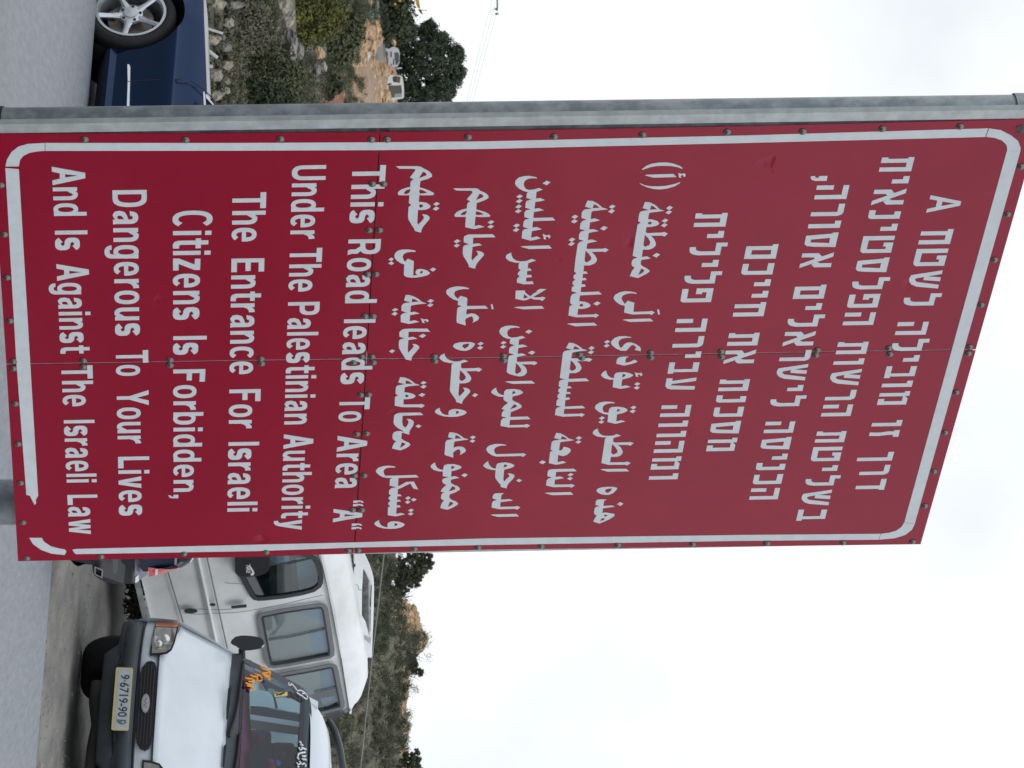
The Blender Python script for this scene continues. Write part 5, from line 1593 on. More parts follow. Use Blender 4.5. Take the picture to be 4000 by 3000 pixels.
    mb = MB().slab(z7('820,565 1005,552 1008,610 825,628'), [], lambda V, U, h: on_ws(V, U) - nn_ * .01, 0)
    st_ = mb.obj('yellow_sticker', mat('yellow_sticker', (0.55, 0.42, 0.12), rough=.6), root)
    scrib(['840,575 900,605 960,575', '850,610 900,585 970,565'], .004, M_PLAST, 'sticker_marks', -.004)
    for i, (x, y, r, c) in enumerate(((712, 465, 64, (.02, .24, .38)), (1030, 600, 60, (.10, .03, .10)), (1035, 545, 38, (.02, .06, .30)), (1100, 600, 32, (.45, .06, .04)), (760, 1575, 60, (.42, .02, .22)), (865, 1590, 50, (.03, .20, .42)), (780, 1655, 60, (.45, .03, .05)), (930, 1490, 70, (.08, .01, .05)), (600, 1250, 90, (.14, .012, .05)), (455, 230, 70, (.22, .02, .10)), (460, 140, 45, (.22, .32, .40)))):
        V, U = 850 + x / K, 2550 + y / K
        q = T.px(V, U, 1.28 + .04 * (V - 960) / 40)
        rr = r / K / 480.0
        bm = bmesh.new()
        bmesh.ops.create_icosphere(bm, subdivisions=2, radius=rr)
        vs = [v.co + q for v in bm.verts]
        fs = [tuple(v.index for v in f.verts) for f in bm.faces]
        bm.free()
        obj('ornament', vs, fs, mat('ornament_%d' % i, c, rough=.7), root, smooth=True)
    # roof rack hose
    mb = MB()
    mb.tube([T.px(V, U, 2.45) for V, U in z7('1590,985 1640,1040 1690,1140 1730,1280 1765,1430 1800,1659 1830,1900')], .034, 10)
    mb.obj('roof_rail', mat('black_roof_rail', (.03, .034, .038), rough=.4, coat=.3), root, smooth=True)
    return root
front_van()

# ---------------------------------------------------------------- white minibus seen from the side
def minibus():
    B = Frame(2300, 900, 26.5, -42, 9, 5)
    root = thing('minibus', 'dusty white minibus nose-down on the verge with a black sock over its mirror', 'minibus', B.px(520, 2350, .9))
    def z6(s_, k=3.95, ox=700, oy=2150):
        return [(ox + float(a) / k, oy + float(b) / k) for a, b in (q.split(',') for q in s_.split())]
    def z8(s_):
        return z6(s_, 3.95, 1150, 2150)
    def z7(s_):
        return z6(s_, 3.6875, 850, 2550)
    L_ = B.loc
    def local(pts):
        return [L_(V, U) for V, U in pts]
    # local outlines (metres): gutter line and sill line run straight along the side
    gpts = [L_(V, U) for V, U in ((1242, 2163), (1263, 2225), (1284, 2305), (1331, 2560), (1366, 2785))]
    gl_, gr_ = gpts[0], gpts[-1]
    sl_, sr_ = L_(556, 2279), L_(594, 2417)
    def gut(x):
        return interp(x, gpts)
    def sil(x):
        return sl_[1]
    xr = L_(1300, 2792)[0]
    xl = -3.0
    w1 = z6('880,-60 880,330 905,360 960,420 1000,500 1060,610 1110,700 1150,745 1220,763 1320,757 1600,728 1900,675 2080,625 2170,560 2200,500 2205,400 2180,280 2130,160 2080,100 1990,62 1850,30 1700,0 1400,-60')
    w2 = [(700 + float(a) / 1.7467, 2050 + float(b) / 1.7467) for a, b in (q.split(',') for q in '540,640 548,622 565,608 700,580 850,557 965,543 990,550 1008,575 1025,680 1052,850 1050,890 1030,905 900,930 750,958 650,972 612,968 600,950 580,850'.split())]
    w3 = z7('640,330 900,305 1100,270 1350,225 1600,175 1660,172 1705,200 1725,260 1760,450 1815,720 1815,770 1790,800 1600,850 1400,890 1100,940 800,980 700,960 660,700')
    body = MB()
    def side(x, zv):             # the side leans in above the waist and tucks in below it
        return 0.0
    out_ = [(xl, sil(xl) + .25), (xl + .25, sil(xl)), (xr, sil(xr)), (xr, gut(xr))] + gpts[::-1][1:] + [(xl + 1.2, gut(xl + 1.2)), (xl + .45, -.1 + .3), (xl, .0)]
    body.slab(out_, [local(w1), local(w2), local(w3)], lambda x, zv, h: B.w(x, zv, h), .04)
    bo = fixn(body.obj('body', M_DUSTY, root))
    body = MB()
    # roof shoulder
    rows = []
    for x in [xl + 1.2 + (xr - xl - 1.2) * i / 20 for i in range(21)]:
        e = max(0, (x - xr + .16) / .16)
        row = []
        for d, h in ((0, 0), (.005, .02), (.03, .08), (.06, .13), (.12, .185), (.24, .235), (.45, .262), (.9, .275), (1.35, .26), (1.6, .22), (1.72, .12), (1.76, 0)):
            row.append(B.w(x - .06 * e * e * (1 if h > .05 else 0), gut(x) + h * (1 - .25 * e * e), d))
        rows.append(row)
    body.grid(rows)
    # back wall and far side
    body.grid([[B.w(xr, sil(xr), d) for d in (0, .88, 1.76)], [B.w(xr, gut(xr), d) for d in (0, .88, 1.76)], [B.w(xr - .06, gut(xr) + .2, d) for d in (.3, .88, 1.5)]])
    body.grid([[B.w(xl, sil(xl), 1.76), B.w(xr, sil(xr), 1.76)], [B.w(xl, .1, 1.76), B.w(xr, .1, 1.76)]])
    bo = body.obj('roof', M_DUSTY, root, smooth=True)
    bo.modifiers.new('edge', 'EDGE_SPLIT').split_angle = R(30)
    # swage lines, painted groove shadows and door gaps
    mb = MB()
    a, b = B.px(774, 2179, -.002), B.px(847, 2520, -.002)
    mb.tube([a - (b - a) * 1.5, a, b, b + (b - a) * .8], .018, 8)
    mb.obj('swage_line', M_DUSTY, root, smooth=True)
    mb = MB()
    for p_, q_ in ((((809, 2179)), (883, 2511)), ((646, 2200), (718, 2440))):
        a, b = B.px(p_[0], p_[1], -.001), B.px(q_[0], q_[1], -.001)
        mb = MB()
        mb.tube([a - (b - a) * 1.2, a, b, b + (b - a) * .8], .007, 6)
        mb.obj('side_groove_shade', mat('groove_shadow', (.20, .195, .185), rough=.9), root)  # thin dark bar painted as the shadow line of the groove
    mb = MB()
    for s_ in ('60,965 300,985 500,975 850,960 1050,935 1300,890 1600,835 1900,760 2212,690', '30,890 300,905 620,915 800,905', '1000,520 700,500'):
        mb.tube([B.px(V, U, -.0005) for V, U in z6(s_)], .003, 5)
    mb.tube([B.px(V, U, -.0005) for V, U in ((1242, 2163), (1263, 2225), (1284, 2305), (1331, 2560), (1366, 2785))], .006, 5)
    mb.obj('panel_gap', mat('panel_gap_grey', (.16, .155, .15), rough=.9), root)
    mb = MB()
    mb.slab(z8('365,50 400,60 520,600 600,1000 720,1659 740,1659 640,1000 560,600 440,60'), [], lambda V, U, h: B.px(V, U, -h), .012)
    fixn(mb.obj('gutter', M_DUSTY, root))
    # sill
    mb = MB()
    mb.slab([(525, 2278), (540, 2250), (548, 2276), (563, 2342), (582, 2418), (600, 2500), (575, 2500), (556, 2412), (537, 2330)], [], lambda V, U, h: B.px(V, U, -h), .03)
    fixn(mb.obj('side_skirt', mat('dusty_grey_skirt', (.36, .36, .36), rough=.6, var=.4, vs=6), root))
    # windows: seal, glass and what is behind
    M_G1 = glass('van_side_glass', (0.80, 0.88, 0.90), 0.06)
    M_G2 = glass('van_door_glass', (0.52, 0.66, 0.70), 0.06)
    M_CUR = translucent('pale_curtain', (0.78, 0.82, 0.80))
    M_SKYW = translucent('painted_sky_blue', (0.50, 0.70, 0.86))  # sky light through the far windows, put into pale blue panels
    def shrink(pts, k):
        cx = sum(p[0] for p in pts) / len(pts)
        cy = sum(p[1] for p in pts) / len(pts)
        o = []
        n = len(pts)
        for i in range(n):
            (x0, y0), (x1, y1), (x2, y2) = pts[i - 1], pts[i], pts[(i + 1) % n]
            dx, dy = x2 - x0, y2 - y0
            l = math.hypot(dx, dy) or 1
            nx_, ny_ = -dy / l, dx / l
            if (cx - x1) * nx_ + (cy - y1) * ny_ < 0:
                nx_, ny_ = -nx_, -ny_
            o.append((x1 + nx_ * k, y1 + ny_ * k))
        return o
    for w_, sw, sm_ in ((w1, .035, M_SEAL), (w2, .045, M_GREYSEAL), (w3, .045, M_GREYSEAL)):
        lw = local(w_)
        wn = obj('window', [], [], sm_, root)
        o_ = shrink(lw, -.012)
        i_ = shrink(lw, sw)
        fixn(MB().slab(o_, [i_], lambda x, zv, h: B.w(x, zv, .006 - h), .010).obj('window_frame', sm_, wn))
        if sm_ is M_GREYSEAL:
            fixn(MB().slab(shrink(lw, sw - .014), [shrink(lw, sw + .004)], lambda x, zv, h: B.w(x, zv, -.002 - h), .006).obj('window_rubber', M_SEAL, wn))
        facecam(MB().slab(shrink(lw, sw - .006), [], lambda x, zv, h: B.w(x, zv, .012), 0).obj('window_pane', M_G2 if w_ is w1 else M_G1, wn))
    # sliding-window divider bars
    mb = MB()
    mb.tube([B.px(V, U, -.001) for V, U in z6('1380,1385 1700,1340 2200,1232 2280,1212')], .009, 6)
    mb.obj('window_bar', M_GREYSEAL, root)
    mb = MB()
    mb.tube([B.px(V, U, -.001) for V, U in z7('1390,572 1560,540 1700,505')], .008, 6)
    mb.obj('window_bar', M_GREYSEAL, root)
    mb = MB().slab(z6('1200,-10 1400,235 1700,210 2060,130 2040,105 1740,165 1500,205'), [], lambda V, U, h: B.px(V, U, .014 - h), .004)
    fixn(mb.obj('window_bar', M_SEAL, root))
    # inside
    mb = MB()
    mb.slab(local(z6('1240,1000 1500,1000 1800,960 2050,960 2250,900 2400,1650 2300,1700 1600,1780 1400,1700')), [], lambda x, zv, h: B.w(x, zv, .055), 0)
    mb.obj('curtain', M_CUR, root)
    mb = MB()
    mb.slab(z7('850,300 1480,200 1490,460 1480,560 1300,620 900,800'), [], lambda V, U, h: B.px(V, U, .055), 0)
    mb.obj('curtain', M_CUR, root)
    for s_ in ('1800,110 2080,130 2110,330 2140,500 2110,560 1850,625 1830,480 1815,300', '1330,100 1700,70 1700,190 1400,225'):
        MB().slab(z6(s_), [], lambda V, U, h: B.px(V, U, .16), 0).obj('painted_sky_pane', M_SKYW, root)
    for s_ in ('1485,190 1640,170 1700,500 1490,560', '1480,660 1700,620 1740,780 1540,830'):
        MB().slab(z7(s_), [], lambda V, U, h: B.px(V, U, .050), 0).obj('painted_sky_pane', M_SKYW, root)
    MB().slab(z6('1800,955 2250,860 2400,1000 2450,1250 2100,1050'), [], lambda V, U, h: B.px(V, U, .048), 0).obj('painted_sky_pane', M_SKYW, root)
    MB().slab(z6('2000,1250 2480,1150 2560,1560 2100,1650'), [], lambda V, U, h: B.px(V, U, .048), 0).obj('painted_sky_pane', M_SKYW, root)
    MB().slab(z6('1180,640 1175,590 1215,520 1350,440 1520,350 1640,300 1690,295 1700,340 1730,620 1740,680 1500,720 1250,735'), [], lambda V, U, h: B.px(V, U, .2), 0).obj('seat', mat('teal_dark_seat', (.05, .075, .08), rough=.9), root)
    MB().slab(z6('1720,90 1800,85 1830,640 1750,670'), [], lambda V, U, h: B.px(V, U, .19), 0).obj('cabin_pillar', mat('cabin_grey', (.12, .15, .165), rough=.9), root)
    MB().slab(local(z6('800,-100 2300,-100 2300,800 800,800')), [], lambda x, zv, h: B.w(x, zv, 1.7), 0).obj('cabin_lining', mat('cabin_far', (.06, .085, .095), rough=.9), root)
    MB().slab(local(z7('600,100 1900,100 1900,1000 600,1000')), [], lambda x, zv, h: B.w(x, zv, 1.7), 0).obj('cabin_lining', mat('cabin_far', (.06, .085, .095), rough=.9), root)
    # handle, caps
    mb = MB().slab(z6('800,855 1030,830 1042,840 1040,880 815,902 805,890'), [], lambda V, U, h: B.px(V, U, -h), .025)
    fixn(mb.obj('door_handle', M_PLAST, root, bevel=.006))
    for cx, cy, a_, b_ in ((178, 935, 108, 37), (516, 837, 47, 25)):
        mb = MB().slab([(700 + x / 3.95, 2150 + y / 3.95) for x, y in ell(cx, cy, a_, b_, 20)], [], lambda V, U, h: B.px(V, U, -h), .012)
        fixn(mb.obj('filler_cap', M_PLAST, root, bevel=.004))
    # mirror in its black sock
    mo = z6('880,-60 880,330 920,375 985,405 1060,408 1150,402 1250,385 1330,355 1375,310 1395,250 1400,150 1390,-60')
    mb = MB().slab(mo, [], lambda V, U, h: B.px(V, U, -.12 - h), .14)
    mi_ = fixn(mb.obj('side_mirror', mat('black_sock', (.018, .017, .02), rough=.9, var=.4, vs=30), root, bevel=.045, seg=4))
    M_SW = mat('sock_white_print', (.62, .62, .58), rough=.8)
    mb = MB().slab(z6('1090,195 1095,240 1120,270 1145,310 1160,350 1150,380 1120,390 1095,378 1110,360 1125,345 1118,315 1100,280 1085,240'), [], lambda V, U, h: B.px(V, U, -.262 - h), .003)
    mb.obj('tick_print', M_SW, mi_)
    mb = MB()
    vs, fs = text_mesh('NIKE', .02, 1.0)
    x0, x1 = min(v[0] for v in vs), max(v[0] for v in vs)
    def nk(u, v):                # along the word, up the letters
        V = 700 + (1030 + 6 * u + (75 - 12 * u) * v) / 3.95
        U = 2150 + (228 + 118 * u + 8 * v) / 3.95
        return B.px(V, U, -.266)
    mb.add([nk((x - x0) / (x1 - x0), (y - CAP0) / (CAP1 - CAP0)) for x, y in vs], fs)
    mb.obj('word_print', M_SW, mi_)
    mb = MB()
    mb.tube([B.px(1000, 2160, -.12), B.px(985, 2150, .02)], .04, 8)
    mb.obj('mirror_arm', M_PLAST, root)
    # rear lamp strip
    mb = MB().slab(z7('1560,905 1600,900 1820,845 1832,855 1820,885 1780,915 1640,955 1590,965'), [], lambda V, U, h: B.px(V, U, .03 - h), .05)
    fixn(mb.obj('rear_corner', mat('rear_corner_black', (.035, .037, .042), rough=.5), root))
    mb = MB().slab(z7('1895,860 1905,880 1925,885 1935,850 1930,820 1915,825'), [], lambda V, U, h: B.px(V, U, .0 - h), .02)
    fixn(mb.obj('gutter_end', M_DUSTY, root))
    # air-conditioning housing on the roof
    o8 = z8('912,0 912,200 930,215 935,235 912,270 905,480 920,545 915,590 900,610 893,840 905,905 912,950 890,975 882,1230 890,1360 905,1380 890,1420 885,1500 908,1659')
    right8 = [(850 + float(a) / 3.6875, 2550 + float(b) / 3.6875) for a, b in (q.split(',') for q in '1945,0 2000,350 2065,350 2068,340'.split())]
    top8 = z8('1195,1659 1205,1350 1215,1150 1222,900 1228,600 1222,430 1195,320 1150,190 1090,70 1050,-100')
    ac_out = o8 + [(850 + 2000 / 3.6875, 2550 + 345 / 3.6875), (850 + 2068 / 3.6875, 2550 + 345 / 3.6875), (850 + 2120 / 3.6875, 2550 + 250 / 3.6875), (850 + 2165 / 3.6875, 2550 + 60 / 3.6875)] + top8 + [(1385, 2080)]
    ac_h = z8('1060,285 1090,330 1160,480 1170,900 1150,1200 1150,1290 1100,1100 1040,1000 1042,640 1050,500')
    mb = MB().slab(ac_out, [ac_h], lambda V, U, h: B.px(V, U, .55 - h), .10)
    M_ACW = paint('ac_white_plastic', (0.72, 0.74, 0.755), coat=.15, rough=.5, col2=(.62, .63, .63), vs=2.0)
    fixn(mb.obj('roof_unit', M_ACW, root, bevel=.02, seg=3))
    mb = MB()
    bk = z8('930,-100 905,480 893,840 882,1230 908,1659 1195,1659 1215,1150 1222,430 1150,190 1050,-100')
    mb.slab(bk, [], lambda V, U, h: B.px(V, U, 1.35 - h), .70)
    fixn(mb.obj('roof_unit_core', mat('ac_core_dark', (.10, .10, .10), rough=.8, col2=(.26, .26, .25), vs=9), root))
    mb = MB().slab(z8('1145,480 1165,480 1160,850 1170,880 1165,1280 1150,1280'), [], lambda V, U, h: B.px(V, U, .50 - h), .02)
    fixn(mb.obj('roof_unit_bar', M_ACW, root))
    mb = MB().slab(z8('1182,530 1195,540 1180,880 1165,870'), [], lambda V, U, h: B.px(V, U, .4485 - h), .002)
    mb.slab(z8('1168,910 1176,915 1172,1265 1164,1250'), [], lambda V, U, h: B.px(V, U, .4485 - h), .002)
    mb.obj('roof_unit_slot', M_SEAL, root)
    mb = MB()
    for s_ in ('912,270 905,300 903,480 912,520', '918,580 898,620 893,700 890,840', '905,905 915,940 895,975 886,1000 884,1200', '908,1350 908,1375 888,1415', '935,205 937,235 915,262'):
        mb.tube([B.px(V, U, .455) for V, U in z8(s_)], .005, 5)
    mb.tube([B.px(V, U, .449) for V, U in z8('920,545 945,525 975,535 990,575 985,605 1045,615')], .0025, 5)
    mb.obj('roof_unit_seam', M_SEAL, root)
    for x, y in ((935, 1602), (1030, 1330)):
        pass
    fixn(MB().slab([(1150 + a / 3.95, 2150 + b / 3.95) for a, b in ell(935, 1602, 14, 9, 12)], [], lambda V, U, h: B.px(V, U, .449 - h), .004).obj('roof_unit_screw', M_PLAST, root))
    # far wheels and floor
    for x in (xl + .95, xr - 1.0):
        fixn(MB().lathe([(.2, 0), (.3, 0), (.33, .03), (.33, .2), (.2, .2)], B.w(x, sil(x) - .02, .28), B.n, 32).obj('tyre', M_TYRE, root, smooth=True))
    mb = MB()
    mb.add([B.w(xl + .2, sil(0) + .05, .05), B.w(xr, sil(0) + .05, .05), B.w(xr, sil(0) + .05, 1.7), B.w(xl + .2, sil(0) + .05, 1.7)], [(0, 1, 2, 3)])
    mb.obj('underbody', M_DARK, root)
    return root
minibus()
# ================================================================ plants, rocks and things on the hillside
def leaf_mat(name, c1, c2, sc_=3.0):
    mt = mat(name, c1, rough=0.75, col2=c2, vs=sc_, lo=.35, hi=.65, spec=.3)
    return mt
M_OLIVE = leaf_mat('olive_leaves', (0.105, 0.115, 0.058), (0.045, 0.052, 0.027))
M_DARKL = leaf_mat('dark_leaves', (0.066, 0.080, 0.040), (0.026, 0.034, 0.018))
M_YELL = leaf_mat('yellow_green_leaves', (0.150, 0.150, 0.035), (0.062, 0.068, 0.020))
M_GREY = leaf_mat('grey_scrub', (0.165, 0.150, 0.105), (0.085, 0.080, 0.055))
M_TREEL = leaf_mat('tree_leaves', (0.085, 0.105, 0.066), (0.036, 0.050, 0.034))
M_PINE = leaf_mat('pine_needles', (0.090, 0.095, 0.055), (0.040, 0.045, 0.028))
M_BARK = mat('bark', (0.09, 0.075, 0.06), rough=.95, var=.5, vs=8)
M_ROCK = mat('limestone', (0.40, 0.36, 0.29), rough=.95, col2=(0.17, 0.155, 0.13), vs=2.2, detail=12, bump=.9, bs=5, bd=.08, lo=.38, hi=.62)
M_ROCKG = mat('grey_rock', (0.27, 0.255, 0.235), rough=.95, col2=(0.11, 0.105, 0.10), vs=2.4, detail=12, bump=.9, bs=5, bd=.08, lo=.38, hi=.62)
M_ROCKO = mat('orange_rock', (0.56, 0.40, 0.25), rough=.95, col2=(0.28, 0.17, 0.095), vs=1.6, detail=12, bump=.9, bs=4, bd=.1, lo=.38, hi=.62)

def leaves(rng, clumps, per, leaf, spread, mb=None, squash=1.0, elong=1.6):
    """leaf-sized quads gathered round clump centres"""
    v, f = ([], []) if mb is None else (mb.v, mb.f)
    for (c, r) in clumps:
        for _ in range(per):
            d = V3((rng.gauss(0, 1), rng.gauss(0, 1), rng.gauss(0, 1)))
            d.normalize()
            p = c + V3((d.x, d.y, d.z * squash)) * r * rng.random() ** .45
            n = (d + V3((rng.uniform(-1, 1), rng.uniform(-1, 1), rng.uniform(-.2, 1.2))) * .8).normalized()
            t = n.cross(V3((rng.uniform(-1, 1), rng.uniform(-1, 1), rng.uniform(-1, 1)))).normalized()
            b = n.cross(t)
            s = leaf * rng.uniform(.6, 1.35)
            i = len(v)
            v += [p - t * s * elong * .5, p + b * s * .32, p + t * s * elong * .5, p - b * s * .32]
            f.append((i, i + 1, i + 2, i + 3))
    return v, f

def bush_clumps(rng, rx, ry, rz, n, r):
    o = []
    for _ in range(n):
        while True:
            x, y, q = rng.uniform(-1, 1), rng.uniform(-1, 1), rng.uniform(0, 1)
            s = x * x + y * y + q * q
            if s < 1 and s > .12:
                break
        o.append((V3((x * rx, y * ry, q * rz)), r * rng.uniform(.6, 1.25)))
    return o

def bush_at(name, label, cat, U, V, Y, w_, h_, mt, seed, leaf, n=46, per=60, group=None, z0=None, depth=None, cr=.2):
    """foot of the plant at photo pixel (U, V), distance Y; w_ and h_ in photo pixels"""
    rng = random.Random(seed)
    k = Y / F
    base = P(U, V, Y)
    root = thing(name, label, cat, base, group)
    rx, rz = w_ * k / 2, h_ * k
    ry = depth if depth else rx
    cl = bush_clumps(rng, rx * .86, ry * .86, rz * .88, n, min(rx, rz) * cr * 1.9)
    v, f = leaves(rng, cl, per, leaf, 1)
    obj('foliage', [base + q for q in v], f, mt, root)
    mb = MB()
    for i in range(6):
        a = rng.uniform(0, 6.28)
        tip = V3((math.cos(a) * rx * .6, math.sin(a) * ry * .6, rz * rng.uniform(.5, .85)))
        mb.tube([base - V3((0, 0, .1)), base + tip * .4 + V3((0, 0, rz * .1)), base + tip], [rx * .05, rx * .035, rx * .012], 6)
    mb.obj('stem', M_BARK, root)
    return root

# ---- left hillside shrubs (sized in photo pixels)
SH = 'shrubs on the hillside behind the blue car'
bush_at('shrub', 'large dark olive shrub in the middle of the slope above the car mirror', 'shrub', 300, 905, 52, 330, 300, M_OLIVE, 11, .05, n=190, per=130, group=SH, cr=.20)
bush_at('shrub', 'dark green shrub low on the slope beside the grey post', 'shrub', 395, 930, 50, 190, 240, M_DARKL, 12, .05, n=120, per=120, group=SH, cr=.2)
bush_at('shrub', 'bright yellow-green bush at the left edge above the pale boulders', 'shrub', 60, 1130, 74, 250, 230, M_YELL, 13, .07, n=150, per=120, group=SH, cr=.22)
bush_at('shrub', 'greyish scrub bush hanging over the rocks at the far left', 'shrub', 90, 905, 47, 260, 150, M_GREY, 14, .045, n=110, per=130, group=SH, cr=.22)
bush_at('shrub', 'olive bush under the orange rock bank', 'shrub', 190, 1270, 98, 150, 110, M_OLIVE, 15, .14, n=70, per=60, group=SH, cr=.24)
bush_at('shrub', 'dull green bush between the red soil and the broken rocks', 'shrub', 330, 1240, 94, 130, 110, M_DARKL, 16, .13, n=60, per=60, group=SH, cr=.24)
bush_at('shrub', 'dark thicket at the top left beside the yellow machine', 'shrub', 50, 1490, 150, 200, 140, M_DARKL, 17, .17, n=120, per=60, group=SH, cr=.22)
bush_at('shrub', 'dark bush on the skyline left of the round tree', 'shrub', 110, 1530, 172, 120, 110, M_DARKL, 18, .18, n=70, per=60, group=SH, cr=.22)
bush_at('shrub', 'small green bush at the foot of the orange bank', 'shrub', 120, 1355, 111, 140, 60, M_OLIVE, 19, .14, n=50, per=50, group=SH, cr=.3)

# loose undergrowth over the slope: nobody could count it
def undergrowth():
    rng = random.Random(5)
    mbs = {m_: MB() for m_ in ('o', 'g', 'd')}
    # (U range, V range, how many, clump size in px, kinds)
    zones = [((-60, 470), (745, 905), 110, 30, 'ggo'), ((-60, 470), (895, 1040), 240, 38, 'ggoo'), ((170, 470), (1000, 1230), 150, 42, 'odo'), ((-60, 230), (1010, 1060), 60, 36, 'god'),
             ((-60, 470), (1155, 1260), 90, 32, 'ogd'), ((-60, 320), (1230, 1390), 190, 32, 'odo'), ((300, 470), (1330, 1400), 30, 28, 'o'), ((-60, 110), (1380, 1560), 120, 34, 'dd'), ((60, 180), (1500, 1575), 60, 30, 'dd'), ((225, 470), (1555, 1580), 26, 26, 'dd')]
    ys = [24 + .5 * i for i in range(420)]
    for (u0, u1), (v0, v1), n, cs, kinds in zones:
        for _ in range(n):
            U, V = rng.uniform(u0, u1), rng.uniform(v0, v1)
            y = next((q for q in ys if hill_V(U, q) >= V and q > 30), None)
            if y is None:
                continue
            k = y / F
            q = P(U, hill_V(U, y), y)
            q.z = ground_z(q.x, q.y)
            r = cs * k * rng.uniform(.6, 1.2)
            cl = [(q + V3((rng.uniform(-1, 1) * r, rng.uniform(-1, 1) * r, r * rng.uniform(0, .7))), r * .55) for _ in range(3)]
            kd = rng.choice(kinds)
            leaves(rng, cl, 60, max(.03, 3.8 * k), 1, mbs[kd])
    for kd, m_ in (('o', M_OLIVE), ('g', M_GREY), ('d', M_DARKL)):
        obj('undergrowth', mbs[kd].v, mbs[kd].f, m_, None, kind='stuff')
undergrowth()

# ---- rocks
def rock_mesh(rng, sx, sy, sz):
    bm = bmesh.new()
    bmesh.ops.create_icosphere(bm, subdivisions=3, radius=1.0)
    off = V3((rng.uniform(-50, 50), rng.uniform(-50, 50), rng.uniform(-50, 50)))
    for v in bm.verts:
        n = noise.fractal(v.co * 1.1 + off, 1.0, 2.0, 5)
        c = noise.cell(v.co * 1.6 + off)
        r = 1 + .38 * n + .16 * (c - .5)
        v.co = V3((v.co.x * sx, v.co.y * sy, v.co.z * sz)) * r
    vs = [v.co.copy() for v in bm.verts]
    fs = [tuple(v.index for v in f.verts) for f in bm.faces]
    bm.free()
    return vs, fs
def rock(U, V, Y, w_, h_, mt, seed, label, name='boulder', group='boulders on the left hillside', tilt=0.0):
    rng = random.Random(seed)
    k = Y / F
    vs, fs = rock_mesh(rng, w_ * k / 2, max(w_, h_) * k * .4, h_ * k / 2)
    c = P(U, V, Y)
    M_ = Matrix.Rotation(tilt, 3, 'Y')
    o = obj(name, [M_ @ v for v in vs], fs, mt, None, smooth=False)
    o.location = c
    setp(o, label=label, category='rock', group=group)
    return o
def r2(x, y):                    # second zoom sheet (800,0) at 3.95
    return y / 3.95, 800 + x / 3.95
RK = [(200, 60, 36, 130, 66, 'pale blocky boulder at the foot of the slope at the left edge'), (470, 80, 60, 90, 66, 'grey pitted boulder above the pale blocky one'), (370, 350, 90, 130, 44, 'craggy pale rock standing behind the tall white stake'), (130, 620, 120, 130, 60, 'rounded grey boulder just over the car roof between two white stakes'),
      (335, 730, 110, 110, 44, 'whitish boulder with a dark hollow behind the bent stake'), (350, 1010, 90, 130, 46, 'mottled grey boulder right of the whitish one'), (180, 1170, 110, 150, 52, 'long lichen-covered boulder near the car mirror'), (330, 1250, 60, 90, 34, 'small pale rock above the long lichen-covered boulder'), (190, 1480, 110, 130, 52, 'grey boulder beside the grey post by the car mirror'), (325, 1400, 60, 100, 36, 'small light rock between the mirror and the dark shrub'), (630, 570, 70, 120, 30, 'lone small white rock in the dark scrub')]
for i, (x, y, w_, h_, dpx, lb) in enumerate(RK):
    U, V = r2(x, y)
    Y = 38.5 if x < 260 else 41.0
    rock(U, V, Y if x < 600 else 52, h_ / 3.95 * 1.25, dpx * 1.0, M_ROCKG if i % 3 == 1 else M_ROCK, 100 + i, lb, group='boulders along the foot of the hillside')
RK2 = [(1220, 100, 240, 300, 'big light boulder left of the yellow-green bush', 0, M_ROCK), (930, 100, 110, 330, 'narrow craggy rock left of the big light boulder', 0, M_ROCKG), (1110, 420, 110, 180, 'rounded pale rock below the big light boulder', 0, M_ROCK), (1280, 330, 190, 260, 'tan slab leaning against the big light boulder', .5, M_ROCK), (1340, 720, 170, 560, 'long grey tilted rock rib crossing the slope', 0, M_ROCKG), (1200, 620, 110, 180, 'tan rock at the lower end of the grey rib', .4, M_ROCK), (1470, 800, 120, 260, 'fractured rock with orange stains beside the grey rib', 0, M_ROCKG), (1770, 820, 140, 190, 'flat orange-topped stone among the rubble', 0, M_ROCKO), (1600, 1050, 110, 160, 'tan stone in the rubble heap', 0, M_ROCK), (1740, 1060, 110, 220, 'grey broken stone in the rubble heap', 0, M_ROCKG), (1840, 1030, 90, 160, 'pale squared stone at the top of the rubble heap', 0, M_ROCK), (1010, 1540, 110, 140, 'round yellowish stone under the dark shrub by the post', 0, M_ROCK)]
for i, (x, y, w_, h_, lb, tl, mt_) in enumerate(RK2):
    U, V = r2(x, y)
    rock(U, V, 61.5 if x < 1500 else (80.5 if x != 1010 else 51), h_ / 3.95 * 1.1, w_ / 3.95 * 1.15, mt_, 140 + i, lb, group='broken rocks in the middle of the slope', tilt=tl)
def r3(x, y):
    return y / 3.95, 1300 + x / 3.95
RK3 = [(800, 1070, 200, 220, 'large tan boulder below the two parked cars', M_ROCKO, 146), (700, 1400, 190, 330, 'weathered tan rock bank right of the large boulder', M_ROCKO, 143), (820, 1500, 150, 220, 'rusty orange rock in front of the minivan', M_ROCKO, 147), (240, 1300, 130, 260, 'grey rock on the near side of the dirt track', M_ROCKG, 128), (250, 1560, 80, 200, 'orange rock beside the post at the edge of the track', M_ROCKO, 128), (940, 640, 70, 120, 'small tan rock behind the silver car', M_ROCKO, 165), (350, 500, 200, 220, 'tan slab low on the orange bank', M_ROCKO, 131), (540, 480, 230, 250, 'orange block high on the bank by the grey track', M_ROCKO, 133), (420, 680, 280, 250, 'split tan block in the middle of the orange bank', M_ROCKO, 132), (620, 660, 170, 260, 'orange block under the grey track', M_ROCKO, 134), (350, 900, 220, 240, 'tan block at the lower right of the orange bank', M_ROCKO, 132), (660, 420, 140, 220, 'small orange block at the top of the bank', M_ROCKO, 134), (560, 60, 90, 150, 'pale rock beside the green barrel at the top left', M_ROCKO, 136)]
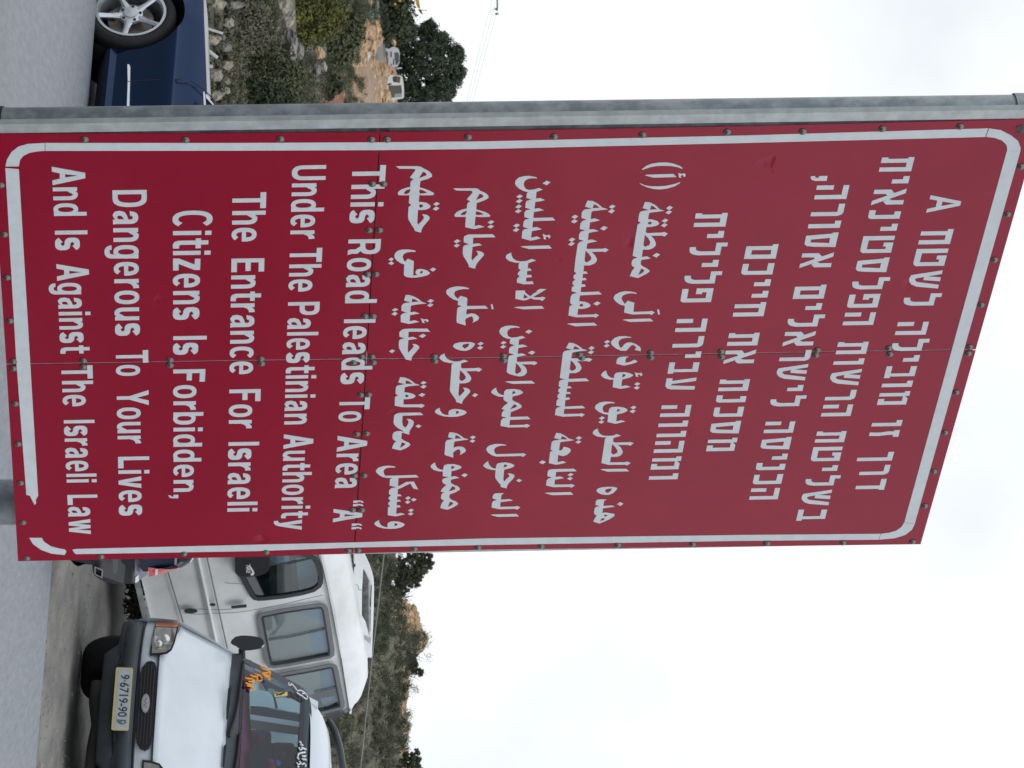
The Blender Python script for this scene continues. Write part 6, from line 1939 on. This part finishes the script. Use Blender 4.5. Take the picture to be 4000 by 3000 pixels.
for i, (x, y, w_, h_, lb, mt_, Y) in enumerate(RK3):
    U, V = r3(x, y)
    rock(U, V, Y, h_ / 3.95 * 1.1, w_ / 3.95 * 1.1, mt_, 180 + i, lb, group='orange rocks by the dirt track')
def rubble():
    rng = random.Random(9)
    for mt_, zs in ((M_ROCKO, [((80, 265), (1352, 1490), 190, 26), ((235, 440), (1452, 1530), 110, 26), ((290, 440), (1245, 1345), 26, 20), ((2325, 2470), (1560, 1640), 130, 22), ((2480, 2540), (1620, 1662), 40, 20), ((2640, 3020), (1560, 1600), 60, 18)]), (M_ROCKG, [((150, 330), (1150, 1290), 90, 24), ((-40, 430), (765, 880), 40, 22), ((-40, 240), (1020, 1140), 40, 26)])):
        mb = MB()
        for (u0, u1), (v0, v1), n, s_ in zs:
            for _ in range(n):
                U, V = rng.uniform(u0, u1), rng.uniform(v0, v1)
                if mt_ is M_ROCKO and U < 270 and V > 1505 - (U - 90) * .28:
                    continue
                y = next((q for q in [30 + .5 * i for i in range(400)] if hill_V(U, q) >= V), None)
                if y is None:
                    continue
                k = y / F
                q = P(U, hill_V(U, y), y)
                bm = bmesh.new()
                bmesh.ops.create_icosphere(bm, subdivisions=2, radius=1.0)
                r = s_ * k * rng.uniform(.25, .6)
                of = V3((rng.uniform(-9, 9), rng.uniform(-9, 9), 0))
                vs = []
                for v in bm.verts:
                    g_ = 1 + .5 * noise.noise(v.co * 1.3 + of)
                    vs.append(q + V3((v.co.x * r * 1.3 * g_, v.co.y * r * g_, v.co.z * r * .9 * g_)))
                mb.add(vs, [tuple(v.index for v in f.verts) for f in bm.faces])
                bm.free()
        mb.obj('rubble', mt_, None, kind='stuff')
rubble()
# gravel and grit on the verge
def grit():
    rng = random.Random(21)
    mb = MB()
    for _ in range(2600):
        t = rng.uniform(-3.5, 3.6)
        d = rng.uniform(.05, 1) ** 1.5 * 7
        q = _e0 + ED * (2.7 + t) + EN * d
        r = rng.uniform(.005, .014) * (1 + .9 * (rng.random() < .04))
        zq = ground_z(q.x, q.y)
        o = V3((q.x, q.y, zq + r * .2))
        a = rng.uniform(0, 3)
        c_, s_ = math.cos(a) * r, math.sin(a) * r
        mb.add([o + V3((c_, s_, 0)), o + V3((-s_, c_, 0)), o + V3((-c_, -s_, 0)), o + V3((s_, -c_, 0)), o + V3((0, 0, r * .7)), o - V3((0, 0, r))], [(0, 1, 4), (1, 2, 4), (2, 3, 4), (3, 0, 4)])
    mb.obj('gravel', mat('gravel', (.26, .25, .23), rough=.95, col2=(.11, .105, .10), vs=9, coords='Object'), None, kind='stuff')
    mb = MB()
    for _ in range(90):              # dry grass under the minibus sill
        U, V = rng.uniform(2260, 2420), rng.uniform(505, 560)
        q = P(U, V, 27.5)
        leaves(rng, [(q, .07)], 12, .035, 1, mb)
    mb.obj('verge_grass', M_GREY, None, kind='stuff')
grit()

# ---- round tree on the left skyline
def tree(name, label, U, V, Y, w_, h_, mt, seed, leaf, n, per, trunk_px, lobes, group=None, cr=.13, squash=.8):
    rng = random.Random(seed)
    k = Y / F
    base = P(U, V, Y)
    root = thing(name, label, 'tree', base, group)
    tr = MB()
    H = h_ * k
    top = base + V3((0, 0, H * .45))
    tr.tube([base - V3((0, 0, .6)), base + V3((.03 * H, 0, H * .2)), top], [trunk_px * k, trunk_px * k * .8, trunk_px * k * .5], 10)
    cl = []
    for (lx, lz, lr) in lobes:       # lobe centres in fractions of width and height
        c = base + V3((lx * w_ * k, rng.uniform(-.25, .25) * w_ * k, lz * H))
        tr.tube([base + V3((0, 0, H * .15)), lerp(base + V3((0, 0, H * .3)), c, .5) + V3((0, 0, -.04 * H)), c], [trunk_px * k * .5, trunk_px * k * .3, trunk_px * k * .08], 7)
        R_ = lr * w_ * k
        for _ in range(n):
            d = V3((rng.gauss(0, 1), rng.gauss(0, 1), rng.gauss(0, 1))).normalized()
            p = c + V3((d.x, d.y, d.z * squash)) * R_ * (rng.random() ** .4)
            cl.append((p, w_ * k * cr * rng.uniform(.35, .75)))
            if rng.random() < .4:
                tr.tube([lerp(c, p, .3), p], [trunk_px * k * .10, trunk_px * k * .03], 5)
    v, f = leaves(rng, cl, per, leaf, 1)
    obj('crown', v, f, mt, root)
    tr.obj('trunk', M_BARK, root, smooth=True)
    return root
tree('round_tree', 'dark round-crowned tree standing on the skyline behind the two cars', 262, 1515, 205, 350, 315, M_TREEL, 31, .13, 74, 56, 7,
     [(-.08, .45, .27), (.20, .42, .26), (-.28, .40, .22), (.05, .66, .25), (-.20, .64, .17), (.26, .62, .19), (.04, .86, .15), (.22, .78, .12), (-.12, .84, .10), (.38, .42, .17), (-.40, .52, .12), (.36, .22, .2), (-.02, .2, .3), (-.32, .16, .2), (-.34, .70, .08)], cr=.075)
# ---- right skyline trees
TG = 'pines on the right skyline'
tree('pine_tree', 'tall leaning pine nearest the red board on the right skyline', 2215, 1530, 112, 200, 175, M_PINE, 41, .06, 60, 60, 5,
     [(-.32, .55, .22), (-.1, .78, .2), (.1, .6, .22), (.25, .5, .2), (.0, .35, .3), (.3, .25, .22), (-.42, .86, .1), (.42, .2, .15)], TG, cr=.07)
tree('pine_tree', 'small wispy pine right of the rocky outcrop on the skyline', 2590, 1575, 114, 120, 85, M_PINE, 42, .05, 40, 50, 3.5,
     [(-.2, .4, .26), (.15, .5, .22), (.3, .8, .12), (0, .2, .3), (-.35, .3, .18)], TG, cr=.09)
tree('pine_tree', 'bushy pine at the right edge of the skyline', 2990, 1560, 108, 150, 110, M_PINE, 43, .06, 44, 54, 4,
     [(-.2, .5, .28), (.15, .6, .26), (.3, .3, .24), (0, .25, .34)], TG, cr=.09)
# ---- the scrub that covers the right-hand slope, one mass
def maquis():
    rng = random.Random(77)
    mbs = [MB(), MB(), MB()]
    for _ in range(760):
        U = rng.uniform(2080, 3080)
        y = rng.uniform(36, 116)
        V = hill_V(U, y)
        if 2325 < U < 2470 and V > 1560 or (U > 2480 and V > 1612) or (U > 2640 and V > 1572):
            if rng.random() < .82:
                continue
        k = y / F
        q = P(U, V, y)
        q.z = ground_z(q.x, q.y)
        r = rng.uniform(26, 60) * k
        cl = [(q + V3((rng.uniform(-1, 1) * r, rng.uniform(-1, 1) * r, r * rng.uniform(.0, .9))), r * rng.uniform(.3, .55)) for _ in range(5)]
        kd = 0 if noise.noise(V3((U * .006, V * .012, 0))) + rng.uniform(-.25, .25) > -.05 else 1
        if rng.random() < .14:
            kd = 2
        leaves(rng, cl, 70, max(.03, 4.2 * k), 1, mbs[kd])
    for mb_, m_ in zip(mbs, (M_PINE, M_DARKL, M_GREY)):
        obj('hillside_scrub', mb_.v, mb_.f, m_, None, kind='stuff')
    tw = MB()
    for _ in range(60):              # bare twigs that stick out against the sky
        U = rng.choice([rng.uniform(2300, 2345), rng.uniform(2540, 2640), rng.uniform(2200, 2330)])
        y = rng.uniform(110, 117)
        q = P(U, hill_V(U, y) + 6, y)
        a = rng.uniform(-1, 1)
        l = rng.uniform(.25, .75)
        tw.tube([q, q + V3((a * .3 * l, 0, l * .6)), q + V3((a * .8 * l, 0, l))], [.012, .009, .004], 4)
    tw.obj('bare_twigs', M_BARK, None, kind='stuff')
maquis()
# ================================================================ far vehicles, scrap, stakes, wires
def r3p(s_):
    return [(1300 + float(a) / 3.95, float(b) / 3.95) for a, b in (q.split(',') for q in s_.split())]
M_SILV = paint('silver_paint', (0.50, 0.52, 0.53), metal=.3, rough=.4, coat=.5)
M_REDL = mat('far_red_lens', (0.35, 0.02, 0.03), rough=.3)
def facing(mb, s_, Y, front, t):
    """traced shape at distance Y - front, t metres thick"""
    o = P(200, 1520, Y - front)
    n = V3((0, -1, 0))
    return mb.slab(r3p(s_), [], lambda V, U, h: hit(U, V, o - n * (t - h), n), t)

def silver_car():
    Y = 168.0
    root = thing('silver_car', 'silver saloon car seen from behind on the track under the round tree', 'car', P(210, 1495, Y))
    b = fixn(facing(MB(), '800,680 800,1020 850,1035 900,1030 960,1030 985,1035 1010,1000 1030,960 1030,800 1010,750 960,725 925,720 880,745 850,755', Y, 0, 4.0).obj('body', M_SILV, root, bevel=.12, seg=3))
    fixn(facing(MB(), '950,815 1000,805 1022,830 1025,950 1000,985 975,1010 965,960', Y, .02, .03).obj('rear_window', M_BGLASS, root))
    fixn(facing(MB(), '890,795 912,800 912,880 892,885', Y, .03, .04).obj('taillight', M_REDL, root))
    fixn(facing(MB(), '895,985 912,990 910,1022 897,1020', Y, .03, .04).obj('taillight', M_REDL, root))
    fixn(facing(MB(), '770,800 800,790 850,800 855,1010 800,1020 775,960', Y, .10, .2).obj('rear_bumper', mat('dusty_bumper', (.10, .09, .085), rough=.7), root, bevel=.05))
    fixn(facing(MB(), '845,850 875,850 875,905 845,905', Y, .12, .02).obj('number_plate', mat('far_plate', (.5, .42, .35), rough=.6), root))
    fixn(facing(MB(), '940,905 950,905 945,1000 930,1000', Y, .03, .02).obj('boot_gap', M_PLAST, root))
    for x in (720, 955):
        fixn(MB().lathe([(.1, -.1), (.3, -.1), (.33, -.06), (.33, .1), (.1, .1)], P(x / 3.95 * .97 + 6, 1300 + 788 / 3.95, Y + .2), (1, 0, 0), 20).obj('tyre', M_TYRE, root))
    return root
silver_car()

def grey_jeep():
    Y = 176.0
    root = thing('grey_car', 'small grey car partly hidden on the left of the silver saloon', 'car', P(172, 1497, Y))
    fixn(facing(MB(), '790,660 850,655 900,660 920,690 915,740 890,760 800,760', Y, 0, 3.6).obj('body', M_SILV, root, bevel=.1, seg=3))
    fixn(facing(MB(), '770,650 790,640 870,655 860,670 800,680 780,700', Y, .08, .15).obj('spare_tyre', M_TYRE, root))
    fixn(facing(MB(), '868,680 905,685 908,735 872,750', Y, .02, .03).obj('rear_window', M_BGLASS, root))
    return root
grey_jeep()

def far_van():
    Y = 160.0
    root = thing('white_minivan', 'white minivan with its side door open on the track right of the silver car', 'van', P(340, 1510, Y))
    ol = '855,1180 905,1160 960,1168 1040,1165 1075,1190 1090,1280 1100,1380 1098,1500 1080,1522 890,1548 880,1545 870,1520 850,1480 845,1320'
    hole = r3p('855,1320 1055,1315 1065,1400 1062,1495 900,1510 880,1490 852,1440')
    h2 = r3p('920,1190 930,1265 1035,1280 1045,1195 1030,1180 960,1172')
    o = P(200, 1520, Y)
    n = V3((0, -1, 0))
    mb = MB().slab(r3p(ol), [hole, h2], lambda V, U, h: hit(U, V, o - n * (.12 - h), n), .12)
    M_FW = mat('far_white', (.70, .71, .70), rough=.5, var=.1, vs=2)
    fixn(mb.obj('body', M_FW, root))
    fixn(facing(MB(), '850,1165 1080,1170 1098,1500 870,1535', Y, -1.75, .1).obj('far_side', mat('far_van_inside', (.13, .12, .10), rough=.9), root))
    fixn(facing(MB(), '1072,1190 1090,1280 1100,1380 1098,1500 1085,1510 1065,1400 1055,1300', Y, -1.7, 1.7).obj('roof', M_FW, root))
    fixn(facing(MB(), '910,1180 985,1175 990,1270 925,1265', Y, -.4, .3).obj('seat', mat('brown_seat', (.12, .085, .07), rough=.9), root))
    facing(MB(), '955,1450 1060,1440 1062,1495 950,1505', Y, -.6, .05).obj('door_glass', mat('far_glass', (.30, .37, .38), rough=.2), root)
    fixn(facing(MB(), '840,1290 905,1285 905,1310 850,1315', Y, .02, .05).obj('door_track', M_PLAST, root))
    return root
far_van()

def panel_obj(name, label, cat, s_, Y, mt, t=.05, group=None, lean=0.0):
    pts = r3p(s_)
    cv = sum(p[0] for p in pts) / len(pts)
    cu = sum(p[1] for p in pts) / len(pts)
    o = P(cu, cv, Y)
    n = V3((0, -math.cos(lean), math.sin(lean)))
    mb = MB().slab(pts, [], lambda V, U, h: hit(U, V, o + n * h, n), t)
    ob = mb.obj(name, mt, None)
    fixn(ob)
    # give it an origin of its own
    for v in ob.data.vertices:
        v.co -= o
    ob.location = o
    setp(ob, label=label, category=cat, group=group)
    return ob
M_SCR = mat('scrap_white', (.55, .58, .58), rough=.5, var=.25, vs=2)
M_SCRG = mat('scrap_grey', (.33, .36, .37), rough=.45, var=.3, vs=3)
panel_obj('metal_sheet', 'white car body panel lying on the orange rocks', 'scrap', '470,640 500,610 510,680 530,740 520,800 480,830 450,800 445,720', 130, M_SCR, .06, 'scrap on the dirt bank', .5)
panel_obj('scrap_bonnet', 'grey car bonnet lying on the dirt track nearest the post', 'scrap', '360,1220 430,1170 480,1200 470,1240 440,1340 420,1350 370,1320', 134, M_SCRG, .08, 'scrap on the dirt bank', .6)
panel_obj('scrap_engine', 'dark greasy engine parts heaped between the white panel and the grey bonnet', 'scrap', '370,1110 440,1000 520,820 600,800 590,850 540,960 500,1020 480,1100 410,1160', 133.5, mat('greasy_parts', (.10, .11, .11), rough=.5, col2=(.45, .47, .47), vs=4, lo=.5, hi=.7), .25, 'scrap on the dirt bank', .7)
panel_obj('scrap_headlamp', 'small white round lamp in the engine heap', 'scrap', '530,845 560,850 575,870 560,890 530,885 520,865', 132.5, M_SCR, .12, 'scrap on the dirt bank', .5)
def bent_tube():
    c = P(330, 1420, 132.6)
    o = MB()
    o.tube([q - c for q in [P(U, V, 132.6) for V, U in r3p('430,1335 480,1375 520,1392 515,1320 500,1240')]], .05, 6)
    ob = o.obj('bent_tube', M_SCR, None)
    ob.location = c
    setp(ob, label='bent white metal frame leaning on the grey bonnet', category='scrap', group='scrap on the dirt bank')
bent_tube()
panel_obj('green_drum', 'pale green plastic drum among grey rubbish at the top left', 'drum', '555,190 575,170 600,150 630,160 640,200 635,270 590,295 560,280 550,240', 137, mat('pale_green_plastic', (.24, .36, .28), rough=.6, var=.2, vs=3), .5, None, .2)
panel_obj('rubbish_heap', 'grey rubbish heap beside the pale green drum', 'rubbish', '470,200 500,120 560,90 600,140 560,170 550,260 540,340 490,360 460,300', 137.3, mat('grey_rubbish', (.36, .35, .35), rough=.8, col2=(.14, .13, .12), vs=5), .4, None, .6)
panel_obj('white_post', 'short white post standing between the silver car and the minivan', 'post', '985,1045 1060,1038 1070,1050 1065,1062 985,1068', 163, M_SCR, .12)
panel_obj('red_sack', 'dark red sack beside the minivan', 'sack', '880,1090 905,1070 935,1095 935,1130 900,1150 875,1140', 158, mat('red_sack', (.22, .03, .05), rough=.8, var=.3, vs=6), .4)

def yellow_machine():
    Y = 150.0
    root = thing('yellow_machine', 'yellow building machine showing its cab roof above the thicket at the top left', 'digger', P(-60, 1560, Y))
    M_Y = mat('machine_yellow', (.52, .33, .02), rough=.5, var=.3, vs=3)
    fixn(facing(MB(), '1260,-420 1275,-60 1285,60 1310,120 1340,140 1350,125 1330,0 1325,-60 1330,-420', Y, 0, 2.2).obj('cab_roof', M_Y, root, bevel=.06))
    fixn(facing(MB(), '1315,150 1350,140 1370,160 1390,228 1375,222 1340,190', Y, .1, .5).obj('roof_lamp', mat('machine_brown', (.12, .075, .03), rough=.6), root))
    mb = MB()
    mb.tube([P(U, V, Y - .05) for V, U in r3p('1345,150 1370,155 1450,160')], .018, 6)
    mb.obj('aerial', M_PLAST, root)
    fixn(facing(MB(), '900,-420 900,-150 1265,-120 1270,-420', Y, -.1, 2.0).obj('cab', M_Y, root, bevel=.06))
    for x in (-520, -180):
        mb = MB()
        mb.lathe([(.2, -.3), (.75, -.3), (.8, -.2), (.8, .2), (.75, .3), (.2, .3)], P(x / 3.95, 1500, Y - .4), (0, 1, 0), 24)
        fixn(mb.obj('wheel', M_TYRE, root))
yellow_machine()
# flecks of orange litter caught in the thicket
for i, (x, y, lb) in enumerate(((965, 65, 'orange rag caught in the thicket below the yellow machine'), (1040, 12, 'small orange rag at the left edge of the thicket'))):
    panel_obj('orange_rag', lb, 'rag', ' '.join('%d,%d' % (x + a, y + b) for a, b in ((-22, -20), (15, -16), (22, 5), (5, 22), (-18, 14))), 146, mat('orange_cloth', (.62, .27, .02), rough=.8), .06)

# white stakes behind the blue car
M_STK = mat('stake_white', (.66, .66, .64), rough=.7, var=.3, vs=12)
for a, b, r, lb in (((800, 108), (871, 131), .0105, 'tall slanting white stake behind the blue car bonnet'), ((810, 195), (849, 226), .015, 'thick white stake leaning behind the blue car wing'), ((815, 258), (832, 260), .014, 'short white stake stub behind the blue car')):
    Y = 30.0
    c = P(a[1], a[0], Y)
    d = P(b[1], b[0], Y) - c
    ob = fixn(MB().tube([d * -1.2, d * .3, d * 1.0], r * 1.3, 10).obj('white_stake', M_STK, None, smooth=False))
    ob.location = c
    setp(ob, label=lb, category='stake', group='white stakes behind the blue car')

# overhead lines
def power_pole():
    Y = 120.0
    k = Y / F
    base = P(-420, 1480, Y)
    root = thing('power_pole', 'power pole arm with two green glass insulators poking in at the top left sky', 'pole', base)
    tp = P(-420, 1990, Y)
    M_POLE = mat('pole_wood', (.14, .11, .08), rough=.9, var=.3, vs=5)
    fixn(MB().tube([base - V3((0, 0, 1)), lerp(base, tp, .5), tp], [.16, .14, .12], 12).obj('post', M_POLE, root, smooth=True))
    mb = MB()
    mb.tube([P(-440, 1944, Y), P(-100, 1944, Y), P(42, 1942, Y)], .032, 8)
    mb.obj('cross_arm', mat('arm_olive', (.12, .13, .045), rough=.7), root)
    M_INS = mat('insulator_green', (.12, .26, .24), rough=.2, coat=.6)
    for U, V in ((35, 1938), (54, 1940)):
        c = P(U, V, Y)
        fixn(MB().lathe([(.02, .09), (.055, .05), (.03, .03), (.06, 0), (.03, -.02), (.05, -.05), (.01, -.07)], c, (0, 0, 1), 14).obj('insulator', M_INS, root, smooth=True))
    mb = MB()
    mb.tube([P(U, V, Y) for V, U in ((1932, 37), (1920, 38), (1912, 47), (1918, 56), (1930, 58))], .008, 5)
    mb.obj('jumper', mat('jumper_wire', (.45, .47, .47), rough=.5), root)
power_pole()
M_WIRE = mat('pale_wire', (.62, .64, .64), rough=.5)
for i, (v0, u0, v1, lb) in enumerate(((1922, 0, 1819, 'lowest of the three thin power lines in the left sky'), (1921, 62, 1830, 'middle one of the three thin power lines in the left sky'), (1938, 58, 1842, 'highest of the three thin power lines in the left sky'))):
    a = P(u0, v0, 120)
    b = P(415, v1, 119)
    d = b - a
    pts = [a + d * t - V3((0, 0, .02 * math.sin(math.pi * min(1, t)))) for t in (-1.5, 0, .25, .5, .75, 1.0, 3.0)]
    ob = MB().tube([q - a for q in pts], .007, 5).obj('power_line', M_WIRE, None)
    ob.location = a
    setp(ob, label=lb, category='wire', group='power lines in the left sky')
a, b = P(2160, 1500, 34), P(3000, 1408, 33)
ob = MB().tube([(b - a) * -1.6, V3((0, 0, 0)), (b - a) * .5 - V3((0, 0, .006)), b - a, (b - a) * 2.2], .0095, 8).obj('cable', mat('grey_cable', (.22, .22, .21), rough=.6), None)
ob.location = a
setp(ob, label='grey overhead cable crossing in front of the right-hand scrub slope', category='cable')
